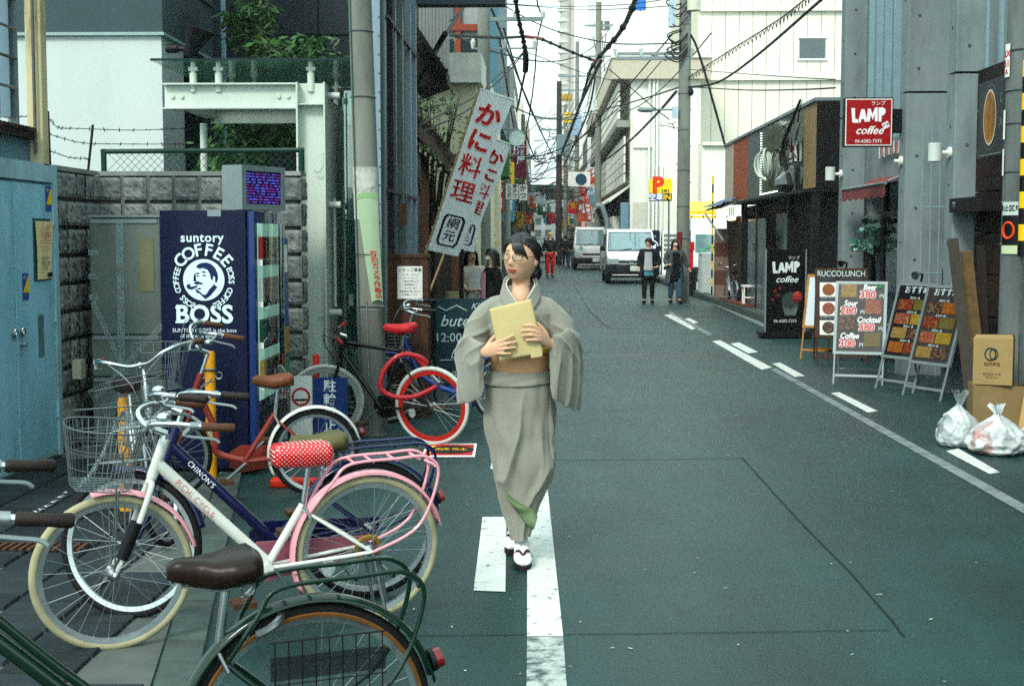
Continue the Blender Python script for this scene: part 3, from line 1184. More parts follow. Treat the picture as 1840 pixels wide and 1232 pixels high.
bm1 = MB()
ibeam(bm1, (-3.27, 12.0, 2.82), (-2.1, 12.0, 2.82), .22, .14)
b1 = bm1.build('beam', M_cw, cn)
for x in (-3.2, -3.12, -2.28, -2.2):
    MB().tube([(x, 11.992, 2.82), (x, 11.975, 2.82)], .018, 10).build('bolt', M_cw, b1, 40)
bm2 = MB()
ibeam(bm2, (-3.2, 13.5, 2.78), (-2.1, 13.5, 2.78), .14, .1)
bm2.build('beam', M_cw, cn)
for x in (-3.23, -2.03):
    MB().b2((x - .05, 12.05, 2.76), (x + .05, 13.5, 2.88)).build('beam', M_cw, cn)
MB().tube([P(366, 320, 12.9) * 1 - V((0, 0, 2)), P(366, 222, 12.9)], .035, 10).build('back_post', M_cw, cn, 40)
q = MB()
q.b2((-2.10, 11.995, 0), (-1.875, 12.009, 2.93))
q.b2((-2.112, 11.88, 0), (-2.098, 12.12, 2.93))
q.b2((-1.877, 11.88, 0), (-1.863, 12.12, 2.93))
q.b2((-2.098, 11.9, 2.74), (-1.877, 11.993, 2.75))
q.build('column', M_cw, cn)
MB().b2((-1.875, 12.13, 0), (-1.863, 12.9, 2.8)).build('side_plate', M_cw, cn)
for z in (2.83, 1.89, .95, .12):
    MB().tube([(-1.862, 12.06, z), (-1.76, 12.06, z)], .03, 12).build('spacer', M_cw, cn, 40)
MB().tube([(-1.83, 12.16, 1.0), (-1.83, 12.16, 1.95)], .012, 8).build('pull_bar', M_cw, cn, 40)
for (a, z) in ((-1.96, 2.24), (-1.94, .98)):
    MB().tube(cr([(a + .06, 11.98, z + .1), (a + .06, 11.95, z - .02), (a + .03, 11.94, z - .07), (a - .01, 11.94, z - .06)], 4), .006, 6).build('hook', M_steel, cn, 40)
for x in (-3.02, -2.8, -2.0):
    for y in (12.0, 13.5):
        q = MB().tube([(x, y, 2.86), (x, y, 3.02)], .032, 10).tube([(x, y, 3.02), (x, y, 3.11)], .022, 8).box((x, y, 3.055), (.08, .03, .03))
        q.build('glass_clamp', M_cw, cn, 40)
M_gg = mat('canopy_glass', (112, 164, 146), .12, var=.15, vs=2, alpha=.55, spec=.8)
MB().b2((-3.36, 11.9, 3.115), (-1.66, 14.1, 3.13)).build('glass_roof', M_gg, cn)
MB().b2((-3.36, 11.885, 3.112), (-1.66, 11.898, 3.133)).build('glass_edge', mat('glass_edge', (16, 52, 50), .2), cn)
# frameless glass doors beside the column
gd = thing('glass_doors', 'frameless glass door wall between the white column and the utility pole', 'door')
MB().b2((-1.775, 12.07, .02), (-1.765, 12.09, 2.9)).build('edge_strip', M_black, gd)
MB().b2((-1.76, 12.3, .03), (-1.53, 12.312, 2.9)).build('glass_leaf', glass('door_glass', (190, 220, 210), .03, .12), gd)
MB().b2((-1.86, 12.9, 0), (-1.52, 12.95, 2.9)).build('lobby_wall', mat('lobby_green', (186, 210, 200), .5, var=.25, vs=3), gd)
for z in (1.95, 1.0):
    MB().b2((-1.73, 12.28, z), (-1.69, 12.298, z + .1)).build('hinge', M_steel, gd)
MB().b2((-1.66, 12.292, .9), (-1.6, 12.299, 1.5)).build('notice', mat('notice_tan', (200, 190, 150), .6, var=.2), gd)
MB().b2((-1.72, 12.29, 2.0), (-1.62, 12.299, 2.6)).build('poster', M_paper, gd)

# ---- leaning concrete utility pole with the green banner
M_pole = mat('pole_concrete', (128, 132, 124), .85, var=.14, vs=7, bump=.2, bs=120, dirt=.55, dirtc=(78, 80, 76), streak=True, dscale=3)
up = thing('utility_pole', 'leaning grey concrete utility pole between the canopy and the wooden board', 'utility pole', (-1.375, 11.2, 0))
lean = V((-.026, 0, 1))


def pole_at(z, r, a):
    return V((lean.x * z + r * math.cos(a), r * math.sin(a), z))


def prad(z):
    return .112 - .0055 * z


q = MB().tube([lean * z for z in (0, 1, 2, 3, 4, 6, 9)], [prad(z) for z in (0, 1, 2, 3, 4, 6, 9)], 24)
q.build('shaft', M_pole, up, 50)
for z in (2.73, 3.25, 1.05):
    MB().ring(lean * z, (0, 0, 1), prad(z) + .004, .006, 24, 5).build('strap', M_steel, up)
q = MB()
q.grid(lambda a, b: pole_at(1.75 + .42 * b, prad(2) + .004, R(190 + 170 * a)), 14, 5)
q.build('paint_patch', mat('pole_paint', (188, 190, 182), .7, var=.15, dirt=.9, dirtc=(110, 112, 104), dscale=8), up, True)
q = MB()
q.grid(lambda a, b: pole_at(.02 + 1.0 * b, prad(.5) + .003, 2 * math.pi * a), 25, 4)
q.build('sleeve', mat('pole_sleeve', (108, 110, 104), .75, var=.25, dirt=.9, dirtc=(52, 52, 48), streak=True, dscale=4), up, True)
MB().tube([pole_at(z, prad(z) + .008, R(225)) for z in (.2, 1, 2, 3, 5)], .006, 6).build('ground_wire', mat('wire_green', (60, 92, 82), .6), up, 40)
MB().tube([pole_at(z, prad(z) + .006, R(262)) for z in (0, .6, 1.1)], .008, 6).build('conduit', M_steel, up, 40)
bn = thing('pole_banner', 'pale green security camera banner wrapped on the leaning utility pole', 'banner')


def ban(a, b, off=.012):
    z = 1.085 + .86 * b
    L = lean * z + V((-1.375, 11.2, 0))
    a0 = R(232 + 52 * (1 - b))
    a1 = R(318 + 8 * (1 - b))
    t = a0 + (a1 - a0) * a
    r = prad(z) + off + .02 * a
    return L + V((r * math.cos(t), r * math.sin(t), .02 * math.sin(a * 3)))


MB().grid(lambda a, b: ban(a, b), 10, 14).build('cloth', cloth('banner_green', (184, 206, 174), .3), bn, True)
MB().grid(lambda a, b: ban(a, .955 + .045 * b, .015), 10, 3).build('hem', mat('hem_green', (140, 172, 126), .7), bn, True)
bmx = bmesh.new()
for i, ch in enumerate('防犯カメラ作動中'):
    me = textmesh(ch, .058, bold=.01)
    for v in me.vertices:
        b_ = .43 - i * .057 + v.co.y / .86 * .9
        a_ = .56 + i * .01 + v.co.x / (.19 - .1 * (1 - b_))
        v.co = ban(a_, b_, .016)
    bmx.from_mesh(me)
me = bpy.data.meshes.new('lettering')
bmx.to_mesh(me)
me.materials.append(M_red)
link('lettering', me, bn)
MB().tube([pole_at(1.47, prad(1.4) + .02, R(t)) + V((-1.375, 11.2, 0)) for t in range(180, 330, 15)], .003, 4).build('cord', M_ink, bn)

# ---- steel ribbed facade behind the pole
sf = thing('ribbed_steel_facade', 'tall dark building front of vertical steel channels behind the utility pole', 'building')
M_rib = mat('rib_steel', (104, 118, 118), .45, .4, var=.2, vs=4, dirt=.6, dirtc=(48, 50, 46), streak=True)
M_ribd = mat('rib_dark', (40, 46, 48), .6, .2, var=.2)
M_plate = mat('plate_blue', (140, 158, 170), .45, .2, var=.08, dirt=.3, dirtc=(90, 100, 104), streak=True)
MB().b2((-1.5, 12.2, 0), (-1.45, 15.4, 8)).build('core', M_ribd, sf)
MB().b2((-1.52, 12.03, 0), (-1.405, 12.05, 8)).build('corner_plate', M_plate, sf)
for i in range(30):
    MB().tube([(-1.415, 12.028, .3 + i * .16), (-1.415, 12.02, .3 + i * .16)], .007, 6).build('rivet', M_rib, sf)
for i, (y, d, m) in enumerate(((12.1, .07, M_rib), (12.45, .1, M_ribd), (12.75, .09, M_rib), (13.2, .11, M_rib), (13.7, .07, M_ribd), (14.1, .1, M_plate), (14.7, .1, M_plate))):
    q = MB().b2((-1.45, y, 0), (-1.45 + d, y + .016, 8)).b2((-1.45, y + .2, 0), (-1.45 + d, y + .216, 8)).b2((-1.45 + d, y, 0), (-1.45 + d + .012, y + .09, 8))
    q.build('channel', m, sf)
for z in (2.0, 3.5):
    MB().b2((-1.36, 12.1, z), (-1.335, 14.9, z + .03)).build('tie_bar', M_ribd, sf)
MB().box((-1.3, 12.9, 1.82), (.06, .14, .2)).build('rusty_bracket', mat('rust2', (110, 78, 48), .8, var=.4), sf)
sg = thing('overhead_sign', 'dark underside of a sign box jutting over the street at the top edge', 'sign', (-1.35, 14.9, 4.08))
MB().bev((0, 0, 0), (.95, .22, .7), .01, axis=1).build('box', mat('signbox_grey', (70, 84, 92), .5), sg)
MB().b2((-.02, .05, .1), (.0, .17, .6)).build('bracket', M_steel, sg)

# ---- brown board with a staff notice
wp = thing('wooden_board', 'upright brown plank board with a staff notice beside the utility pole', 'board', (-1.42, 12.35, 0))
for i in range(5):
    x0 = .0 + i * .08
    MB().bev((x0 + .002, 0, .12), (x0 + .078, .035, 1.42), .004, axis=2).build('plank', mat('plank%d' % (i % 2), ((84, 56, 40), (74, 48, 36))[i % 2], .6, var=.3, vs=9, streak=True, bump=.15), wp)
MB().bev((-.012, -.012, 1.42), (.412, .05, 1.46), .006, axis=0).build('top_cap', M_brown, wp)
for x in (-.01, .38):
    MB().b2((x, .036, 0), (x + .03, .09, 1.42)).build('post', M_brown, wp)
MB().b2((-.01, -.15, 0), (.41, .25, .12)).build('base', mat('base_brown', (58, 42, 34), .7), wp)
nb = thing('staff_notice', 'white handwritten staff wanted notice on the brown board', 'notice')
FB = Face((-1.30, 12.345, 1.06), (1, 0, 0), (0, 0, 1), nb)
FB.rect(0, 0, .225, .29, M_paper, .002, 'sheet')
FB.text('スタッフ募集', .112, .255, .036, M_ink, .005)
for i, t in enumerate(('・キッチンスタッフ', '・ホールスタッフ', '・時給九百円より', '・委細面談にて', '・まかないあり', '年齢経験は問いません', 'お気軽にどうぞ')):
    FB.text(t, .112, .215 - i * .03, .019, M_ink, .005)

# ---- chalk board on a black stand
cb = thing('chalkboard', 'dark teal chalkboard with white lettering standing left of the woman', 'chalkboard', (-1.03, 13.3, 0))
M_chalkb = mat('chalkboard_teal', (42, 70, 78), .7, var=.25, vs=3)
MB().b2((0, 0, .16), (.62, .025, 1.02)).build('board', M_chalkb, cb)
for x in (-.03, .62):
    MB().b2((x, -.01, 0), (x + .03, .03, 1.05)).build('post', M_black, cb)
    MB().b2((x, -.18, 0), (x + .03, .2, .03)).build('foot', M_black, cb)
FC = Face((0, -.001, 0), (1, 0, 0), (0, 0, 1), cb)
M_chalk = mat('chalk', (206, 222, 222), .8, var=0)
FC.text('Kitchen', .47, .945, .085, M_chalk, shear=.4)
FC.text('butcher', .28, .8, .155, M_chalk, shear=.35, bold=.005)
FC.text('12:00 ~ 15:00', .32, .64, .12, M_chalk)
FC.text('Lunch', .28, .48, .12, M_chalk, shear=.35)
FC.text('WELCOME', .31, .28, .1, M_chalk, bold=.005)
FC.poly([(.02, .94), (.1, .9), (.2, .95), (.3, .9), (.3, .91), (.2, .96), (.1, .91), (.02, .95)], M_chalk, .003, 'scroll')
FC.poly([(.04, .42), (.5, .44), (.5, .448), (.04, .428)], M_chalk, .003, 'scroll')
FC.poly([(.02, .36), (.05, .3), (.02, .26), (.06, .2), (.07, .2), (.03, .26), (.06, .3), (.03, .36)], M_chalk, .003, 'scroll')
cw = thing('wire_crate', 'small dark slatted crate leaning behind the leaning pole', 'crate', (-1.4, 12.05, .62))
for i in range(7):
    MB().b2((.0, .0, i * .03), (.26, .16, i * .03 + .012)).build('slat', mat('crate_dark', (60, 62, 58), .6), cw)
for x in (0.02, .22):
    MB().b2((x, .0, -.62), (x + .015, .15, .2)).build('leg', M_black, cw)

# ---- white crab-restaurant flags on leaning poles
def flag(name, lab, c00, c10, c11, c01, Y, ph, chars, polex):
    """corners: bottom-left, bottom-right, top-right, top-left (pixels) on the plane at depth Y"""
    t = thing(name, lab, 'flag', group='white flags with red writing')
    q00, q10, q11, q01 = [P(c[0], c[1], Y) for c in (c00, c10, c11, c01)]

    def at(a, b, off=0.0):
        p = q00.lerp(q10, a).lerp(q01.lerp(q11, a), b)
        wv = .035 * math.sin(a * 5.5 + b * 2.2 + ph) * a + .02 * math.sin(b * 9 + ph) * a
        edge = .02 * math.sin(b * 7 + ph) * a
        return p + V((edge, wv - off, 0))
    MB().grid(lambda a, b: at(a, b), 26, 60).build('cloth', cloth('flag_cloth', (236, 240, 240), .45), t, 'all')
    for k in range(9):
        b = .02 + k * .12
        MB().box(at(-.02, b), (.05, .012, .02)).build('loop', M_paper, t)
    for body, a0, b0, size, m in chars:
        bx = bmesh.new()
        for i, ch in enumerate(body):
            me = textmesh(ch, 1.0, bold=.035 if ch in 'かに' else .012)
            for v in me.vertices:
                x, y = v.co.x * size[0], v.co.y * size[1]
                v.co = at(a0 + x, b0 - i * size[1] * 1.12 + y, .022)
            bx.from_mesh(me)
        me = bpy.data.meshes.new('lettering')
        bx.to_mesh(me)
        me.materials.append(m)
        link('lettering', me, t)
    # crest frame round the lower characters
    for (k, m) in ((0, M_ink),):
        fr_ = [(.5 - .26, .045), (.5 + .26, .045), (.5 + .34, .07), (.5 + .34, .215), (.5 + .26, .24), (.5 - .26, .24), (.5 - .34, .215), (.5 - .34, .07)]
        q = MB()
        pts = [at(a, b, .012) for a, b in fr_]
        pin = [at(.5 + (a - .5) * .78, .1425 + (b - .1425) * .9, .012) for a, b in fr_]
        for i in range(8):
            j = (i + 1) % 8
            q.add([pts[i], pts[j], pin[j], pin[i]], [(0, 1, 2, 3)])
        q.build('crest_frame', m, t)
    top, bot = at(-.03, 1.02), at(-.03, 0)
    d = (bot - top).normalized()
    foot = bot + d * (bot.z / -d.z - .0)
    MB().tube([top, foot], .014, 8).build('pole', mat('bamboo', (170, 150, 110), .6, var=.2, vs=20), t, 40)
    MB().tube([at(-.03, 1.0), at(1.0, 1.01)], .01, 6).build('cross_bar', M_paper, t, 40)
    return t


RC = mat('flag_red', (196, 40, 38), .7, var=.05)
flag('nobori_flag', 'front white flag with red crab cuisine lettering leaning over the street', (768, 449), (822, 461), (918, 182), (863, 160), 14.6, .3,
     [('かに料理', .5, .86, (.78, .142), RC), ('網元', .5, .185, (.4, .07), M_ink)], 0)
flag('nobori_flag', 'rear white flag with red lettering half hidden behind the front flag', (806, 440), (848, 454), (916, 262), (880, 246), 16.2, 2.1,
     [('かに料理', .5, .84, (.8, .135), RC), ('網元', .5, .185, (.4, .07), M_ink)], 0)

# ---- thatched gate roof, garden tree and hedge of the restaurant
gr = thing('thatched_gate', 'dark thatched gate roof with rows of rafters behind the flags', 'gate')
Mth = mat('thatch', (66, 62, 54), .95, var=.4, vs=14, bump=.8, bs=50)
q = MB()
y0, y1 = 17.0, 19.5
pr = [(-1.75, 2.95), (-1.55, 2.86), (-1.3, 2.62), (-1.02, 2.28), (-1.0, 2.36), (-1.28, 2.78), (-1.5, 3.05), (-1.75, 3.16)]
q.loft([[(x, y, z) for x, z in pr] for y in (y0, y1)])
fixn(q.build('roof', Mth, gr))
q = MB()
rnd = random.Random(2)
for i in range(420):
    t = rnd.random()
    x = -1.75 + .75 * t
    z = 3.14 - .1 * t - .75 * t * t + rnd.uniform(-.02, .02)
    d = V((rnd.uniform(.0, .07), rnd.uniform(-.06, .0), rnd.uniform(-.05, .06)))
    p = V((x, y0 - .01, z))
    q.tube([p, p + d], .006, 3)
stuff(q.build('straw_ends', Mth, gr))
for i in range(11):
    t = i / 10
    MB().box((-1.68 + .62 * t, 17.6, 2.8 - .1 * t - .46 * t * t - .06), (.028, 1.3, .045), Matrix.Rotation(.0, 3, 'Y')).build('rafter', mat('rafter', (120, 116, 104), .7), gr)
for x in (-1.55, -1.15):
    MB().b2((x - .05, 18.2, 0), (x + .05, 18.3, 2.7)).build('post', M_brown, gr)
MB().b2((-1.62, 18.35, 0), (-1.05, 18.4, 1.9)).build('screen_wall', mat('gate_dark', (44, 40, 36), .8), gr)
ev = thing('thatched_eave', 'shaggy dark thatched eave under the ribbed steel wall', 'eave')
q = MB()
rnd = random.Random(4)
for i in range(520):
    t = rnd.random()
    p = P(750 + 46 * t, 60 + 62 * t + rnd.uniform(0, 22), 15.8 + rnd.uniform(-.1, .4))
    d = V((rnd.uniform(.0, .07), rnd.uniform(-.1, .1), rnd.uniform(-.1, .0)))
    q.tube([p - V((.04, 0, 0)), p + d], .012, 3)
stuff(q.build('straw_ends', mat('thatch_dark', (38, 36, 32), .95, var=.3), ev))
q = MB()
a, b, c_, d_ = P(745, 40, 16.2), P(797, 118, 16.2), P(797, 140, 16.2), P(745, 160, 16.2)
q.add([a, b, c_, d_] + [p + V((0, 1.2, 0)) for p in (a, b, c_, d_)], [(0, 1, 2, 3), (7, 6, 5, 4), (0, 4, 5, 1), (1, 5, 6, 2), (2, 6, 7, 3), (3, 7, 4, 0)])
fixn(q.build('soffit', M_dark, ev))
MB().tube([P(748, 150, 16), P(800, 60, 15)], .03, 8).build('brace', M_black, ev, 40)
cwl = thing('corrugated_wall', 'grey corrugated metal wall high above the thatched eave', 'wall')
for i in range(9):
    pa, pb = P(752 + i * 6.2, -30, 17), P(752 + i * 6.2, 62 + i * 9, 17)
    MB().b2((pa.x, 17, pb.z), (pa.x + .036, 17.05 + .03 * (i % 2), pa.z)).build('rib', mat('corr_grey', (128, 134, 134), .6, var=.1), cwl)
tr = thing('garden_tree', 'sparse pale leaved garden tree in front of the cream building', 'tree')
tc_ = P(785, 245, 20.5)
leaves('crown', [M_foliage2, mat('leaf_pale2', (148, 164, 124), .5, var=.2)], tr, tc_, (.42, .5, .6), 900, .09, .45, .1, 11, .2)
branches('trunk', M_trunk, tr, (tc_.x - .1, tc_.y, 0), tc_, (.45, .5, .8), 26, .05, 5)
hg = thing('hedge_bush', 'clipped dark green bush behind the two women on the left', 'bush')
hc = P(818, 480, 20.5)
leaves('foliage', [M_foliage, mat('leaf_mid', (78, 118, 66))], hg, hc, (.14, .2, .45), 700, .05, .5, .1, 21, .3)
MB().tube([(hc.x, hc.y, 0), (hc.x, hc.y, 1.2)], .03, 6).build('stem', M_trunk, hg)
pp = thing('wooden_post', 'short pale stone bollard beside the chalkboard', 'bollard', (P(812, 530, 15).x, 15, 0))
MB().tube([(0, 0, 0), (0, 0, .95), (0, 0, 1.02)], [.085, .085, .07], 14).build('post', mat('stone_tan', (150, 140, 110), .8), pp, 50)
# ------------------------------------------------------------------ right side of the street
M_fc = mat('fair_concrete', (132, 145, 146), .75, var=.16, vs=2.2, bump=.15, bs=90, dirt=.7, dirtc=(90, 102, 104), streak=True)
cbd = thing('concrete_building', 'grey fair faced concrete building with projecting vertical fins on the right', 'building')
ZJ = 3.28
for (a, b, xe) in ((19.5, 19.8, 4.5), (16.2, 16.5, 4.82), (14.3, 14.6, 4.82)):
    fin = MB().bev((4.2, a, 0), (xe, b, ZJ - .012), .012, axis=2).build('fin', M_fc, cbd)
    MB().bev((4.2, a, ZJ + .012), (xe, b, 10), .012, axis=2).build('fin', M_fc, cbd)
    for z in (.75, 1.35, 1.95, 2.55, 3.55, 4.15, 4.75, 5.3):
        for x in (4.33,) if xe < 4.6 else (4.33,):
            MB().tube([(x, a - .001, z), (x, a - .006, z)], .018, 8).build('tie_hole', mat('tie_hole', (78, 88, 92), .9), fin)
        MB().tube([(4.199, (a + b) / 2, z + .2), (4.196, (a + b) / 2, z + .2)], .018, 8).build('tie_hole', mat('tie_hole'), fin)
MB().b2((4.5, 16.5, 2.35), (7, 19.5, 2.9)).build('spandrel', M_fc, cbd)
MB().b2((4.56, 19.75, 0), (7, 19.8, 10)).build('side_wall', M_fc, cbd)
MB().b2((4.82, 14.6, 0), (7, 16.2, 10)).build('alcove_wall', M_fc, cbd)
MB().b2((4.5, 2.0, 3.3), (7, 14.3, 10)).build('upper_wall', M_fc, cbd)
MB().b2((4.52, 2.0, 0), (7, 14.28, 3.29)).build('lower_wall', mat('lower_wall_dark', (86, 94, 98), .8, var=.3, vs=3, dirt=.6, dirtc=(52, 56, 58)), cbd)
# tall windows between the fins
M_mull = mat('mullion_pale', (150, 176, 184), .4, .3, var=.08)
M_wing = mat('window_teal', (46, 84, 86), .08, 0, var=.3, vs=2, spec=.8, coat=.5)
for (x, y0, y1, n) in ((4.5, 16.6, 19.45, 6), (4.47, 13.35, 14.25, 2)):
    MB().b2((x + .08, y0, 2.9 if n > 2 else 3.3), (x + .1, y1, 10)).build('window_glass', M_wing, cbd)
    for i in range(n + 1):
        y = y0 + (y1 - y0) * i / n
        MB().b2((x, y - .035, 2.9 if n > 2 else 3.3), (x + .08, y + .035, 10)).build('mullion', M_mull, cbd)
# shop front under the awning
M_shop = mat('shop_dark', (18, 20, 20), .5, var=.3)
MB().b2((5.3, 16.5, 0), (5.4, 19.5, 2.35)).build('shop_back', M_shop, cbd)
MB().b2((4.5, 16.52, 0), (4.56, 16.75, 2.35)).build('shop_jamb', M_black, cbd)
MB().b2((4.5, 18.4, 0), (4.58, 18.55, 2.35)).build('shop_jamb', M_black, cbd)
MB().b2((4.5, 16.75, 0), (4.56, 18.4, .45)).build('shop_sill', M_black, cbd)
MB().b2((4.5, 16.75, 1.88), (4.56, 18.4, 1.95)).build('shop_transom', M_black, cbd)
MB().b2((4.52, 16.76, .46), (4.53, 18.4, 1.87)).build('shop_window', glass('shop_glass', (180, 205, 205), .02, .06), cbd)
aw = thing('awning', 'faded red scalloped awning over the cafe door', 'awning')
q = MB()
A0, A1, Y0_, Y1_ = (4.5, 2.40), (4.1, 2.26), 16.7, 19.1
q.grid(lambda a, b: (A0[0] + (A1[0] - A0[0]) * b, Y0_ + (Y1_ - Y0_) * a, A0[1] + (A1[1] - A0[1]) * b - .03 * math.sin(b * math.pi)), 12, 6)
q.build('cloth', cloth('awning_red', (154, 92, 92), .3), aw, True)
q = MB()
q.grid(lambda a, b: (A1[0] - .004, Y0_ + (Y1_ - Y0_) * a, A1[1] - (.14 + .03 * abs(math.sin(a * 22))) * b), 90, 2)
q.build('valance', mat('awning_red'), aw)
MB().tube([(A1[0], Y0_, A1[1]), (A1[0], Y1_, A1[1])], .02, 8).build('front_bar', M_alu, aw, 40)
MB().tube([(A1[0] + .03, Y0_ + .02, A1[1] + .02), (A0[0], Y0_ + .02, A0[1] + .03)], .02, 8).build('arm', M_alu, aw, 40)
# leafy plant in the cafe window, its glow put into the pale leaf colour
gl = thing('window_plant', 'pale green leafy plant in a glass globe inside the cafe window', 'plant')
gp = P(1565, 425, 18.9)
leaves('leaves', [mat('leaf_glow', (158, 200, 188), .5, var=.3), mat('leaf_glow2', (66, 110, 92), .5, var=.3)], gl, gp, (.2, .2, .2), 260, .14, .6, .1, 31, .1)
MB().tube([(gp.x, gp.y, .45), (gp.x, gp.y, gp.z - .1)], [.12, .05], 10).build('stand', M_black, gl, 40)
# strung tags over the awning
sgt = thing('bunting', 'string of small pale tags hanging under the concrete lintel', 'bunting')
MB().tube(bez((4.46, 16.7, 2.86), (4.46, 18.6, 2.86), .02), .004, 4).build('cord', M_ink, sgt)
rnd = random.Random(9)
for i in range(22):
    y = 16.75 + i * .083
    MB().box((4.45, y, 2.76 - rnd.uniform(0, .04)), (.008, .045, .16), Matrix.Rotation(rnd.uniform(-.3, .3), 3, 'X')).build('tag', mat('tag%d' % (i % 3), ((200, 206, 200), (190, 120, 120), (120, 130, 130))[i % 3], .7), sgt)

# wall lamps on the fins
for (y, z, lab) in ((19.62, 2.5, 'white cylinder wall lamp on the farthest concrete fin'), (14.42, 2.48, 'white cylinder wall lamp on the nearest concrete fin'),
                    (16.36, 2.5, 'small white wall lamp on the middle concrete fin')):
    t = thing('wall_lamp', lab, 'lamp', (4.2, y, z), group='wall lamps on the concrete fins')
    MB().tube([(0, 0, 0), (-.03, 0, 0)], .055, 14).build('rose', M_paper, t, 40)
    MB().tube([(-.03, 0, 0), (-.09, 0, 0)], .02, 8).build('arm', M_paper, t, 40)
    if 'small' not in lab:
        MB().tube([(-.16, 0, -.095), (-.16, 0, -.09), (-.16, 0, .09), (-.16, 0, .095)], [.06, .068, .068, .06], 18).build('shade', mat('lamp_shade', (206, 214, 208), .5), t, 40)
# rods and gate rails in the alcove
rl = thing('alcove_rails', 'thin pale metal rods standing in the concrete alcove', 'railing')
for x, z1 in ((4.32, 2.9), (4.42, 2.9), (4.52, 2.9)):
    MB().tube([(x, 15.9, 0), (x, 15.9, z1)], .008, 6).build('rod', M_mull, rl, 40)
MB().tube([(4.3, 15.9, 1.95), (4.6, 15.9, 1.95)], .008, 6).build('cross_rod', M_mull, rl, 40)
MB().tube([(4.3, 15.9, 1.2), (4.6, 15.9, 1.2)], .008, 6).build('cross_rod', M_mull, rl, 40)
aw2 = thing('alcove_sign', 'narrow dark chalk sign hanging in the concrete alcove', 'sign', (4.56, 15.85, 0))
MB().b2((0, 0, .75), (.16, .03, 1.25)).build('board', M_black, aw2)
Face((0, -.001, .75), (1, 0, 0), (0, 0, 1), aw2).vtext('Nijiya', .08, .44, .07, mat('chalk_green', (130, 170, 90), .7))
MB().tube([(.08, .015, 1.25), (.08, .015, 1.95)], .004, 4).build('cord', M_ink, aw2)

# ---- red LAMP coffee sign
M_lampred = mat('lamp_sign_red', (160, 26, 32), .35, var=.12, vs=2, coat=.3)
ls = thing('cafe_sign', 'square red cafe sign with white lettering projecting from the concrete fin', 'sign', (3.52, 16.36, 2.665))
MB().bev((0, 0, 0), (.57, .1, .57), .008, axis=1).build('box', M_black, ls)
MB().b2((.57, .02, .16), (.68, .08, .44)).build('bracket', M_black, ls)
FL = Face((0, -.001, 0), (1, 0, 0), (0, 0, 1), ls)
FL.rect(.014, .014, .556, .556, M_paper, .001, 'border')
FL.rect(.026, .026, .544, .544, M_lampred, .003, 'panel')


def lamp_logo(F, cx, cy, w, m, h=.006):
    """hand-drawn LAMP coffee wordmark, w = width of the word LAMP"""
    k = w / 4.3
    me = []
    L = [[(0, 1.9), (.45, 1.9), (.5, .5), (1.0, .35), (.98, -.05), (.15, 0)],
         [(.85, 0), (1.25, 1.75), (1.65, 1.75), (2.05, .1), (1.7, .1), (1.62, .45), (1.28, .45), (1.2, 0)],
         [(1.95, .1), (2.05, 1.8), (2.4, 1.8), (2.65, 1.1), (2.95, 1.95), (3.3, 2.0), (3.3, .15), (2.98, .15), (2.95, 1.05), (2.68, .35), (2.45, 1.0), (2.3, .1)],
         [(3.42, .15), (3.4, 1.95), (3.9, 2.0), (4.25, 1.75), (4.3, 1.3), (4.0, .95), (3.78, .9), (3.78, .1)]]
    for pts in L:
        F.poly([(cx - w / 2 + x * k, cy + y * k * .95) for x, y in pts], m, h, 'lettering')
    F.text('coffee', cx + .03 * w, cy - .42 * w * .55, w * .33, m, h, shear=.35, bold=.012, space=1.0)
    F.text('ランプ', cx + .28 * w, cy + .55 * w, w * .14, m, h)


lamp_logo(FL, .28, .28, .4, M_letter)
q = FL.poly([(.46, .2), (.53, .235), (.505, .3), (.435, .265)], M_letter, .0065, 'badge')
FL.text('茶屋', .482, .25, .04, M_lampred, .009, rot=.45)
FL.text('06-6282-7375', .285, .065, .056, M_letter, .006)

# ---- tall black standing sign of the same cafe
bs_ = thing('standing_sign', 'tall black floor sign with cafe lettering and a coffee cup picture', 'sign', (3.6, 22.3, 0))
w_, h_ = .62, 1.42
MB().bev((0, 0, .1), (w_, .07, h_), .01, axis=1).build('panel', mat('sign_black', (16, 16, 18), .3, var=.1, coat=.3), bs_)
MB().b2((-.02, -.01, .1), (0, .08, h_)).build('side_rail', M_alu, bs_)
MB().b2((w_, -.01, .1), (w_ + .02, .08, h_)).build('side_rail', M_alu, bs_)
MB().bev((-.1, -.22, .03), (w_ + .1, .3, .1), .02, axis=2).build('base', M_black, bs_)
for x in (-.05, w_ + .05):
    for y in (-.18, .26):
        MB().tube([(x - .015, y, .03), (x + .015, y, .03)], .03, 10).build('caster', M_rubber, bs_)
FZ = Face((0, -.001, 0), (1, 0, 0), (0, 0, 1), bs_)
lamp_logo(FZ, .31, 1.04, .44, mat('letter_grey', (206, 214, 212), .5, var=0))
FZ.text('06-6282-7375', .31, .27, .066, mat('letter_grey'), .004)
FZ.poly([(.3, .36), (.48, .36), (.53, .58), (.25, .58)], mat('cup_grey', (92, 104, 100), .5, var=.4, vs=12), .002, 'cup_picture')
FZ.disc(.39, .6, .14, mat('cup_top', (60, 70, 66), .5, var=.4, vs=12), .0035, 'cup_picture', rx=1.0, n=20)
for (x, y) in ((.14, .75), (.1, .62), (.19, .68), (.22, .8)):
    FZ.disc(x, y, .028, mat('berry', (120, 26, 34), .5, var=.3, vs=30), .003, 'berry_picture', n=10)

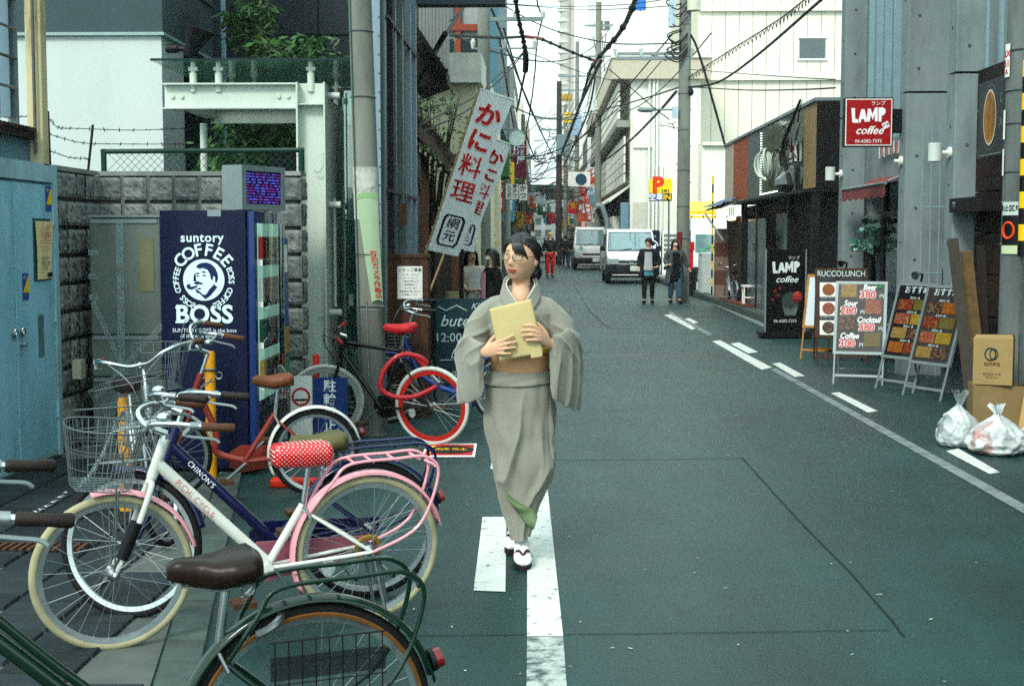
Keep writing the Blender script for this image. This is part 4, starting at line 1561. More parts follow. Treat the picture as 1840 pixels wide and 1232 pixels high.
# ---- pictures on the menu boards
def food(i):
    cols = [((196, 120, 40), (150, 60, 20)), ((200, 160, 90), (90, 120, 50)), ((180, 80, 50), (220, 190, 150)), ((150, 40, 30), (210, 160, 90)), ((90, 50, 30), (200, 180, 150)),
            ((190, 170, 60), (200, 90, 40)), ((120, 130, 60), (190, 80, 60))]
    a, b = cols[i % len(cols)]
    k = 'food_%d' % (i % len(cols))
    if k in MATS:
        return MATS[k]
    m = mat(k, tuple(c * .72 for c in a), .4, var=.5, vs=60, dirt=1.0, dirtc=tuple(c * .72 for c in b), dscale=34)
    return m


def aframe(name, lab, cat, loc, ang, w, h, lean, leg, fm, pm, group=None, back=True):
    """A-board: the sign face leans back; ang = rotation about z (0 faces -Y). Face returned in thing space"""
    t = thing(name, lab, cat, loc, ang, group)
    v = V((0, math.sin(lean), math.cos(lean)))
    u = V((1, 0, 0))
    o = V((-w / 2, 0, 0)) + v * leg
    rot = Matrix((u, u.cross(v) * -1, v)).transposed()
    fw = .032
    cx = V((0, 0, 0))
    MB().box(v * (leg + h / 2) + u * 0, (w - 2 * fw, .012, h - 2 * fw), rot).build('panel', pm, t)
    q = MB()
    for a, b, nm in ((-w / 2 + fw / 2, leg + h / 2, 0), (w / 2 - fw / 2, leg + h / 2, 0)):
        MB().box(u * a + v * b, (fw, .026, h), rot).build('frame_rail', fm, t)
    for b in (leg + fw / 2, leg + h - fw / 2):
        MB().box(v * b, (w - 2 * fw, .026, fw), rot).build('frame_rail', fm, t)
    for s in (-1, 1):
        MB().tube([u * s * (w / 2 - .02) + v * leg, u * s * (w / 2 - .02)], .013, 6).build('leg', fm, t, 40)
        if back:
            MB().tube([u * s * (w / 2 - .02) + v * (leg + h - .02), V((s * (w / 2 - .02), 2 * math.sin(lean) * (leg + h) * .95, 0))], .012, 6).build('leg', fm, t, 40)
    MB().box(v * leg * .3, (w - .06, .016, .026), rot).build('cross_bar', fm, t)
    if back:
        MB().box(V((0, 2 * math.sin(lean) * (leg + h) * .95 - .03, .12)), (w - .06, .016, .026)).build('cross_bar', fm, t)
    return t, Face(o - u.cross(v) * -.0, u, v, t)


M_menu = mat('menu_black', (20, 20, 22), .35, var=.1, coat=.2)
# wooden easel with a white board
ez, FE = aframe('wooden_easel', 'light wooden easel holding a blank white board', 'easel', (P(1458, 640, 18.3).x + .02, 18.25, 0), R(-38), .42, .72, R(11), .42, M_wood, mat('board_white', (206, 220, 226), .5, var=.03))
MB().ell((-.24, -.02, .82), (.07, .07, .08), 8, 6).build('flower_ornament', mat('flower_red', (150, 52, 44), .7, var=.4, vs=30), ez)
# blackboard lunch menu
lm, FM = aframe('lunch_menu_board', 'wood framed black lunch menu board with rows of dish photos', 'menu board', (P(1512, 650, 17.6).x, 17.6, 0), R(-8), .66, .92, R(16), .34, M_brown, M_menu)
FM.text('RUCCOLUNCH', .33, .845, .11, M_chalk, .01, xs=.8)
for r_ in range(3):
    for c_ in range(2):
        x0, y0 = .06 + c_ * .3, .62 - r_ * .25
        FM.rect(x0, y0 - .08, x0 + .22, y0 + .11, M_paper, .008, 'photo_card')
        FM.disc(x0 + .11, y0 + .015, .08, food(r_ * 2 + c_), .011, 'dish_photo', n=16)
        FM.text('ランチプレート', x0 + .11, y0 - .105, .03, M_chalk, .01)
for i in range(3):
    FM.text('サラダ・スープ・ドリンク付', .33, .055 - .0 + i * .0 + (.0 if i else 0) + i * .022, .022, M_chalk, .01)
# drinks A-board
M_pr = mat('price_red', (196, 44, 40), .5, var=0)
bb, FBb = aframe('drinks_board', 'silver framed drinks price board facing the camera', 'menu board', (P(1541, 692, 15.1).x, 15.1, 0), R(-17), .56, .83, R(17), .34, M_alu, M_menu)
rows = (('Beer', '380', 0), ('Sour', '280', 1), ('Cocktail', '380', 0), ('Coffee', '300', 1))
for i, (nm, pr_, side) in enumerate(rows):
    y = .73 - i * .185
    x = .37 if side == 0 else .17
    FBb.text(nm, x, y + .03, .088, M_letter, .014, bold=.025, shear=.2, xs=.85)
    FBb.text(pr_, x - .02, y - .055, .115, M_letter, .012, bold=.07)
    FBb.text(pr_, x - .02, y - .055, .115, M_pr, .015, bold=.02)
    FBb.text('円', x + .13, y - .07, .05, M_letter, .014)
    px0 = .06 if side == 0 else .33
    FBb.rect(px0, y - .085, px0 + .17, y + .075, food(i * 2 + (i == 0)), .011, 'drink_photo')
FBb.disc(.47, .775, .03, mat('clover', (40, 120, 70), .6), .016, 'sticker', n=8)
# two more A-boards turned to the street
for k, (px, py, lab) in enumerate(((1606, 702, 'silver framed dish photo board turned to the street beside the drinks board'), (1655, 715, 'nearest silver A board turned to the street behind the rubbish bags'))):
    p_ = G(px, py)
    t, F = aframe('menu_a_board', lab, 'menu board', (p_.x, p_.y, 0), R(-62 - 3 * k), .6, .83, R(16), .34, M_alu, M_menu if k == 0 else mat('menu_dim', (60, 56, 56), .3, var=.3, vs=6, coat=.3), 'A boards turned to the street')
    F.text('おすすめ', .3, .75, .09, M_chalk, .012)
    for r_ in range(4):
        for c_ in range(2):
            F.rect(.07 + c_ * .235, .07 + r_ * .155, .07 + c_ * .235 + .22, .07 + r_ * .155 + .115, food(r_ + c_ * 3 + k), .011, 'dish_photo')
        F.text('本日の一品', .3, .2 + r_ * .155, .03, M_chalk, .012)
# small clip lamps on top of the boards
for (px, py, Y, lab) in ((1655, 500, 14.0, 'chrome clip lamp on the nearest A board'), (1520, 478, 17.7, 'black clip lamp on the lunch menu board')):
    t = thing('clip_lamp', lab, 'lamp', P(px, py, Y), group='clip lamps on the boards')
    MB().tube([(0, 0, -.03), (0, -.05, .04), (-.05, -.1, .05)], .012, 6).build('arm', M_black, t, 40)
    MB().tube([(-.05, -.1, .05), (-.1, -.14, .03)], [.02, .045], 10).build('shade', M_chrome if px > 1600 else M_black, t, 40)

# ---- lumber, cartons and rubbish bags by the pole
for i, (a, b, w_, d_, c_, lab) in enumerate((((1712, 430, 13.4), (1748, 712, 12.6), .1, .04, (66, 62, 56), 'weathered grey plank leaning by the concrete fin'),
                                             ((1736, 452, 13.5), (1768, 690, 13.0), .11, .05, (104, 86, 56), 'tan board leaning behind the grey plank'),
                                             ((1762, 440, 13.6), (1775, 690, 13.3), .08, .05, (46, 38, 33), 'dark brown board leaning beside the pole'))):
    pa, pb = P(*a), P(*b)
    pb.z = 0
    z = (pa - pb).normalized()
    x = V((.96, -.28, 0))
    x = (x - z * x.dot(z)).normalized()
    rot = Matrix((x, z.cross(x), z)).transposed()
    o = MB().box((pa + pb) / 2, (w_, d_, (pa - pb).length), rot).build('leaning_plank', mat('lumber%d' % i, c_, .8, var=.3, vs=14, bump=.2))
    tag(o, lab, 'plank', 'planks by the pole')


def carton(name, lab, loc, rz, d, m, flaps=True, tilt=0.0):
    t = thing(name, lab, 'box', loc, rz, 'cartons by the pole')
    t.rotation_euler = (tilt, 0, rz)
    w, dp, h = d
    MB().b2((-w / 2, -dp / 2, 0), (w / 2, -dp / 2 + .006, h)).build('panel', m, t)
    MB().b2((-w / 2, dp / 2 - .006, 0), (w / 2, dp / 2, h)).build('panel', m, t)
    MB().b2((-w / 2, -dp / 2 + .007, 0), (-w / 2 + .006, dp / 2 - .007, h)).build('panel', m, t)
    MB().b2((w / 2 - .006, -dp / 2 + .007, 0), (w / 2, dp / 2 - .007, h)).build('panel', m, t)
    MB().b2((-w / 2 + .007, -dp / 2 + .007, .002), (w / 2 - .007, dp / 2 - .007, .008)).build('panel', m, t)
    if flaps:
        for s in (-1, 1):
            q = MB()
            q.add([(-w / 2, s * dp / 2, h), (w / 2, s * dp / 2, h), (w / 2 - .01, s * dp * .1, h + .03), (-w / 2 + .01, s * dp * .1, h + .025)], [(0, 1, 2, 3)])
            q.build('flap', m, t)
    return t


bx_p = P(1785, 690, 11.2)
cz = .43
cb2 = carton('cardboard_carton', 'tan cardboard carton with a dark ring logo on top of the heap', (bx_p.x, 11.2, cz), R(-22), (.3, .25, .37), M_card)
FX = Face((-.15, -.126, 0), (1, 0, 0), (0, 0, 1), cb2)
M_logo = mat('carton_ink', (46, 62, 54), .7, var=.05)
FX.annulus(.13, .245, .042, .054, M_logo, rx=.85)
FX.annulus(.155, .245, .036, .048, M_logo, rx=.7)
FX.text('珈琲商会', .145, .165, .032, mat('carton_brown', (120, 76, 44), .7), bold=.01)
FX.text('株式会社 大阪', .145, .085, .022, M_logo)
FX.text('TEL 06-6211', .145, .06, .018, M_logo)
cb3 = MB().b2((.151, -.06, .22), (.153, .08, .32)).build('red_label', mat('label_orange', (196, 96, 60), .7), cb2)
carton('cardboard_carton', 'wide tan carton under the ring logo carton', (bx_p.x + .06, 11.25, 0), R(-10), (.44, .34, .42), mat('cardboard2', (138, 118, 82), .8, var=.1), False)
carton('cardboard_carton', 'open carton tipped on its corner at the right edge', (bx_p.x + .27, 10.75, .04), R(-38), (.36, .26, .42), mat('cardboard3', (172, 146, 96), .8, var=.08), True, R(-24))


def bagmat():
    m = mat('bag_plastic', (176, 184, 184), .28, var=.1, vs=6, bump=.0, spec=.6)
    n = m.node_tree
    b = n.nodes['Principled BSDF']
    src = b.inputs['Base Color'].links[0].from_socket
    tc = n.nodes.new('ShaderNodeTexCoord')
    v = n.nodes.new('ShaderNodeTexVoronoi')
    v.inputs['Scale'].default_value = 7
    n.links.new(tc.outputs['Object'], v.inputs['Vector'])
    r = n.nodes.new('ShaderNodeValToRGB')
    e = r.color_ramp.elements
    e[0].position, e[0].color = 0, (.55, .6, .6, 1)
    e[1].position, e[1].color = 1, (.5, .42, .3, 1)
    for p_, c_ in ((.55, (.6, .64, .64, 1)), (.62, (.32, .07, .05, 1)), (.7, (.55, .58, .58, 1)), (.82, (.09, .1, .09, 1)), (.9, (.5, .54, .52, 1))):
        k = e.new(p_)
        k.color = c_
    n.links.new(v.outputs['Color'], r.inputs[0])
    t = n.nodes.new('ShaderNodeTexNoise')
    t.inputs['Scale'].default_value = 4
    n.links.new(tc.outputs['Object'], t.inputs['Vector'])
    rr = n.nodes.new('ShaderNodeValToRGB')
    rr.color_ramp.elements[0].position = .4
    rr.color_ramp.elements[1].position = .58
    rr.color_ramp.elements[1].color = (.9, .9, .9, 1)
    n.links.new(t.outputs['Fac'], rr.inputs[0])
    mx = n.nodes.new('ShaderNodeMixRGB')
    n.links.new(rr.outputs[0], mx.inputs[0])
    n.links.new(src, mx.inputs[1])
    n.links.new(r.outputs[0], mx.inputs[2])
    n.links.new(mx.outputs[0], b.inputs['Base Color'])
    return m


M_bag = bagmat()


def bag(lab, loc, r, h, seed, tail):
    t = thing('rubbish_bag', lab, 'rubbish bag', loc, seed, 'rubbish bags by the pole')
    prof = [(0, .62), (.03, .86), (.12, 1.0), (.3, 1.04), (.5, .95), (.68, .72), (.82, .42), (.92, .2), (1.0, .08)]

    def fn(a, b):
        rr, = interp([(p[0], p[1]) for p in prof], b)
        th = a * 2 * math.pi
        p = V((math.cos(th), math.sin(th), b * 2))
        cre = abs(noise.noise(V((p.x * 2.2 + seed * 9, p.y * 2.2, b * 2.5)))) * .22 + .05 * abs(math.sin(th * 9 + seed + 3 * noise.noise(V((b * 3, seed, 0))))) * b
        cre += .14 * noise.noise(V((p.x * 5, p.y * 5 + seed, b * 6))) + .06 * noise.noise(V((p.x * 11, p.y * 11 + seed, b * 13)))
        k = rr * (1.06 - cre)
        return V((r * k * math.cos(th), r * k * .85 * math.sin(th), h * b * (1 - .08 * noise.noise(V((p.x, p.y, seed))))))
    MB().grid(fn, 64, 36, cu=True).build('bag', M_bag, t, 'all')
    q = MB()
    for k in range(3):
        a = seed + k * 2.1

        def tl(u, v, a=a):
            w = .02 + .05 * v
            return V(((u - .5) * w * 2 * math.cos(a) + tail[0] * v * v, (u - .5) * w * 2 * math.sin(a) + tail[1] * v * v, h * .97 + tail[2] * v + .02 * math.sin(u * 8)))
        q.grid(tl, 7, 7)
    q.build('knot', M_bag, t, 'all')
    return t


b1 = G(1722, 800)
bag('rear rubbish bag of clear plastic with a tall twisted top', (b1.x, b1.y, 0), .19, .32, 1.3, (-.1, .0, .12))
b2_ = G(1790, 812)
bag('front plump rubbish bag beside the cartons', (b2_.x, b2_.y - .02, 0), .24, .29, 4.2, (-.03, -.02, .07))
b3 = G(1862, 812)
bag('rubbish bag cut off by the right edge of the view', (b3.x + .04, b3.y + .02, 0), .2, .26, 7.7, (.05, 0, .06))

# ---- brown timber cladding with the oval sign
tb = thing('timber_cladding', 'dark brown timber cladding below the corner window', 'cladding')
for i in range(8):
    z0 = .02 + i * .41
    MB().b2((4.40, 12.2, z0), (4.515, 14.22, z0 + .395)).build('board', mat('clad%d' % (i % 3), ((46, 34, 28), (38, 29, 25), (56, 40, 32))[i % 3], .7, var=.35, vs=8, streak=False), tb)
tbb = thing('timber_shelf', 'short dark timber beam fixed across the cladding', 'beam')
MB().b2((4.15, 13.2, 1.86), (4.395, 14.25, 2.0)).build('beam', mat('beam_dark', (30, 27, 25), .7), tbb)
MB().ell((4.2, 14.1, 1.93), (.07, .09, .06), 10, 6).build('knot', M_steel, tbb)
os_ = thing('oval_sign', 'charcoal sign with a pale oval ring on the timber wall', 'sign', (4.2, 12.8, 2.36))
MB().b2((0, 0, 0), (.06, .74, .72)).build('panel', mat('sign_charcoal', (52, 56, 58), .5, var=.1), os_)
FO = Face((-.001, .74, 0), (0, -1, 0), (0, 0, 1), os_)
FO.annulus(.36, .37, .3, .306, M_alu, .002, rx=.8)
FO.disc(.36, .37, .245, mat('oval_pic', (150, 104, 34), .4, var=.6, vs=9), .002, 'oval_picture', rx=.72, n=32)
FO.annulus(.36, .37, .24, .262, mat('oval_ring', (206, 196, 176), .4), .004, rx=.72)  # plain pale ring round the oval picture
MB().b2((.06, .1, .2), (.3, .2, .5)).build('bracket', M_black, os_)
FO.text('C', .68, .52, .12, M_alu, .003)
FO.text('A', .68, .3, .12, M_alu, .003)
FO.rect(.06, .02, .68, .03, M_alu, .002)
po = thing('wall_poster', 'long white flyer with pink character on the timber wall', 'poster')
FP = Face((4.38, 13.25, 1.02), (0, -1, 0), (0, 0, 1), po)
FP.rect(0, 0, .3, .42, M_paper, .0, 'sheet')
FP.text('寿', .15, .3, .15, mat('poster_pink', (220, 110, 120), .6, var=0), .003)
for i in range(4):
    FP.text('ご案内のお知らせ', .15, .19 - i * .045, .032, mat('poster_teal', (70, 120, 130), .6, var=0), .003)

# ---- right utility pole with striped guard
rpz = thing('utility_pole', 'thick concrete utility pole with signs at the right edge', 'utility pole', (4.02, 11.7, 0))
q = MB().tube([(0, 0, z) for z in (0, 2, 4, 6, 9)], [.175, .168, .16, .152, .14], 28)
q.build('shaft', mat('pole_concrete2', (112, 120, 118), .85, var=.25, vs=5, bump=.3, bs=70, dirt=.7, dirtc=(66, 72, 72), streak=True), rpz, 50)
for z in (1.55, 1.9, 2.15, 2.55, 2.82, 3.15):
    MB().ring((0, 0, z), (0, 0, 1), .172, .006, 28, 5).build('strap', M_steel, rpz)


def pole_plate(name, lab, z0, z1, a0, a1, m, writes=()):
    t = thing(name, lab, 'sign', (4.02, 11.7, 0))
    r_ = .182
    MB().grid(lambda a, b: (r_ * math.cos(R(a0 + (a1 - a0) * a)), r_ * math.sin(R(a0 + (a1 - a0) * a)), z0 + (z1 - z0) * b), 10, 2).build('plate', m, t, True)
    for body, fa, fb, size, mm in writes:
        me = textmesh(body, size, bold=.02)
        for v in me.vertices:
            ang = a0 + (a1 - a0) * fa + math.degrees(v.co.x / r_)
            v.co = V(((r_ + .004) * math.cos(R(ang)), (r_ + .004) * math.sin(R(ang)), z0 + (z1 - z0) * fb + v.co.y))
        me.materials.append(mm)
        link('lettering', me, t)
    return t


pole_plate('number_plate', 'white plate with red number high on the right utility pole', 2.93, 3.2, 182, 204, M_paper,
           (('2X', .5, .7, .075, M_red), ('51', .5, .4, .075, M_red), ('A', .5, .15, .06, M_red)))
pole_plate('name_plate', 'narrow blank white plate above the middle of the right pole', 2.42, 2.66, 180, 192, M_paper)
pole_plate('name_plate', 'narrow blank white plate below the middle of the right pole', 2.12, 2.34, 180, 190, M_paper)
pole_plate('area_sign', 'pale sign naming a restricted area on the right pole', 1.79, 1.9, 190, 240, mat('plate_pale', (190, 204, 196), .6), (('禁止区域', .5, .5, .055, M_ink),))
t = pole_plate('ring_sign', 'orange ring no entry style sign below the area sign', 1.55, 1.785, 190, 240, M_black)
ringpts = [((.19) * math.cos(R(215 + 16 * math.cos(a))), .19 * math.sin(R(215 + 16 * math.cos(a))), 1.665 + .065 * math.sin(a)) for a in [i * 2 * math.pi / 24 for i in range(24)]]
MB().tube(ringpts, .011, 6, closed=True).build('ring', mat('ring_orange', (220, 84, 40), .5), t, True)
pole_plate('label_plate', 'small cream green label under the ring sign', 1.47, 1.54, 190, 240, mat('plate_cream', (196, 206, 170), .6))
gw = thing('striped_guard', 'yellow and black striped guy wire guard at the right edge', 'guard', (3.865, 11.2, 0))
for i in range(12):
    z = 1.45 + i * .13
    MB().tube([(0, 0, z), (0, 0, z + .13)], .047, 16).build('band', M_yellow if i % 2 else M_black, gw, 50)
MB().tube([(0, 0, 0), (0, .05, 1.45)], .012, 6).build('wire', M_steel, gw, 40)
MB().ring((.02, 0, 3.05), (0, 1, 0), .05, .014, 14, 6).build('eye', M_black, gw, True)
MB().tube([(0, 0, 3.01), (.2, .2, 8)], .012, 6).build('wire', M_steel, gw, 40)

# ---- dark shop building with mirrored upper front
ds = thing('dark_shop', 'low dark shop building with mirrored upper panels beyond the cafe', 'building')
M_dk = mat('shop_black', (22, 20, 19), .6, var=.3)
M_mir = mat('mirror_panel', (150, 168, 166), .06, .9, var=.12, vs=1.2)
MB().b2((4.56, 23.0, 2.42), (7, 34.4, 3.84)).build('upper_core', M_dk, ds)
MB().b2((4.5, 22.95, 2.42), (7, 22.998, 3.86)).build('end_wall', mat('end_black', (14, 13, 13), .7, var=.2), ds)
for (a, b, m) in ((23.0, 24.1, mat('panel_tan', (150, 124, 84), .4, var=.15)), (24.12, 25.3, M_mir), (25.32, 26.6, M_mir), (26.62, 28.8, mat('panel_glassy', (62, 72, 50), .1, .3, var=.5, vs=2)),
                  (28.82, 30.6, mat('panel_grey', (92, 104, 102), .35, .1, var=.2)), (30.62, 32.9, mat('panel_brick', (150, 84, 54), .7, var=.2, vs=8)), (32.92, 34.4, mat('panel_beige', (176, 166, 152), .7))):
    MB().b2((4.5, a, 2.44), (4.555, b, 3.84)).build('panel', m, ds)
MB().b2((4.46, 22.95, 3.845), (7, 34.4, 3.9)).build('coping', M_alu, ds)
for i in range(26):
    MB().box((4.49, 28.75, 2.5 + i * .05), (.02, .03, .02)).build('bulb', mat('bulb_lit', (230, 250, 250), .4, emit=1.2, var=0), ds)
for i in range(30):
    MB().box((4.49, 26.7 + i * .07, 2.5), (.02, .03, .02)).build('bulb', mat('bulb_lit'), ds)
MB().b2((4.3, 22.9, 2.36), (5.6, 31.0, 2.41)).build('canopy', mat('canopy_black', (24, 24, 25), .5), ds)
MB().b2((4.95, 22.9, 0), (7, 34.4, 2.36)).build('ground_floor', M_dk, ds)
for y in (22.92, 25.2, 28.9, 31.0):
    MB().b2((4.44, y, 0), (4.56, y + .1, 2.36)).build('pillar', mat('pillar_dark', (30, 28, 27), .5), ds)
MB().b2((4.85, 27.4, .1), (4.94, 28.9, 2.1)).build('pale_door', mat('door_pale', (150, 164, 164), .5), ds)
MB().b2((4.46, 28.0, .1), (4.5, 30.2, 2.0)).build('window_panel', mat('window_sheen', (92, 108, 108), .2, var=.2), ds)
FC2 = Face((4.455, 30.0, 1.3), (0, -1, 0), (0, 0, 1), ds)
FC2.text('CRAZY', .9, .1, .25, M_ink, .002)
MB().b2((4.2, 29.2, 0), (4.95, 32.8, .2)).build('step', mat('step_brick', (110, 66, 52), .8, var=.2, vs=8), ds)
MB().b2((4.5, 31.1, .2), (4.9, 34.0, 2.1)).build('entrance_wall', mat('entrance_brown', (70, 52, 42), .7), ds)
q = MB()
q.grid(lambda a, b: (4.0 + .6 * b, 30.8 + 3.6 * a, 2.28 + .22 * b + .02 * math.sin(a * 30)), 30, 3)
q.build('tin_roof', mat('tin_roof', (70, 78, 84), .5, .3, var=.3), ds)
for i in range(3):
    MB().ell((4.3, 31.3 + i * .35, 2.05), (.05, .05, .05), 8, 6).build('lamp_bulb', mat('bulb_warm', (255, 214, 150), .4, emit=3.0, var=0), ds)
    MB().tube([(4.3, 31.3 + i * .35, 2.05), (4.3, 31.3 + i * .35, 2.3)], .008, 4).build('lamp_cord', M_ink, ds)
MB().tube([(4.0, 34.2, 2.2), (4.02, 30.9, 1.55)], .02, 6).build('awning_rod', M_alu, ds, 40)
tp = thing('blue_tarp', 'crumpled blue tarpaulin on the small tin roof', 'tarp')
q = MB()
q.grid(lambda a, b: (3.95 + .5 * b, 31.5 + 2.9 * a, 2.35 + .18 * b + .06 * noise.noise(V((a * 6, b * 4, 2)))), 16, 8)
q.build('sheet', mat('tarp_blue', (84, 112, 140), .6, var=.2), tp, True)
hr = thing('hose_coil', 'pale coiled hose hanging on the mirrored shop front', 'hose', (4.42, 27.6, 3.05))
for k in range(6):
    MB().ring((-.02 * (k % 2), (k - 2.5) * .07, 0), (.9, .2 * (k - 2), .1), .3 - .02 * (k % 3), .022, 22, 6).build('loop', mat('hose_white', (196, 208, 196), .5), hr, True)
ws = thing('wall_notice_sign', 'small red and white notice sign on the mirrored shop front', 'sign', (4.44, 24.6, 2.95))
MB().b2((0, 0, 0), (.04, .55, .32)).build('plate', M_paper, ws)
Face((-.001, .55, 0), (0, -1, 0), (0, 0, 1), ws).rect(.04, .2, .5, .3, M_red, .002, 'red_band')
Face((-.001, .55, 0), (0, -1, 0), (0, 0, 1), ws).text('火災', .28, .1, .14, M_red, .002)
hp = thing('hood_vent', 'small metal hood vent under the notice sign', 'vent', (4.44, 24.7, 2.55))
MB().prism([(0, 0), (-.25, .0), (-.25, .1), (0, .34)], (0, 0, 0), (1, 0, 0), (0, 0, 1), -.5).build('hood', M_alu, hp)
MB().b2((-.2, .05, -.12), (0, .45, 0)).build('duct', M_black, hp)
# bare twigs of a small tree in front of the mirrored panels
bt = thing('bare_tree', 'bare branching tree before the mirrored shop front', 'tree')
q = MB()
q.tube(cr([(4.35, 24.4, 2.5), (4.33, 25.2, 3.2), (4.3, 24.3, 3.55), (4.3, 23.4, 3.9)], 5), [.05 - .002 * i for i in range(16)], 6)
q.build('trunk', mat('bark_dark', (38, 36, 34), .8), bt, 40)
rnd = random.Random(8)
q = MB()
for i in range(26):
    s0 = V((4.32, rnd.uniform(23.6, 25.6), rnd.uniform(2.9, 3.6)))
    e0 = s0 + V((rnd.uniform(-.1, .05), rnd.uniform(-1.0, 1.0), rnd.uniform(-.25, .35)))
    q.tube(cr([s0, s0.lerp(e0, .5) + V((0, 0, .08)), e0], 4), [.016 - .0015 * k for k in range(9)], 4)
q.build('crown', mat('bark_dark'), bt, 40)
tpz = thing('tiled_pier', 'low brown tiled gate pier at the edge of the parking lot', 'pier')
for r_ in range(5):
    for c_ in range(2):
        MB().b2((4.2 + c_ * .22 + .003, 33.6, .13 + r_ * .34 + .004), (4.2 + c_ * .22 + .217, 33.97, .13 + (r_ + 1) * .34)).build('tile', mat('tile%d' % (r_ % 2), ((140, 122, 110), (104, 70, 62))[r_ % 2], .6, var=.1), tpz)
MB().b2((4.21, 33.62, 0), (4.63, 33.98, 1.82)).build('core', M_mortar, tpz)
MB().b2((4.6, 33.8, 0), (5.2, 34.0, 1.9)).build('wing', mat('tile1'), tpz)
stl = thing('white_stool', 'small white stool on the brick step of the dark shop', 'stool', (4.28, 29.6, .2))
MB().b2((0, 0, .36), (.42, .3, .4)).build('seat', M_paper, stl)
for x in (.02, .37):
    for y in (.02, .25):
        MB().b2((x, y, 0), (x + .03, y + .03, .36)).build('leg', M_paper, stl)
for y in (.02, .25):
    MB().b2((.05, y, .12), (.37, y + .025, .15)).build('rail', M_paper, stl)
# stacked goods by the parking lot
cnv = thing('covered_pallet', 'white covered pallet with a green tarpaulin on top by the kerb', 'pallet', (4.25, 37, .13))
q = MB()
q.bev((0, 0, 0), (.62, .9, 1.05), .06, axis=2)
q.build('wrapped_load', mat('wrap_white', (206, 210, 206), .6, var=.06, bump=.3, bs=8), cnv, 40)
MB().grid(lambda a, b: (-.03 + .68 * a, -.03 + .98 * b, 1.07 + .3 * math.sin(a * 3.1) * (.6 + .4 * noise.noise(V((a * 4, b * 4, 0))))), 12, 12).build('tarp', mat('tarp_green', (52, 140, 104), .5, var=.2), cnv, True)
pc = thing('red_pole_guard', 'red post cap standing on a black weight by the parked truck', 'post', (3.98, 38.5, 0))
MB().bev((0, 0, 0), (.3, .3, .75), .05, axis=2).build('base', M_black, pc, 40)
MB().tube([(.15, .15, .75), (.15, .15, 1.25)], .07, 10).build('post', M_red, pc, 40)
MB().tube([(.15, .15, 1.25), (.15, .15, 1.5)], .1, 12).build('cap', M_red, pc, 40)
# ------------------------------------------------------------------ buildings further up the street
M_cream2 = mat('panel_cream', (217, 214, 200), .7, var=.03, vs=1, dirt=.2, dirtc=(196, 190, 168), streak=True, dscale=.6)
M_cream3 = mat('render_cream', (222, 221, 210), .75, var=.04, vs=1, dirt=.3, dirtc=(170, 170, 160), streak=True, dscale=.8)
tbld = thing('panel_building', 'tall pale cream building of vertical panels behind the dark shop', 'building')
MB().b2((7.3, 66.1, 0), (22, 80, 30)).build('core', mat('panel_joint', (192, 187, 168), .8), tbld)
x = 7.3
while x < 21.5:
    for z0, z1 in ((0, 9.0), (9.25, 12.2), (12.5, 22)):
        MB().b2((x + .012, 66.0, z0), (x + .628, 66.1, z1)).build('panel', M_cream2, tbld)
    x += .64
for z in (9.0, 12.2):
    MB().b2((7.3, 65.8, z), (22, 66.12, z + .25)).build('ledge', M_cream2, tbld)
wn = MB().b2((12.05, 65.96, 10.0), (13.25, 65.99, 10.95)).build('window', M_glassd, tbld)
MB().b2((11.95, 65.9, 9.92), (13.35, 66.0, 10.0)).build('window_sill', M_paper, wn)
MB().b2((11.98, 65.93, 10.95), (13.32, 66.0, 11.02)).build('window_head', M_paper, wn)
MB().b2((6.9, 60.5, 0), (9.2, 65.9, 5.6)).build('low_wing', M_cream3, tbld)
MB().b2((6.9, 60.3, 5.6), (9.3, 66, 5.75)).build('wing_coping', M_cream2, tbld)
MB().b2((6.95, 60.4, 1.9), (9.2, 60.48, 2.4)).build('yellow_band', mat('band_yellow_pale', (236, 224, 120), .6), tbld)

cbl = thing('corner_building', 'cream corner building with overhanging upper storey past the parking sign', 'building')
MB().b2((3.9, 62, 0), (7.0, 97, 8.6)).build('wall', M_cream3, cbl)
MB().b2((3.05, 61.6, 8.6), (7.4, 97, 9.5)).build('overhang', mat('overhang_tan', (186, 178, 160), .75, var=.06), cbl)
MB().b2((3.0, 61.5, 9.5), (7.4, 97, 9.62)).build('parapet_cap', M_cream2, cbl)
# upper balcony boards sloping along the street face
for i in range(4):
    MB().b2((3.35 + .0 * i, 62.3, 6.9 + i * .42), (3.45, 97, 7.22 + i * .42)).build('balcony_board', M_cream3, cbl)
MB().b2((3.3, 62.3, 6.55), (3.9, 97, 6.85)).build('balcony_floor', mat('soffit_grey', (150, 150, 142), .8), cbl)
for i in range(5):
    MB().b2((3.62, 62.3, 4.1 + i * .42), (3.7, 97, 4.46 + i * .42)).build('wall_board', M_cream3, cbl)
q = MB()
q.add([(3.9, 62.3, 4.0), (3.0, 62.3, 3.3), (3.0, 90, 3.3), (3.9, 90, 4.0), (3.9, 62.3, 3.9), (3.0, 62.3, 3.22), (3.0, 90, 3.22), (3.9, 90, 3.9)],
      [(0, 1, 2, 3), (7, 6, 5, 4), (0, 4, 5, 1), (1, 5, 6, 2), (2, 6, 7, 3), (3, 7, 4, 0)])
fixn(q.build('lean_to_roof', M_cream3, cbl))
MB().b2((3.86, 63, 0), (3.895, 95, 3.9)).build('shop_opening', M_dark, cbl)
MB().b2((3.5, 62.2, .3), (3.86, 63.5, 3.2)).build('meter_cabinet', mat('cabinet_blue', (116, 142, 156), .5), cbl)
MB().b2((3.2, 63.6, 1.0), (3.85, 66.5, 2.6)).build('side_shed', M_cream3, cbl)
for i in range(4):
    MB().b2((3.19, 63.6, 1.0 + i * .4), (3.2, 66.5, 1.03 + i * .4)).build('shed_joint', M_steel, cbl)
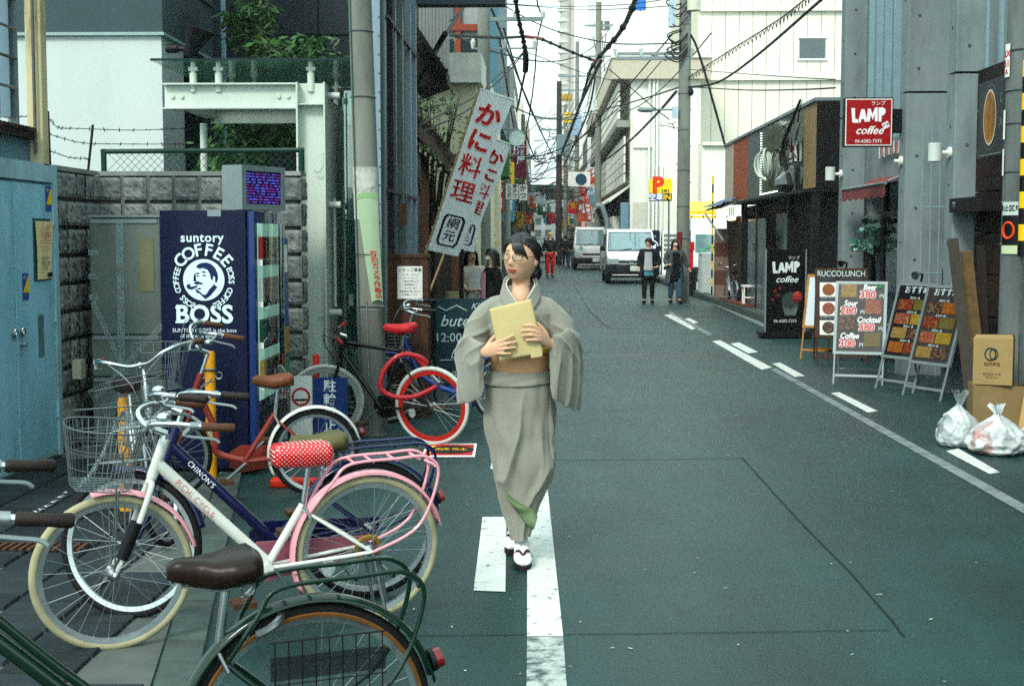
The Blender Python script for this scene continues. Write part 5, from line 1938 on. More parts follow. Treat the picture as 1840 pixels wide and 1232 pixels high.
MB().tube(cr([(2.75, 63.2, .2), (2.75, 63.2, 1.2), (2.8, 63.2, 1.6), (2.95, 63.2, 2.2), (2.7, 63.2, 3.0), (2.45, 63.2, 3.05)], 5), .13, 10).build('duct', M_alu, cbl, True)
for px in (1166, 1174, 1180):
    x = P(px, 300, 61.9).x
    MB().tube([(x, 61.85, .2), (x, 61.85, 10.5)], .05, 8).build('pipe', M_paper, cbl, 40)
MB().b2((4.05, 61.93, .2), (4.7, 61.99, 3.2)).build('door', mat('door_cream', (196, 194, 182), .6), cbl)
MB().b2((4.0, 61.9, 5.6), (4.95, 61.98, 7.0)).build('hatch', M_cream3, cbl)
MB().b2((5.2, 61.9, 0), (5.35, 61.99, 4.8)).build('pilaster', M_cream3, cbl)
bh = thing('white_high_building', 'white high building with one small window behind the overhead cables', 'building')
MB().b2((4.0, 104, 0), (14, 125, 30)).build('wall', mat('high_white', (222, 222, 216), .8, var=.03), bh)
w_ = MB().b2((P(1075, 45, 103.9).x, 103.9, P(1075, 53, 103.9).z), (P(1095, 45, 103.9).x, 103.95, P(1075, 38, 103.9).z)).build('window', M_glassd, bh)
MB().b2((P(1084, 45, 103.85).x, 103.85, P(1075, 53, 103.9).z), (P(1086, 45, 103.85).x, 103.9, P(1075, 38, 103.9).z)).build('mullion', M_paper, w_)
bsn = thing('blue_roof_sign', 'plain blue rooftop sign panel at the top edge', 'sign')
pa, pb = P(1143, 18, 60), P(1161, -14, 60)
MB().b2((pa.x, 60, pa.z), (pb.x, 60.2, pb.z)).build('panel', mat('sign_sky_blue', (32, 116, 190), .5), bsn)
MB().tube([(pa.x + .2, 60.2, pa.z), (pa.x + .2, 61.6, pa.z + .5)], .04, 6).build('bracket', M_steel, bsn)

# round apartment tower and faint far tower
tw = thing('round_tower', 'tall round apartment tower with ring balconies far up the street', 'tower', (6.6, 400, 0))
MB().tube([(0, 0, 0), (0, 0, 80)], 1.75, 20).build('core', mat('tower_tan', (172, 166, 152), .8, var=.08, vs=.2), tw, 40)
for i in range(27):
    z = 1 + i * 2.95
    MB().tube([(-.45, 0, z), (-.45, 0, z + .9)], 2.0, 20).build('balcony', mat('balcony_pale', (196, 194, 186), .8), tw, 40)
MB().b2((1.3, -2.2, 0), (2.3, 1, 82)).build('stair_shaft', mat('tower_tan'), tw)
tw2 = thing('far_tower', 'faint pale tower at the far end of the street', 'tower', (-1.6, 600, 0))
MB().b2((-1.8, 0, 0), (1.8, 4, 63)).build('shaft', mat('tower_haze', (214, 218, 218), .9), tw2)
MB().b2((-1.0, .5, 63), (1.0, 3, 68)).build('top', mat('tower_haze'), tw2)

# ---- left side beyond the restaurant
cl = thing('cream_house', 'cream plastered building behind the garden tree', 'building')
MB().b2((-4.5, 24, 0), (-1.15, 33, 4.25)).build('wall', mat('plaster_cream', (206, 200, 170), .8, var=.06, dirt=.3, dirtc=(160, 154, 126), dscale=1), cl)
MB().b2((-4.6, 23.8, 4.25), (-1.05, 33, 4.75)).build('parapet', mat('parapet_white', (208, 208, 198), .7), cl)
for (a, b) in ((-2.3, -1.9), (-1.75, -1.35)):
    MB().b2((a, 23.97, 1.0), (b, 24.0, 1.9)).build('window', M_glassd, cl)
rb = thing('red_brown_house', 'red brown timber framed house with air conditioners above the cream building', 'building')
MB().b2((-5, 36, 0), (-1.45, 44, 9.5)).build('wall', mat('house_grey', (150, 156, 156), .7), rb)
M_rb = mat('timber_red', (138, 66, 44), .6, var=.1)
for x in (-2.9, -2.25, -1.6):
    MB().b2((x, 35.85, 5), (x + .14, 36, 9.5)).build('timber_post', M_rb, rb)
for z in (5.5, 6.9):
    MB().b2((-3.2, 35.82, z), (-1.45, 36, z + .16)).build('timber_beam', M_rb, rb)
for (a, b, c_, d_) in ((-2.72, 5.85, -2.3, 6.7), (-2.1, 5.85, -1.66, 6.7), (-2.72, 7.2, -2.3, 8.3)):
    MB().b2((a, 35.9, b), (c_, 35.98, d_)).build('window', M_glassd, rb)
MB().b2((-1.42, 34.5, 4.6), (-1.1, 43, 9.0)).build('blue_annex', mat('annex_blue', (74, 112, 124), .5, var=.1), rb)
for i, px in enumerate((820, 846)):
    a = thing('air_conditioner', ('left' if i == 0 else 'right') + ' pale air conditioner unit on the cream building roof', 'air conditioner', (P(px, 120, 30).x, 30, 4.75), group='roof air conditioners')
    MB().bev((-.25, 0, .05), (.25, .25, .62), .02, axis=1).build('case', M_paper, a)
    MB().ring((-.05, -.005, .33), (0, 1, 0), .2, .012, 20, 5).build('fan_guard', M_steel, a)
    MB().tube([(-.05, -.004, .33), (-.05, .002, .33)], .19, 18).build('fan', mat('fan_grey', (110, 114, 112), .6), a)
    for x in (-.2, .2):
        MB().b2((x - .03, .03, 0), (x + .03, .2, .05)).build('foot', M_black, a)

rnd = random.Random(12)
walls = [(170, 168, 160), (140, 132, 122), (196, 192, 182), (110, 112, 112), (150, 120, 100), (200, 198, 190), (126, 132, 134), (160, 150, 130)]


def far_house(side, y0, y1, h, k, lab):
    t = thing('far_building', lab, 'building', group='buildings up the street')
    X = -1.9 if side < 0 else 4.0
    X += rnd.uniform(-.15, .15) * (1 if side < 0 else 1)
    x1 = X + side * 8
    m = mat('far_wall%d' % (k % 8), walls[k % 8], .8, var=.08, vs=.8, dirt=.3, dirtc=(90, 90, 86), streak=True, dscale=.6)
    MB().b2((X, y0, 0), (x1, y1 - .05, h)).build('wall', m, t)
    MB().b2((X - side * .25, y0 + .1, 2.7), (X + side * .1, y1 - .15, 2.95)).build('awning', mat('far_awn%d' % (k % 5), ((140, 40, 36), (52, 70, 60), (60, 60, 64), (170, 150, 110), (40, 60, 90))[k % 5], .6), t)
    MB().b2((X - side * .02, y0 + .3, 0), (X, y1 - .3, 2.6)).build('shop_front', mat('far_shop%d' % (k % 3), ((46, 42, 40), (70, 64, 56), (34, 38, 40))[k % 3], .5, var=.6, vs=1.6), t)
    nz = int((h - 3.2) / 2.8)
    ny = max(1, int((y1 - y0) / 3))
    for i in range(nz):
        for j in range(ny):
            yy_ = y0 + (y1 - y0) * (j + .5) / ny
            MB().b2((X - side * .03, yy_ - .8, 3.9 + i * 2.8), (X + side * .02, yy_ + .8, 5.2 + i * 2.8)).build('window', M_glassd, t)
    # windows on the end towards the camera
    for i in range(min(nz, 3)):
        MB().b2((X + side * .8, y0 - .03, 4.0 + i * 2.8), (X + side * 2.0, y0 + .02, 5.2 + i * 2.8)).build('window', M_glassd, t)
    return t


ordn = ['nearest', 'second', 'third', 'fourth', 'fifth', 'sixth', 'seventh', 'eighth', 'ninth', 'tenth']
y = 46
for k in range(9):
    d = rnd.uniform(8, 16) * (1 + k * .2)
    far_house(-1, y, y + d, (6.5, 9, 8, 12, 10, 14, 11, 16, 14)[k], k, '%s of the far buildings on the left of the street' % ordn[k])
    y += d
y = 126
for k in range(6):
    d = rnd.uniform(14, 28)
    far_house(1, y, y + d, (11, 9, 15, 12, 18, 14)[k], k + 3, '%s of the far buildings on the right of the street' % ordn[k])
    y += d

# ---- shop signs along the far street
scol = [(196, 40, 40), (40, 110, 120), (214, 210, 200), (230, 190, 40), (60, 120, 60), (50, 60, 70), (200, 90, 60), (170, 190, 200), (120, 40, 60), (90, 150, 170)]
cnames = ['red', 'teal', 'white', 'yellow', 'green', 'charcoal', 'orange', 'pale blue', 'maroon', 'sky blue']
glyphs = ['酒', '串', '鮨', '肉', '居酒屋', '焼肉', '薬', '茶', '麺', '寿司', '占', '本', '花', '宿']
used = {}


def street_sign(X, Y, z, w, h, ci, body, lab, vertical=True, depth=.15, tm=None):
    t = thing('shop_sign', lab, 'sign', (X, Y, z), group='signs over the street')
    MB().bev((-w / 2, 0, 0), (w / 2, depth, h), .02, axis=1).build('panel', mat('sgn%d' % ci, scol[ci], .5, var=.1, vs=3), t)
    if body:
        F = Face((-w / 2, -.001, 0), (1, 0, 0), (0, 0, 1), t)
        tm_ = tm or (M_letter if ci in (0, 1, 4, 5, 6, 8, 9) else M_ink)
        if vertical:
            sz = min(w * .8, h / (len(body) * 1.08))
            F.vtext(body, w / 2, h - sz * .6, sz, tm_, .01, bold=.02)
        else:
            F.text(body, w / 2, h / 2, min(h * .8, w / (len(body) + .3)), tm_, .01, bold=.02)
    MB().tube([(w / 2 if X < 1 else -w / 2, depth / 2, h * .8), (-1.0 if X < 1 else 1.0, depth / 2, h * .8)], .02, 4).build('bracket', M_steel, t)
    return t


def at_px(px, py, Y):
    p = P(px, py, Y)
    return p


# the larger ones that can be told apart
p_ = at_px(901, 318, 40)
g1 = street_sign(p_.x, 40, p_.z, .44, 1.05, 4, None, 'lime green vertical sign with dark marks left of the street')
MATS['sgn4g'] = mat('sign_lime', (130, 160, 50), .5, var=.2, vs=3)
g1.children[0].data.materials[0] = MATS['sgn4g']
Fg = Face((-.22, -.001, 0), (1, 0, 0), (0, 0, 1), g1)
for i, (a, b, c_, d_) in enumerate(((.08, .8, .3, .86), (.06, .62, .34, .67), (.1, .4, .16, .58), (.05, .3, .12, .5))):
    Fg.rect(a, b, c_, d_, M_ink, .004)
Fg.disc(.22, .22, .05, M_letter, .004)
MB().b2((-.26, -.02, -.06), (.26, .17, -.01)).build('frame', M_black, g1)
p_ = at_px(936, 320, 42)
street_sign(p_.x, 42, p_.z, .34, 1.25, 8, '居酒屋', 'narrow maroon vertical sign beside the lime green one')
p_ = at_px(920, 358, 38)
street_sign(p_.x, 38, p_.z, .34, .42, 2, None, 'white sign with two columns of black characters')
t = [o for o in C.objects if o.get('label') == 'white sign with two columns of black characters'][0]
Fq = Face((-.17, -.001, 0), (1, 0, 0), (0, 0, 1), t)
Fq.vtext('串かつ', .25, .35, .12, M_ink, .01, bold=.02)
Fq.vtext('とて焼', .1, .33, .11, M_ink, .01, bold=.02)
p_ = at_px(940, 360, 50)
street_sign(p_.x, 50, p_.z, .3, .56, 2, 'かつ', 'smaller white sign just past the two column one')
p_ = at_px(929, 263, 36)
rs_ = thing('round_sign', 'plain pale round sign on an arm behind the flags', 'sign', (p_.x, 36, P(929, 248, 36).z), group='signs over the street')
MB().tube([(0, 0, 0), (0, .06, 0)], .21, 24).build('disc', mat('disc_pale', (196, 210, 204), .5), rs_, 40)
MB().ring((0, 0, 0), (0, 1, 0), .21, .012, 24, 5).build('rim', M_alu, rs_)
MB().tube([(.05, .03, .2), (-.5, .03, .25)], .025, 6).build('arm', M_alu, rs_)
p_ = at_px(1047, 365, 90)
street_sign(p_.x, 90, p_.z, .42, 1.15, 0, '二ノ味', 'red vertical lantern sign with yellow edge on the right')
p_ = at_px(1031, 385, 88)
t = street_sign(p_.x, 88, p_.z, .55, .8, 0, '安', 'red and white banner sign below the lantern sign', tm=M_yellow)
p_ = at_px(1047, 398, 84)
street_sign(p_.x, 84, p_.z, .55, .5, 6, None, 'orange red awning sign over a far shop on the right')
p_ = at_px(1044, 322, 82)
bl = thing('round_blue_sign', 'blue disc sign on a white board above the right shops', 'sign', (p_.x, 82, P(1044, 322, 82).z), group='signs over the street')
MB().b2((-.75, .05, -.42), (.55, .1, .42)).build('board', M_paper, bl)
MB().tube([(0, .04, 0), (0, 0, 0)], .33, 22).build('disc', mat('disc_blue', (40, 76, 96), .5), bl, 40)
MB().tube([(.5, .07, .3), (1.4, .07, .3)], .03, 5).build('bracket', M_steel, bl)
p_ = at_px(964, 366, 110)
street_sign(p_.x, 110, p_.z, .5, 1.0, 2, '酒', 'white vertical sign hanging over the middle of the far street')
p_ = at_px(975, 372, 120)
street_sign(p_.x, 120, p_.z, .5, 1.2, 7, '薬', 'pale vertical sign right beside it over the far street')
p_ = at_px(963, 362, 105)
street_sign(p_.x - .25, 105, p_.z, .42, .45, 0, None, 'small square red sign over the middle of the far street')
# the rest of the clutter, all small
n_l = n_r = 0
NTH = '''first second third fourth fifth sixth seventh eighth ninth tenth eleventh twelfth thirteenth fourteenth fifteenth sixteenth seventeenth eighteenth nineteenth twentieth twenty-first twenty-second twenty-third twenty-fourth twenty-fifth twenty-sixth twenty-seventh twenty-eighth twenty-ninth thirtieth thirty-first thirty-second thirty-third thirty-fourth thirty-fifth thirty-sixth thirty-seventh thirty-eighth thirty-ninth fortieth forty-first forty-second forty-third'''.split()
for i in range(84):
    side = -1 if i % 2 else 1
    Y = 48 + (i // 2) * 5.0 + rnd.uniform(-2, 2)
    if side > 0 and Y < 92:
        Y += 46
    ci = rnd.randrange(10)
    w, h = rnd.uniform(.3, .7), rnd.uniform(.4, 1.5)
    X = (-1.9 + w / 2 + .1) if side < 0 else (3.95 - w / 2 - .1)
    z = rnd.uniform(2.2, 5.6)
    if side < 0:
        n_l += 1
    else:
        n_r += 1
    pos = '%s from near on the %s side' % (NTH[(n_l if side < 0 else n_r) - 1], 'left' if side < 0 else 'right')
    street_sign(X, Y, z, w, h, ci, rnd.choice(glyphs) if Y < 130 else None, 'tiny %s sign far up the street, %s' % (cnames[ci], pos))
# banners and lanterns hung over the middle of the far street
for i in range(24):
    Y = 105 + i * 5.5
    ci = rnd.randrange(10)
    X = rnd.uniform(-1.2, 3.2)
    t = thing('street_banner', 'small %s hanging banner over the far street, %s from near' % (cnames[ci], NTH[i]), 'banner', (X, Y, rnd.uniform(2.8, 5.2)), group='banners over the far street')
    w, h = rnd.uniform(.25, .6), rnd.uniform(.5, 1.3)
    MB().grid(lambda a, b: ((a - .5) * w, .04 * math.sin(a * 6 + b * 3), h * b), 6, 5).build('cloth', cloth('bann%d' % ci, scol[ci], .3), t, True)
    MB().tube([(-w / 2, 0, h), (w / 2, 0, h)], .02, 5).build('rod', M_steel, t)
    MB().tube(bez((-1.95 - X, 0, h + .5), (4.0 - X, 0, h + .5), .5, 8), .012, 4).build('span_wire', M_cable, t)
# pedestrian bridge and gantry far up the street
br = thing('green_footbridge', 'dark green footbridge crossing the far street', 'bridge')
MB().b2((-6, 190, 6.9), (9, 193, 8.1)).build('deck', mat('bridge_green', (52, 78, 66), .6), br)
MB().b2((-6, 189.9, 8.1), (9, 190, 8.9)).build('parapet', mat('bridge_green2', (74, 96, 82), .6), br)
for x in (-2.6, 4.6):
    MB().b2((x, 191, 0), (x + .6, 192, 6.9)).build('pier', M_conc, br)
eh = thing('end_building', 'pale building closing the far end of the street', 'building')
MB().b2((-14, 330, 0), (16, 340, 13)).build('wall', mat('end_wall_pale', (140, 146, 144), .8, var=.25, vs=.3), eh)
for i in range(4):
    for j in range(9):
        MB().b2((-9 + j * 2.4, 329.9, 2 + i * 2.8), (-7.6 + j * 2.4, 330, 3.6 + i * 2.8)).build('window', M_glassd, eh)

# ---- parking lot things
pk = thing('parking_sign', 'yellow parking sign with a red P and a vacancy panel', 'sign')
a, b = P(1166, 361, 50), P(1208, 321, 50)
zmid = P(1166, 347, 50).z
MB().bev((a.x, 50, zmid), (b.x, 50.2, b.z), .06, axis=1).build('panel', mat('parking_yellow', (244, 204, 24), .45, var=.03), pk)
MB().b2((a.x + .01, 50.01, a.z), (b.x - .01, 50.19, zmid - .01)).build('lower_panel', M_ink, pk)
FK = Face((a.x, 49.999, a.z), (1, 0, 0), (0, 0, 1), pk)
W_, H_ = b.x - a.x, b.z - a.z
FK.text('P', W_ * .38, H_ * .68, .78, mat('parking_red', (214, 62, 28), .5, var=0), .006, bold=.05)
FK.text('24H', W_ * .7, H_ * .44, .17, M_ink, .008, bold=.015)
FK.text('空車', W_ * .3, H_ * .16, .26, M_letter, .008, bold=.02)
FK.text('IN', W_ * .78, H_ * .16, .28, mat('parking_letter', (240, 200, 40), .5, var=0), .008, bold=.02)
FK.rect(W_ * .03, H_ * .02, W_ * .57, H_ * .31, mat('vacancy_blue', (36, 70, 140), .5), .003, 'blue_panel')
MB().tube([(b.x - .1, 50.12, 0), (b.x - .1, 50.12, b.z)], .035, 8).build('post', M_steel, pk, 40)
yb = thing('yellow_shutter', 'bright yellow wall band at the back of the parking lot', 'wall')
a, b = P(1238, 394, 59), P(1287, 362, 59)
MB().b2((a.x, 59, a.z), (b.x, 59.2, a.z + (b.z - a.z) * .45)).build('lower_band', mat('band_yellow', (236, 196, 20), .5), yb)
MB().b2((a.x, 59.0, a.z + (b.z - a.z) * .46), (b.x, 59.2, b.z)).build('upper_band', mat('band_yellow_pale'), yb)
for x in (a.x + .1, b.x - .2):
    MB().b2((x, 59.05, 0), (x + .1, 59.15, a.z)).build('post', M_steel, yb)


def small_machine(x0, m, lab, boss):
    t = thing('vending_machine', lab, 'vending machine', (x0, 56, .13), group='vending machines by the parking lot')
    MB().bev((0, 0, 0), (.62, .7, 1.75), .02, axis=2).build('cabinet', m, t)
    F = Face((0, -.001, 0), (1, 0, 0), (0, 0, 1), t)
    if boss:
        F.disc(.31, 1.15, .16, M_pale, .004, 'emblem')
        F.annulus(.31, 1.15, .2, .25, M_pale, .004, 'emblem', t0=-40, t1=220)
        F.text('BOSS', .31, .82, .22, M_pale, .005, bold=.03)
        F.text('suntory', .31, 1.55, .1, M_pale, .005)
    else:
        for r_ in range(5):
            F.rect(.06, .75 + r_ * .19, .56, .88 + r_ * .19, mat('machine_shelf', (120, 126, 120), .4, var=.5, vs=14), .004, 'shelf')
        F.rect(.06, .2, .56, .35, M_black, .004, 'flap')
    MB().b2((.02, .0, 1.752), (.6, .68, 1.79)).build('lid', m, t)
    return t


small_machine(P(1158, 460, 56).x, M_navy, 'small distant blue vending machine beside the white van', True)
small_machine(P(1190, 460, 56).x, M_paper, 'white drinks machine next to the distant blue one', False)
zbp = thing('striped_marker', 'thin yellow and black striped marker pole by the parking lot', 'pole', (P(1279, 520, 36).x, 36, .13))
for i in range(14):
    MB().tube([(0, 0, i * .22), (0, 0, i * .22 + .22)], .022, 8).build('band', M_yellow if i % 2 else M_black, zbp, 40)

# ---- mid-distance utility poles
def pole(lab, loc, h, r, lean_=(0, 0), arms=(), m=None):
    t = thing('utility_pole', lab, 'utility pole', loc, group='utility poles up the street')
    MB().tube([(lean_[0] * z, lean_[1] * z, z) for z in (0, h * .3, h * .6, h)], [r, r * .93, r * .86, r * .76], 14).build('shaft', m or M_pole, t, 50)
    for (z, l0, l1, rr) in arms:
        a = MB().box(((l0 + l1) / 2 + lean_[0] * z, 0, z), (abs(l1 - l0), rr * 2, rr * 2)).build('cross_arm', M_alu, t)
        n = max(2, int(abs(l1 - l0) / .5))
        for i in range(n + 1):
            x = l0 + (l1 - l0) * i / n + lean_[0] * z
            MB().tube([(x, 0, z), (x, 0, z + .12), (x, 0, z + .18)], [.03, .05, .02], 8).build('insulator', mat('porcelain', (190, 196, 192), .3), a)
    return t


rmp = pole('tall concrete utility pole by the parking lot carrying the thick cables', (P(1224, 540, 35).x + .03, 35, 0), 12.0, .17, (0.001, 0),
           ((P(1150, 97, 35).z, -1.75, .2, .035), (P(1150, 105, 35).z, -1.7, .15, .04), (8.2, -1.0, 1.0, .04)))
ox = rmp.location.x


def rel(px, py, Y=35):
    p = P(px, py, Y)
    return V((p.x - ox, p.y - 35, p.z))


MB().tube([(-.45, 0, rel(0, 112).z), (-.9, 0, rel(0, 100).z)], .03, 6).build('arm_brace', M_alu, rmp)
MB().b2(rel(1201, 50) - V((0, .25, 0)), rel(1213, 0) + V((0, 0, 0))).build('transformer', mat('can_grey', (170, 186, 196), .5), rmp)
MB().tube([rel(1245, 22) - V((0, .2, 0)), rel(1245, -20) - V((0, .2, 0))], .17, 14).build('transformer', mat('can_cream', (196, 196, 180), .5), rmp, 40)
MB().tube(cr([rel(1213, 197), rel(1190, 197), rel(1170, 196), rel(1148, 194)], 4), .025, 8).build('lamp_arm', M_alu, rmp, 40)
MB().ell(rel(1161, 198), (.24, .13, .06), 12, 8).build('lamp_head', mat('lamp_grey', (120, 136, 134), .4), rmp, True)
MB().b2(rel(1207, 213) - V((0, .2, 0)), rel(1217, 193) - V((0, .1, 0))).build('junction_box', mat('can_grey'), rmp)
for k, px in enumerate((1190, 1204)):
    c0 = rel(px, 224 - 4 * k) - V((0, .2, 0))
    q = MB().b2(c0 - V((.06, .15, .05)), c0 + V((.06, .1, .05)))
    q.build('camera', M_paper, rmp)
    MB().tube([c0, rel(1213, 231)], .015, 6).build('camera_arm', M_paper, rmp)
MB().ell(rel(1240, 167) - V((0, .2, 0)), (.07, .08, .1), 10, 8).build('closure', M_black, rmp, True)
for z in (1.6, 2.4, 3.3, 4.3, 5.2, 6.1, 6.9, 7.3):
    MB().ring((0, 0, z), (0, 0, 1), .17 - .004 * z + .004, .012, 16, 5).build('strap', M_steel, rmp)
for k in range(10):
    z = 3 + k * .45
    MB().tube([(-.2 if k % 2 else .2, 0, z), (0, 0, z)], .012, 5).build('step_bolt', M_steel, rmp)
MB().b2((-.18, -.175, 1.35), (-.04, -.165, 1.75)).build('red_plate', mat('plate_dkred', (120, 36, 34), .6), rmp)
rnd = random.Random(44)
for k in range(9):
    z = rnd.uniform(6.2, 7.6)
    MB().tube(cr([(-.1, -.1, z), (-.35 - .2 * rnd.random(), -.2, z - .15), (-.2, -.25, z - .35), (.05, -.2, z - .1)], 4), .018, 5).build('cable_loop', M_cable, rmp)

lp = pole('slim grey utility pole rising left behind the flags', (P(870, 470, 26).x, 26, 0), 11, .13, (0, 0), ((P(0, 38, 26).z, 0.05, 1.1, .035), (P(0, 90, 26).z, -.2, .95, .015)))
pole('grey utility pole on the right past the parked truck', (P(1074, 430, 80).x, 80, 0), 15, .2, (0, 0), ((P(0, 50, 80).z, -.8, .8, .05), (P(0, 105, 80).z, -1.2, .8, .05)))
pole('dark weathered pole right of the far street', (P(1004, 430, 84).x, 84, 0), 11, .2, (0, 0), ((P(0, 215, 84).z, -1.4, .9, .05), (P(0, 235, 84).z, -1.2, 1.0, .05)), mat('pole_brown', (70, 60, 54), .8))
pole('thin pale pole near the round tower', (P(1036, 430, 110).x, 110, 0), 17, .2, (0, 0), ((P(0, 140, 110).z, -1.5, .8, .06), (P(0, 165, 110).z, -1.6, .6, .06)))
pole('slender grey pole on the left of the far street', (P(911, 430, 44).x, 44, 0), 7, .12, (0, 0), ((4.2, 0, .9, .03),))
pole('cream post with stickers left of the far street', (P(890, 430, 34).x, 34, 0), 4.6, .16, (0, 0), (), mat('post_sticker', (206, 200, 176), .7, var=.2, vs=3, dirt=.8, dirtc=(190, 150, 60), dscale=6))
pole('greenish pole at the far end of the right row', (P(1016, 430, 130).x, 130, 0), 14, .22, (0, 0), ((9, -1.5, 1.5, .06), (11, -1.5, 1.5, .06)))
pole('distant pole at the far end of the left row', (P(940, 430, 95).x, 95, 0), 10, .18, (0, 0), ((7, -.5, 1.5, .05),))
for (px, py, Y, w, h, c_, lab) in ((1035, 225, 109.5, .9, 1.6, (150, 176, 200), 'pale blue transformer box on the thin far pole'), (1020, 212, 109.4, .7, .8, (220, 190, 50), 'yellow wrapped fitting on the far pole'),
                                   (1019, 175, 111, .8, .5, (190, 160, 60), 'small yellow insulator cluster near the round tower'), (1012, 260, 83.5, .8, 1.2, (120, 140, 146), 'grey transformer cans on the dark weathered pole'),
                                   (1072, 195, 79.5, .55, .55, (200, 206, 206), 'white junction box on the grey right pole')):
    t = thing('pole_equipment', lab, 'transformer', P(px, py, Y), group='equipment on the far poles')
    MB().bev((-w / 2, -.3, -h / 2), (w / 2, .3, h / 2), .08, axis=2).build('case', mat('eq_%d_%d' % (px, py), c_, .5), t)
    MB().tube([(0, 0, h / 2), (0, 0, h / 2 + .3)], .06, 8).build('bushing', M_paper, t)

# ---- overhead cables
rnd = random.Random(77)


def cable(lab, pts, r, m=None, knots=0, wob=0.0):
    w = cr([P(*p) for p in pts], 6)
    if wob:
        w = [p + V((rnd.uniform(-wob, wob), 0, rnd.uniform(-wob, wob))) for p in w]
    t = thing('cable', lab, 'cable', group='overhead cables')
    MB().tube(w, r, 6).build('line', m or M_cable, t, True)
    for k in range(knots):
        p = w[int((k + .5) * len(w) / knots)]
        MB().ring(p, (w[-1] - w[0]), r * 1.2, r * .35, 10, 4).build('tie', M_cable, t)
    return t


M_cred = mat('cable_red', (150, 40, 44), .6)
cable('thick black bundled cable sweeping down the middle of the sky', [(1150, -20, 22), (1120, 50, 28), (1088, 90, 33), (1062, 125, 40), (1045, 180, 50), (1022, 245, 62), (1004, 290, 76)], .045, None, 14, .008)
cable('loose thin cable beside the thick bundled one', [(1080, 110, 36), (1060, 150, 46), (1030, 220, 62), (1000, 300, 80)], .05)
cable('black cable crossing from the left wall to the pole', [(803, 62, 22), (850, 66, 24), (905, 68, 26), (942, 66, 27)], .028)
cable('red wrapped stretch of the crossing cable', [(942, 66, 27), (960, 68, 28), (972, 70, 29)], .034, M_cred)
cable('sagging dark cable from the red joint to the right', [(972, 70, 29), (1000, 82, 31), (1035, 97, 33), (1062, 107, 34)], .03, None, 6)
cable('red joint where the sagging cable meets the arm', [(1058, 106, 34), (1072, 110, 34.5)], .036, M_cred)
cable('heavy cable dropping from the top with a splice', [(924, -20, 24), (931, 30, 24.5), (940, 70, 25), (944, 95, 25.5)], .035, None, 8)
cable('bulky black splice closure on the dropping cable', [(944, 95, 25.5), (945, 110, 25.6), (944, 128, 25.8)], [.06] * 13)
cable('thin tail below the black splice closure', [(944, 128, 25.8), (938, 155, 26.5), (932, 185, 28), (928, 200, 30)], .022)
cable('wavy black cable hanging in front of the white sky', [(960, -20, 30), (968, 15, 30), (974, 30, 30), (968, 60, 30.5), (964, 90, 31), (959, 150, 32), (952, 200, 33), (945, 240, 34)], .018, None, 8, .008)
cable('long loop cable drooping toward the far signs', [(945, 240, 34), (955, 270, 38), (966, 288, 42), (985, 293, 50)], .02)
cable('spiral wrapped cable rising to the top right', [(1236, 140, 35), (1310, 92, 30), (1400, 35, 25), (1475, -25, 21)], .012)
cable('black twin cable rising to the right from the pole', [(1236, 157, 35), (1290, 148, 32), (1360, 100, 28), (1470, 5, 22), (1500, -20, 21)], .026)
cable('thin level wire from the pole to the concrete building', [(1236, 156, 35), (1340, 162, 28), (1440, 161, 22), (1501, 158, 19.6)], .012)
cable('second thin wire over the cream panels', [(1236, 125, 35), (1340, 133, 28), (1440, 140, 22), (1501, 143, 19.6)], .008)
cable('slanting guy cable from the pole to the brick panel', [(1238, 58, 35), (1252, 85, 34.8), (1272, 150, 34.6), (1304, 265, 34.4)], .032)
cable('cable from the pole running down left to the corner building', [(1215, 165, 35), (1180, 205, 45), (1130, 255, 56), (1085, 290, 70)], .04)
cable('drooping wire from the left arm to the pole', [(905, 10, 26), (960, 40, 28), (1020, 62, 31), (1110, 79, 33), (1215, 78, 35)], .014)
cable('thin wire crossing below the arm', [(950, 95, 26), (1010, 118, 30), (1070, 138, 33), (1130, 150, 35)], .01)
cable('thin pole stay from the arm to the pole foot', [(1095, 125, 34), (1130, 155, 34.5), (1180, 198, 35), (1213, 222, 35)], .014)
cable('upper thin wire along the top of the sky', [(760, -10, 26), (900, 6, 30), (1010, 12, 40), (1130, 8, 34), (1260, -12, 30)], .01)
cable('lower thin wire along the top of the sky', [(860, 4, 26), (960, 12, 32), (1060, 18, 40), (1160, 14, 34), (1215, 10, 35)], .01)
cable('wire fanning from the splice to the flags', [(944, 90, 25.6), (915, 120, 23), (880, 150, 20), (845, 195, 18), (752, 240, 15.2)], .012)
cable('second wire fanning from the splice to the flags', [(944, 92, 25.6), (912, 130, 23), (870, 165, 20), (752, 226, 15.2)], .012)
cable('black brace cable rising past the thatched eave', [(780, 100, 15), (800, 65, 16), (835, 10, 18), (850, -20, 19)], .022)
cable('bundle of wires between the far right poles', [(1074, 105, 80), (1060, 190, 84), (1036, 250, 95), (1012, 300, 120)], .06)
for k in range(16):
    y0 = 250 + k * 7
    cable('thin wire over the far street, %s from the top' % NTH[k], [(1074 - rnd.uniform(0, 6), y0 - 30 + rnd.uniform(-8, 8), 80), (1040, y0 + rnd.uniform(-8, 8), 90), (1004, y0 + rnd.uniform(-12, 6), 84), (960, y0 + 12 + rnd.uniform(-10, 10), 95), (915, y0 + rnd.uniform(-16, 4), 60)][rnd.choice((0, 1)):rnd.choice((4, 5))], .025)
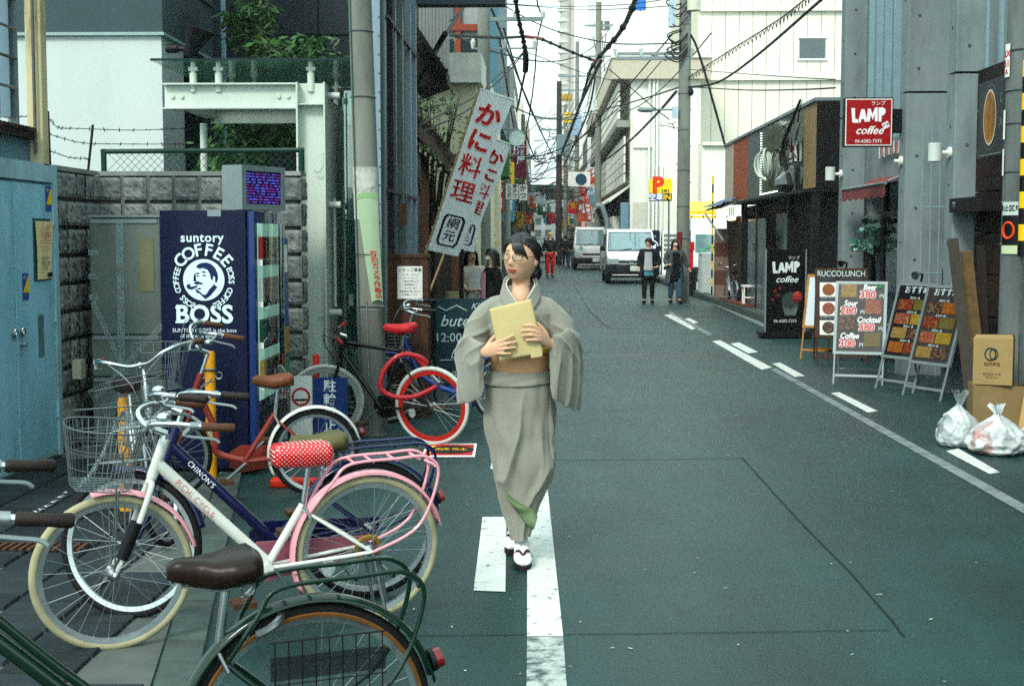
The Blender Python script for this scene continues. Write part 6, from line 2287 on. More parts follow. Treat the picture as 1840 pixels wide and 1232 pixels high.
# dense tangle of thin drop wires between the poles
heads = [P(1224, 60, 35), P(1224, 100, 35), P(1224, 150, 35), P(1074, 60, 80), P(1074, 105, 80), P(1074, 190, 80), P(1004, 215, 84), P(1004, 238, 84), P(1036, 140, 110), P(1036, 170, 110), P(1016, 300, 130), P(870, 60, 26), P(870, 92, 26), P(911, 300, 44), P(940, 330, 95)]
for k in range(28):
    a, b = rnd.sample(heads[3:] if k > 16 else heads, 2)
    a = a + V((rnd.uniform(-.8, .8), 0, rnd.uniform(-.5, .5)))
    b = b + V((rnd.uniform(-.8, .8), 0, rnd.uniform(-.5, .5)))
    t = thing('drop_wire', 'one of many thin drop wires tangled between the far poles', 'wire', group='tangled drop wires')
    MB().tube(bez(a, b, rnd.uniform(.2, 1.2), 9), .012 + .00012 * max(a.y, b.y), 4).build('line', M_cable, t)
# spiral coils round the rising cable
q = MB()
w = cr([P(*p) for p in ((1236, 140, 35), (1310, 92, 30), (1400, 35, 25), (1475, -25, 21))], 40)
pts = []
for i, p in enumerate(w):
    a = i * 2.0
    pts.append(p + V((0, .05 * math.cos(a), .07 * math.sin(a) - .05)))
t = thing('spiral_hanger', 'coiled hanger wire round the rising cable at upper right', 'cable', group='overhead cables')
MB().tube(pts, .008, 4).build('coil', M_cable, t)
# ------------------------------------------------------------------ bicycles
M_brgrip = mat('grip_brown', (92, 62, 48), .6, var=.15, bump=.3, bs=200)
M_dkgrip = mat('grip_dark', (40, 32, 28), .55, var=.15, bump=.3, bs=200)
M_brsad = mat('saddle_brown', (40, 28, 23), .34, var=.1, vs=12, bump=.06, bs=150)
M_tansad = mat('saddle_tan', (112, 70, 46), .45, var=.12, vs=12)
M_basket = mat('basket_wire', (112, 122, 122), .35, .9, var=.15, vs=20)
M_cream_t = mat('tyre_cream', (158, 154, 126), .75, var=.15, vs=14)
M_white_t = mat('tyre_white', (190, 194, 188), .7, var=.12, vs=14)
M_gum_t = mat('tyre_gum', (120, 84, 44), .7, var=.2)
M_refl = mat('reflector_red', (120, 20, 20), .2, var=.1, coat=.6)


def polka():
    m = mat('polka_red', (196, 36, 40), .25, var=.05, coat=.6)
    n = m.node_tree
    b = n.nodes['Principled BSDF']
    src = b.inputs['Base Color'].links[0].from_socket
    tc = n.nodes.new('ShaderNodeTexCoord')
    mp = n.nodes.new('ShaderNodeMapping')
    mp.inputs['Rotation'].default_value = (0, R(45), 0)
    sp_ = n.nodes.new('ShaderNodeMapping')
    sp_.inputs['Scale'].default_value = (1, 0, 1)
    n.links.new(tc.outputs['Object'], sp_.inputs[0])
    n.links.new(sp_.outputs[0], mp.inputs[0])
    v = n.nodes.new('ShaderNodeTexVoronoi')
    v.inputs['Scale'].default_value = 78
    v.inputs['Randomness'].default_value = 0
    n.links.new(mp.outputs[0], v.inputs['Vector'])
    lt = n.nodes.new('ShaderNodeMath')
    lt.operation = 'LESS_THAN'
    lt.inputs[1].default_value = .17
    n.links.new(v.outputs['Distance'], lt.inputs[0])
    mx = n.nodes.new('ShaderNodeMixRGB')
    mx.inputs[2].default_value = (.8, .78, .72, 1)
    n.links.new(lt.outputs[0], mx.inputs[0])
    n.links.new(src, mx.inputs[1])
    n.links.new(mx.outputs[0], b.inputs['Base Color'])
    return m


def wheel(parent, c, Rw, tyre, rim, M4, rw=.0172, rimd=.016, nsp=28, seed=0, hubm=None, side=None):
    """wheel standing in the local xz plane"""
    c = V(c)
    w = bpy.data.objects.new('wheel', None)
    C.objects.link(w)
    w.parent = parent
    MB().ring(c, (0, 1, 0), Rw - rw, rw, 64, 10, u=(1, 0, 0)).xf(M4).build('tyre', tyre, w, True)
    if side:
        for s in (-1, 1):
            MB().ring(c + V((0, s * rw * .75, 0)), (0, 1, 0), Rw - rw * 1.55, rw * .45, 64, 5, u=(1, 0, 0)).xf(M4).build('tyre_wall', side, w, True)
    r0 = Rw - 2 * rw
    q = MB()
    prof = [(r0 + .004, -.011), (r0 + .004, .011), (r0 - rimd, .008), (r0 - rimd, -.008)]
    rings = []
    for i in range(64):
        a = 2 * math.pi * i / 64
        rings.append([c + V((r * math.cos(a), y, r * math.sin(a))) for r, y in prof])
    rings.append(rings[0])
    q.loft(rings, caps=False)
    q.xf(M4)
    fixn(q.build('rim', rim, w, 40))
    q = MB()
    for i in range(nsp):
        a = 2 * math.pi * i / nsp + seed
        s = 1 if i % 2 else -1
        a2 = a + (.9 if (i // 2) % 2 else -.9)
        q.tube([c + V((.018 * math.cos(a2), s * .025, .018 * math.sin(a2))), c + V(((r0 - rimd) * math.cos(a), 0, (r0 - rimd) * math.sin(a)))], .0009, 3, caps=False)
    stuff(q.xf(M4).build('spokes', M_steel, w))
    q = MB().tube([c + V((0, -.045, 0)), c + V((0, -.028, 0)), c + V((0, -.02, 0)), c + V((0, .02, 0)), c + V((0, .028, 0)), c + V((0, .045, 0))], [.012, .026, .014, .014, .026, .012], 10)
    q.xf(M4).build('hub', hubm or M_steel, w, 40)
    return w


def mudguard(parent, c, Rg, a0, a1, m, M4, width=.05, stay=True):
    c = V(c)

    def fn(a, b):
        t = R(a0 + (a1 - a0) * a)
        k = (b - .5) * 2
        r = Rg - .014 * k * k
        return c + V((r * math.cos(t), width / 2 * k, r * math.sin(t)))
    q = MB().grid(fn, 40, 7)
    q.xf(M4)
    o = q.build('mudguard', m, parent, True)
    md = o.modifiers.new('s', 'SOLIDIFY')
    md.thickness = .003
    evalmesh(o)
    if stay:
        t = R(a0 + (a1 - a0) * stay)
        e = c + V((Rg * math.cos(t), 0, Rg * math.sin(t)))
        for s in (-1, 1):
            MB().tube([c + V((0, s * .045, 0)), e + V((0, s * .03, 0))], .0025, 5).xf(M4).build('stay', M_chrome, parent, True)
    return o


def saddle(parent, p, m, L=.25, W_=.2, H=.08, M4=Matrix(), block=False, name='saddle'):
    """saddle with nose towards +x, p = top centre of the post"""
    p = V(p)
    tab = [(0, .62, .75, .0), (.1, .95, 1, .006), (.3, 1.0, 1.0, .0), (.5, .78, .95, -.008), (.7, .45, .85, -.004), (.9, .33, .72, .004), (1.0, .18, .45, .0)]
    if block:
        tab = [(0, .8, .7, 0), (.06, .98, 1, 0), (.4, 1, 1.0, 0), (.8, .88, .98, 0), (.95, .78, .92, 0), (1, .6, .6, 0)]
    rings = []
    for i in range(20):
        t = i / 19
        w, h, dz = interp(tab, t)
        hw, hh = W_ / 2 * w, H * h
        ring = []
        for k in range(18):
            a = 2 * math.pi * k / 18
            x, z = math.cos(a), math.sin(a)
            e = .75 if not block else .55
            x, z = math.copysign(abs(x) ** e, x), math.copysign(abs(z) ** e, z)
            ring.append(p + V((-L * .55 + L * t, hw * x * (1.0 if z > -.2 else .92), dz + hh * .5 * z + .03)))
        rings.append(ring)
    q = MB().loft(rings)
    q.xf(M4)
    o = fixn(q.build(name, m, parent, 'all'))
    q = MB()
    for s in (-1, 1):
        MB().tube([p + V((-L * .4, s * .045, -.005)), p + V((-L * .1, s * .03, -.02)), p + V((L * .3, s * .012, -.005))], .004, 6).xf(M4).build('saddle_rail', M_steel, parent)
    for s in (-1, 1):
        MB().ring(p + V((-L * .38, s * .05, -.015)), (0, 1, 0), .018, .004, 10, 4).xf(M4).build('spring', M_steel, parent)
    return o


def basket(parent, c, M4, L=.3, W_=.36, H=.23, m=None, tilt=0.0, oval=False):
    """wire basket, c = centre of its floor"""
    m = m or M_basket
    c = V(c)
    T = Matrix.Translation(c) @ Matrix.Rotation(tilt, 4, 'Y')
    t = bpy.data.objects.new('basket', None)
    C.objects.link(t)
    t.parent = parent

    def loop(k, n=28):
        sc = .72 + .28 * k
        e = .35 if not oval else .75
        pts = []
        for i in range(n):
            a = 2 * math.pi * i / n
            x, y = math.cos(a), math.sin(a)
            pts.append(V((math.copysign(abs(x) ** e, x) * L / 2 * sc, math.copysign(abs(y) ** e, y) * W_ / 2 * sc, H * k)))
        return pts
    for k, r in ((1.0, .0034), (.66, .0018), (.6, .0018), (.33, .0018), (0, .0026)):
        MB().tube([T @ p for p in loop(k)], r, 5, closed=True).xf(M4).build('hoop', m, t, True)
    q = MB()
    top, bot = loop(1.0, 40), loop(0, 40)
    for a, b in zip(top, bot):
        q.tube([T @ a, T @ b], .0011, 3, caps=False)
    stuff(q.xf(M4).build('upright_wires', m, t))
    q = MB()
    for i in range(9):
        y = -W_ * .33 + W_ * .66 * i / 8
        q.tube([T @ V((-L * .34, y, 0)), T @ V((L * .34, y, 0))], .0016, 3, caps=False)
        x = -L * .33 + L * .66 * i / 8
        q.tube([T @ V((x, -W_ * .34, 0)), T @ V((x, W_ * .34, 0))], .0016, 3, caps=False)
    stuff(q.xf(M4).build('floor_wires', m, t))
    return t


def bicycle(lab, rear, front, Rw=.31, fm=None, tyre=None, rim=None, style='step', steer=0.0, leanx=-4.0, saddle_m=None, saddle_z=.76, saddle_x=.29,
            guard=None, rack=None, bask=False, grips=None, bars='swept', bar_z=.98, spec=None, name='bicycle', fork_m=None, guard_c=None, word=None, red_lock=False,
            sad_block=False, sadL=.25, front_rim=None, front_tyre=None, frontguard=True, bask_tilt=0.0, oval=False, guardL=(-28, 166), gum=None, chain=None, rimd=.016, bell=True, levers=True, fat=.021, tail=True, bask_z=-.025):
    rear, front = V(rear), V(front)
    d = front - rear
    wb = V((d.x, d.y, 0)).length
    t = thing(name, lab, 'bicycle', rear, math.atan2(d.y, d.x), 'bicycles parked on the left')
    t.rotation_euler = Euler((R(leanx), 0, math.atan2(d.y, d.x)), 'XYZ')
    I = Matrix()
    ax_r, ax_f = V((0, 0, Rw)), V((wb, 0, Rw))
    bb = V((.43, 0, Rw - .035))
    st = V((saddle_x - .02, 0, saddle_z - .2))
    hb = V((wb - .155, 0, Rw + .375))
    ht = hb + V((-.045, 0, .13))
    axis = (ht - hb).normalized()
    MS = Matrix.Translation(hb) @ Matrix.Rotation(R(steer), 4, axis) @ Matrix.Translation(-hb)
    guard = guard or fm
    # frame
    q = MB()
    q.tube([hb - axis * .01, ht + axis * .01], .021, 12)
    if style == 'diamond':
        q.tube([ht - axis * .03, st + V((0, 0, .05))], .0165, 10)
        q.tube([hb + axis * .03, bb], .0185, 10)
    elif style == 'curve':
        q.tube(cr([hb + axis * .05, hb + V((-.13, 0, -.22)), bb + V((.17, 0, .06)), bb], 6), fat, 12)
    else:
        q.tube([hb + axis * .05, bb + V((.0, 0, .02))], fat, 12)
    if style == 'double':
        q.tube(cr([hb + axis * .1, hb.lerp(st, .5) + V((0, 0, -.12)), bb.lerp(st, .35)], 5), .013, 10)
    q.tube([bb, st + V((0, 0, .07 if style == 'diamond' else .02))], .0165, 10)
    q.tube([bb + V((0, -.035, 0)), bb + V((0, .035, 0))], .022, 12)
    for s in (-1, 1):
        q.tube([bb + V((-.02, s * .02, 0)), ax_r + V((.12, s * .05, -.01)), ax_r + V((0, s * .055, 0))], .0085, 8)
        q.tube([st + V((0, s * .012, 0)), st.lerp(ax_r, .25) + V((0, s * .04, 0)), ax_r + V((0, s * .055, 0))], .0075, 8)
    q.build('frame', fm, t, 50)
    MB().tube([st, V((saddle_x - .045, 0, saddle_z - .01))], .0125, 10).build('seat_post', M_chrome, t, 50)
    MB().tube([st + V((.0, -.02, .015)), st + V((.0, .03, .015)), st + V((-.02, .045, -.03))], .006, 6).build('seat_clamp', M_steel, t, 50)
    sd_ = V((saddle_x, 0, saddle_z))
    saddle(t, sd_, saddle_m or M_brsad, sadL, .19 if not sad_block else .15, .085 if not sad_block else .1, block=sad_block)
    # steering group
    q = MB()
    cro = hb - axis * .03
    for s in (-1, 1):
        q.tube(cr([cro + V((0, s * .02, 0)), cro + V((.005, s * .045, -.02)), cro.lerp(ax_f, .55) + V((-.012, s * .05, 0)), ax_f + V((0, s * .052, 0))], 4), [.0125] * 8 + [.011, .01, .009, .008, .008], 8)
    q.tube([cro, hb], .018, 10)
    q.xf(MS).build('fork', fork_m or fm, t, 50)
    wheel(t, ax_f, Rw, front_tyre or tyre, front_rim or rim, MS, rimd=rimd, seed=.3, side=gum)
    wheel(t, ax_r, Rw, tyre, rim, I, rimd=rimd, seed=.1, side=gum)
    if guard_c is not False:
        gm = guard_c or guard
        mudguard(t, ax_r, Rw + .022, guardL[0], guardL[1], gm, I, .058, .08)
        if frontguard:
            mudguard(t, ax_f, Rw + .02, 76, 166, gm, MS, .055, .2)
    # stem and handlebar
    s_top = ht + axis * ((bar_z - .06 - ht.z) / axis.z)
    hbr = MB().tube([ht, s_top], .0125, 10).tube([s_top, s_top + V((.05, 0, .02))], .014, 10).xf(MS).build('stem', M_chrome, t, 50)
    h0 = s_top + V((.05, 0, .02))
    bar = bpy.data.objects.new('handlebar', None)
    C.objects.link(bar)
    bar.parent = t
    gm = grips or M_brgrip
    pts = []
    ends = []
    for s in (-1, 1):
        if bars == 'swept':
            half = [h0, h0 + V((.02, s * .06, .005)), h0 + V((.035, s * .15, .045)), h0 + V((-.03, s * .23, .06)), h0 + V((-.13, s * .262, .05)), h0 + V((-.25, s * .275, .04))]
        elif bars == 'high':
            half = [h0, h0 + V((.01, s * .06, .02)), h0 + V((.03, s * .12, .11)), h0 + V((-.02, s * .2, .13)), h0 + V((-.1, s * .235, .12)), h0 + V((-.2, s * .25, .1))]
        else:
            half = [h0, h0 + V((0, s * .08, 0)), h0 + V((.0, s * .14, .005)), h0 + V((-.01, s * .2, .005)), h0 + V((-.02, s * .25, .005)), h0 + V((-.03, s * .28, .005))]
        c_ = cr(half, 5)
        MB().tube(c_, .0105, 10).xf(MS).build('bar', M_black if bars == 'flat' else M_chrome, bar, True)
        g0, g1 = c_[-6], c_[-1] + (c_[-1] - c_[-2]) * .3
        dd = (g1 - g0).normalized()
        g0 = g1 - dd * .125
        MB().tube([g0, g0 + dd * .008, g0.lerp(g1, .5), g1 - dd * .008, g1], [.014, .0175, .0155, .018, .012], 12).xf(MS).build('grip', gm, bar, 50)
        if levers:
            k = g0 - dd * .03
            dn = V((.035, 0, -.035))
            MB().tube(cr([k, k + dn * .9, k + dn * 1.1 + dd * .06, k + dn * 1.2 + dd * .12, k + dn * 1.5 + dd * .15], 4), [.009] * 5 + [.006] * 12, 7).xf(MS).build('brake_lever', M_alu if bars != 'flat' else M_black, bar, True)
            MB().tube([k - dd * .01, k + dd * .02], .017, 10).xf(MS).build('lever_clamp', M_steel, bar, 50)
            MB().tube(cr([k + dn * .8, k + V((.1, -s * .05, .02)), h0 + V((.12, s * .03, -.08)), hb + V((.06, s * .02, -.02))], 5), .0028, 5).xf(MS).build('brake_cable', M_ink if bars == 'flat' else M_steel, bar, True)
    if bell:
        b0 = h0 + V((-.01, .17, .075))
        MB().ell(b0, (.028, .028, .02), 14, 8).xf(MS).build('bell', M_chrome, bar, True)
    if bask:
        basket(t, hb + V((.2, 0, bask_z)), MS, tilt=bask_tilt, oval=oval)
        for s in (-1, 1):
            MB().tube([hb + V((.15, s * .1, -.02)), ax_f + V((0, s * .065, .02))], .0035, 5).xf(MS).build('basket_stay', M_steel, t)
    if rack:
        zt = 2 * Rw + .066
        for s in (-1, 1):
            y = s * .062
            MB().tube(cr([st + V((-.02, s * .03, -.01)), V((st.x * .55 + .02, y, zt - .07)), V((.1, y, zt)), V((-.1, y, zt + .012)), V((-.235, y, zt + .01)), V((-.285, y, zt - .07)), V((-.2, y, zt - .28)), ax_r + V((0, s * .06, 0))], 6), .0065, 8).build('rack_rail', rack, t, True)
        for x in (.08, .0, -.1, -.2):
            MB().tube([(x, -.062, zt + .005), (x, .062, zt + .005)], .006, 6).build('rack_bar', rack, t, True)
        MB().tube([(-.27, -.062, zt - .03), (-.285, 0, zt - .035), (-.27, .062, zt - .03)], .006, 6).build('rack_bar', rack, t, True)
    # crank, chain guard, stand, lamps
    cm = chain or fm
    cg = MB()
    out = [(ax_r.x - .06, ax_r.z - .03), (ax_r.x - .06, ax_r.z + .035), (bb.x + .02, bb.z + .085), (bb.x + .09, bb.z + .04), (bb.x + .09, bb.z - .05), (bb.x, bb.z - .085)]
    if style != 'diamond':
        cg.prism(out, (0, -.068, 0), (1, 0, 0), (0, 0, 1), .012)
        fixn(cg.build('chain_guard', cm, t))
    else:
        MB().ring(bb + V((0, -.06, 0)), (0, 1, 0), .09, .004, 28, 5).tube([bb + V((0, -.06, .09)), ax_r + V((0, -.06, .03))], .003, 4).tube([bb + V((0, -.06, -.09)), ax_r + V((0, -.06, -.03))], .003, 4).build('chain', M_black, t)
        MB().tube([bb + V((0, -.058, 0)), bb + V((0, -.062, 0))], .088, 24).build('chainring', M_black, t, 40)
    for s, a in ((1, R(-40)), (-1, R(140))):
        e = bb + V((.16 * math.cos(a), s * .075, .16 * math.sin(a)))
        c_ = MB().tube([bb + V((0, s * .07, 0)), e], .009, 7).build('crank', M_steel, t, True)
        MB().b2(e + V((-.045, s * .005, -.012)), e + V((.045, s * .09, .012))).build('pedal', mat('pedal_amber', (78, 56, 36), .5, var=.4, vs=40), c_)
    if style != 'diamond':
        for s in (-1, 1):
            MB().tube([ax_r + V((.0, s * .06, 0)), V((-.06, s * .09, .012))], .008, 7).build('stand_leg', M_steel, t, True)
        MB().tube([(-.06, -.09, .012), (-.06, .09, .012)], .008, 7).build('stand_foot', M_steel, t, True)
    if guard_c is not False and tail:
        a = R(guardL[0] + 24)
        p = ax_r + V(((Rw + .035) * -math.cos(R(22)), 0, (Rw + .035) * math.sin(R(22))))
        MB().tube([p, p + V((-.02, 0, .006))], .028, 12).build('tail_reflector', M_refl, t, 40)
        MB().tube([p + V((.012, 0, -.003)), p], .031, 12).build('reflector_shell', M_black, t, 40)
    MB().ell(ax_r + V((Rw * .55, .0, -Rw * .2)), (.03, .004, .04), 8, 6).build('spoke_reflector', mat('reflector_white', (220, 226, 222), .2, alpha=.6), t, True)
    if word:
        body, size, m, fl = word
        a, b = hb + axis * .05, bb
        dd = (b - a).normalized()
        up = V((0, 1, 0)).cross(dd)
        if True:
            me = textmesh(body, size, bold=.006, align='LEFT', space=1.12)
            for v in me.vertices:
                th = v.co.y / fat + .05
                v.co = a.lerp(b, .16) + dd * v.co.x + up * (math.sin(th) * (fat + .003)) + V((0, 1, 0)) * (math.cos(th) * (fat + .003))
            me.materials.append(m)
            link('lettering', me, t)
    return t, MS, dict(bb=bb, st=st, hb=hb, ht=ht, axr=ax_r, axf=ax_f)


M_bwhite = mat('bike_white', (214, 216, 208), .3, var=.04, coat=.5)
M_pink = mat('bike_pink', (226, 160, 170), .32, var=.05, coat=.5)
M_bblue = mat('bike_navy', (20, 26, 72), .3, var=.08, coat=.5)
M_copper = mat('bike_copper', (138, 58, 46), .35, .2, var=.1, coat=.4)
M_bgreen = mat('bike_green', (8, 44, 31), .3, var=.1, coat=.5)
M_bblack = mat('bike_black', (20, 21, 23), .35, var=.1, coat=.3)
M_azure = mat('bike_azure', (30, 60, 130), .35, var=.1, coat=.4)
M_silv = mat('bike_silver', (150, 158, 160), .35, .6, var=.1)
M_rim = mat('rim_alloy', (190, 196, 198), .28, .9, var=.1)
M_pinkl = mat('letter_pink', (206, 140, 140), .5, var=0)

zt_ = .024
bw_, _, kw = bicycle('white bicycle with pink mudguards and a red dotted saddle cover', (-.733, 5.68, 0), (-1.669, 5.24, 0), .31, M_bwhite, M_cream_t, M_rim, 'step', 0, -3,
                     polka(), .7, .3, guard=M_pink, rack=M_pink, bask=True, sad_block=True, sadL=.24, bar_z=.905, bask_tilt=R(-6), oval=True, word=('PICHI CYCLE', .033, M_pinkl, 0), chain=mat('bike_mauve', (150, 90, 104), .4), fat=.0235, tail=False)
bb_, _, kb = bicycle('dark blue bicycle standing behind the white and pink one', (-.775, 6.06, 0), (-1.74, 5.72, 0), .31, M_bblue, M_rubber, M_rim, 'step', -26, -3,
                     mat('saddle_olive', (92, 88, 56), .5), .685, .24, rack=M_bblue, bask=True, grips=M_dkgrip, bar_z=.93, word=("CHINON'S", .03, M_letter, 0), fat=.0235, bask_tilt=R(4))
bc_, _, kc = bicycle('copper red mini bicycle with tan saddle in front of the vending machine', (-1.417, 8.5, 0), (-2.27, 8.25, 0), .272, M_copper, M_rubber, M_rim, 'curve', 12, -2,
                     M_tansad, .70, .27, guard_c=mat('guard_white', (200, 202, 196), .4), bask=True, bask_z=.08, bars='high', bar_z=.97, frontguard=True, fat=.021)
bs2, _, ks2 = bicycle('silver bicycle almost hidden behind the baskets of the others', (-2.42, 8.0, 0), (-1.97, 7.05, 0), .31, M_silv, M_rubber, M_rim, 'step', -28, 3,
                      M_brsad, .74, .29, bask=True, bar_z=.98, bell=False)
bg_, _, kg = bicycle('dark green bicycle with brown saddle in the near foreground', (-.615, 3.55, 0), (-1.575, 3.13, 0), .33, M_bgreen, M_rubber, M_rim, 'double', 0, -4,
                     M_brsad, .745, .265, rack=M_bgreen, grips=M_dkgrip, bar_z=1.0, gum=M_gum_t, sadL=.23, fat=.02)
bk_, _, kk = bicycle('black fixed gear bicycle with a red rear rim and red saddle', (-.845, 10.62, 0), (-1.715, 10.9, 0), .31, M_bblack, M_white_t, mat('rim_red', (172, 42, 30), .5, var=.08), 'diamond', 24, -5,
                     mat('saddle_red', (176, 44, 50), .45), .88, .26, guard_c=False, bars='flat', bar_z=.9, grips=mat('grip_red', (150, 28, 34), .5), front_rim=mat('rim_pale', (170, 176, 172), .5), rimd=.031, bell=False, sadL=.27)
bu_, _, ku = bicycle('blue town bicycle with chrome handlebars behind the leaning pole', (-.3, 11.75, 0), (-1.35, 11.85, 0), .31, M_azure, M_rubber, M_rim, 'curve', 10, -3,
                     M_black, .8, .3, bask=False, grips=M_black, bars='swept', bar_z=1.02)
bf_, _, kf = bicycle('grey bicycle parked against the dark shop on the right', (4.36, 31.3, .0), (4.3, 32.3, .0), .31, M_silv, M_rubber, M_rim, 'step', 0, 0, M_black, .8, .3)
bf_['group'] = 'bicycles by the shop'
# front-wheel cap and sleeve of the white bicycle
p0, p1 = kw['hb'].lerp(kw['axf'], .45), kw['hb'].lerp(kw['axf'], .82)
MB().tube([p0 + V((0, .05, 0)), p1 + V((0, .052, 0))], .026, 12).build('dynamo_sleeve', M_black, bw_, 50)
MB().ring(kw['axr'], (0, 1, 0), .05, .012, 14, 6).build('drum_brake', mat('drum_gold', (150, 120, 60), .4, .5), bw_, True)
# folding wire basket on the green bicycle's rear side
q = MB()
hook = V((-.1, .11, .45))
for i in range(9):
    x = .12 - i * .035
    q.tube([(x, .1, .60), (x, .115, .38)], .0018, 4)
for k in range(5):
    z = .60 - k * .055
    q.tube([(.13, .1 + .003 * k, z), (-.17, .1 + .003 * k, z)], .0025 if k in (0, 4) else .0018, 4)
stuff(q.build('folding_side_basket', M_black, bg_))
MB().b2((.13, .098, .5), (-.17, .104, .56)).build('side_basket_mesh', mat('mesh_black', (24, 24, 24), .6, alpha=.5), bg_)
# rear wheel lock of the green bicycle
MB().ring((.13, 0, .62), (.45, 0, .9), .055, .01, 20, 6, 20, 340).build('ring_lock', M_steel, bg_, True)
MB().b2((.29, .018, .42), (.325, .0215, .47)).build('sticker', mat('sticker_pale', (170, 200, 206), .5), bg_)
# thick red cable lock looped round the black bicycle
lk = thing('cable_lock', 'thick red cable lock looped over the black bicycle', 'lock')
pts = [P(*q_, 10.55) for q_ in ((768, 652), (752, 640), (726, 636), (706, 646), (690, 668), (685, 690), (692, 703), (715, 712), (745, 711), (768, 702), (783, 694))]
for i, p in enumerate(pts):
    p.y -= .06 * math.sin(i / 10 * math.pi)
MB().tube(cr(pts, 6), .019, 12).build('sleeve', mat('lock_red', (168, 34, 46), .4, var=.08, coat=.3), lk, True)
pts = [P(*q_, 10.75) for q_ in ((728, 634), (745, 640), (760, 655), (778, 678))]
MB().tube(cr(pts, 6), .02, 12).build('sleeve', mat('lock_red'), lk, True)
MB().tube([P(776, 676, 10.72), P(790, 690, 10.6)], .017, 10).build('lock_barrel', M_chrome, lk, 40)

# yellow bollards and chain
M_yb = mat('bollard_yellow', (206, 150, 24), .5, var=.15, dirt=.5, dirtc=(120, 84, 30), dscale=8)
for i, (px, py, Y, zt, r, lab) in enumerate(((381, 870, 9.0, .84, .035, 'yellow steel bollard locked to the copper bicycle'), (229, 900, 7.9, .66, .045, 'yellow bollard half hidden by the wire baskets'))):
    x = P(px, py, Y).x
    t = thing('bollard', lab, 'bollard', (x, Y, .02), group='yellow bollards')
    MB().tube([(0, 0, 0), (0, 0, zt - .02), (0, 0, zt)], [r, r, r * .8], 16).build('post', M_yb, t, 50)
    MB().ring((0, 0, zt - .12), (0, 0, 1), r + .004, .008, 16, 5).build('collar', M_steel, t, True)
    for s in (-1, 1):
        MB().ring((s * (r + .022), 0, zt - .16), (0, 1, 0), .022, .005, 14, 5).build('eye_ring', M_steel, t, True)


def chain(lab, pts, link_l=.034, r=.0038):
    t = thing('chain', lab, 'chain', group='chains between the bollards')
    w = cr(pts, 30)
    acc, last, i = 0, w[0], 0
    mesh = None
    n = 0
    for p in w[1:]:
        if (p - last).length >= link_l * .78:
            d = (p - last).normalized()
            if mesh is None:
                q = MB()
                lp_ = [V((link_l * .5 * math.cos(a) * 1.0, link_l * .3 * math.sin(a), 0)) for a in [k * math.pi / 5 for k in range(10)]]
                mesh = q.tube(lp_, r, 5, closed=True).mesh('link', M_steel, True)
            o = link('link', mesh, t)
            o.location = (p + last) / 2
            e = d.to_track_quat('X', 'Z').to_matrix() @ Matrix.Rotation(R(45 if n % 2 else -45), 3, 'X')
            o.rotation_euler = e.to_euler()
            last = p
            n += 1
    return t


chain('steel chain hanging from the hidden yellow bollard over the baskets', [P(222, 740, 7.85), P(205, 770, 7.2), P(185, 815, 6.5), P(165, 850, 6.0), P(142, 876, 5.7)])
chain('steel chain lying across the paving at the left', [P(-10, 930, 7.6), P(40, 926, 7.3), P(80, 912, 7.1), P(120, 885, 7.0)])
chain('short chain round the copper bicycle and its bollard', [P(350, 700, 8.75), P(362, 695, 8.8), P(376, 686, 8.85), P(386, 680, 8.9)])

# no-parking boards by the vending machine
nb2 = thing('bicycle_ban_sign', 'folding blue and white no bicycle parking board beside the vending machine', 'sign', (-1.93, 10.6, 0), R(8))
M_nb = mat('ban_blue', (24, 60, 120), .5)
MB().b2((.15, 0, .08), (.42, .015, .52)).build('blue_panel', M_nb, nb2)
MB().b2((-.02, -.05, .05), (.145, -.035, .54)).build('white_panel', M_paper, nb2)
Fb_ = Face((.15, -.001, .08), (1, 0, 0), (0, 0, 1), nb2)
Fb_.vtext('駐輪禁止', .13, .37, .1, M_letter, .003, bold=.02)
Fw_ = Face((-.02, -.051, .05), (1, 0, 0), (0, 0, 1), nb2)
Fw_.annulus(.08, .33, .055, .072, M_red, .002)
Fw_.rect(.03, .3, .13, .315, M_ink, .003)
for x in (.0, .13, .17, .4):
    MB().b2((x, -.01, 0), (x + .015, .01, .1)).build('leg', M_steel, nb2)
rc = thing('red_post', 'short red plastic post behind the bicycle ban board', 'post', (-1.8, 10.9, 0))
MB().tube([(0, 0, 0), (0, 0, .66), (0, 0, .68)], [.03, .026, .018], 14).build('post', mat('cone_red', (214, 56, 36), .45), rc, 50)
MB().tube([(0, 0, 0), (0, 0, .03)], .1, 16).build('base', M_rubber, rc, 50)
rl2 = thing('red_rubber_block', 'flat red rubber block on the ground under the copper bicycle', 'block', (-1.75, 8.75, .0))
MB().bev((0, 0, 0), (.3, .12, .05), .01, axis=0).build('block', mat('cone_red'), rl2)

mbx = thing('meter_box', 'small pale box with a cable on the end of the block wall', 'box', (-3.52, 10.2, .55))
MB().bev((0, 0, 0), (.07, .12, .14), .01, axis=2).build('case', mat('box_beige', (170, 170, 150), .6), mbx)
MB().tube(cr([(.03, .06, 0), (.06, .1, -.2), (.03, .2, -.38), (.05, .25, -.53)], 5), .008, 6).build('cord', M_ink, mbx)
# ------------------------------------------------------------------ vehicles
M_vw = mat('van_white', (226, 228, 226), .28, var=.03, coat=.6)
M_vglass = mat('van_glass', (120, 146, 150), .05, var=.15, spec=.9, coat=.8)
M_bump = mat('bumper_black', (34, 36, 37), .6, var=.1)
M_lens = mat('lamp_lens', (196, 206, 206), .12, .3, var=.3, vs=20, coat=.8)


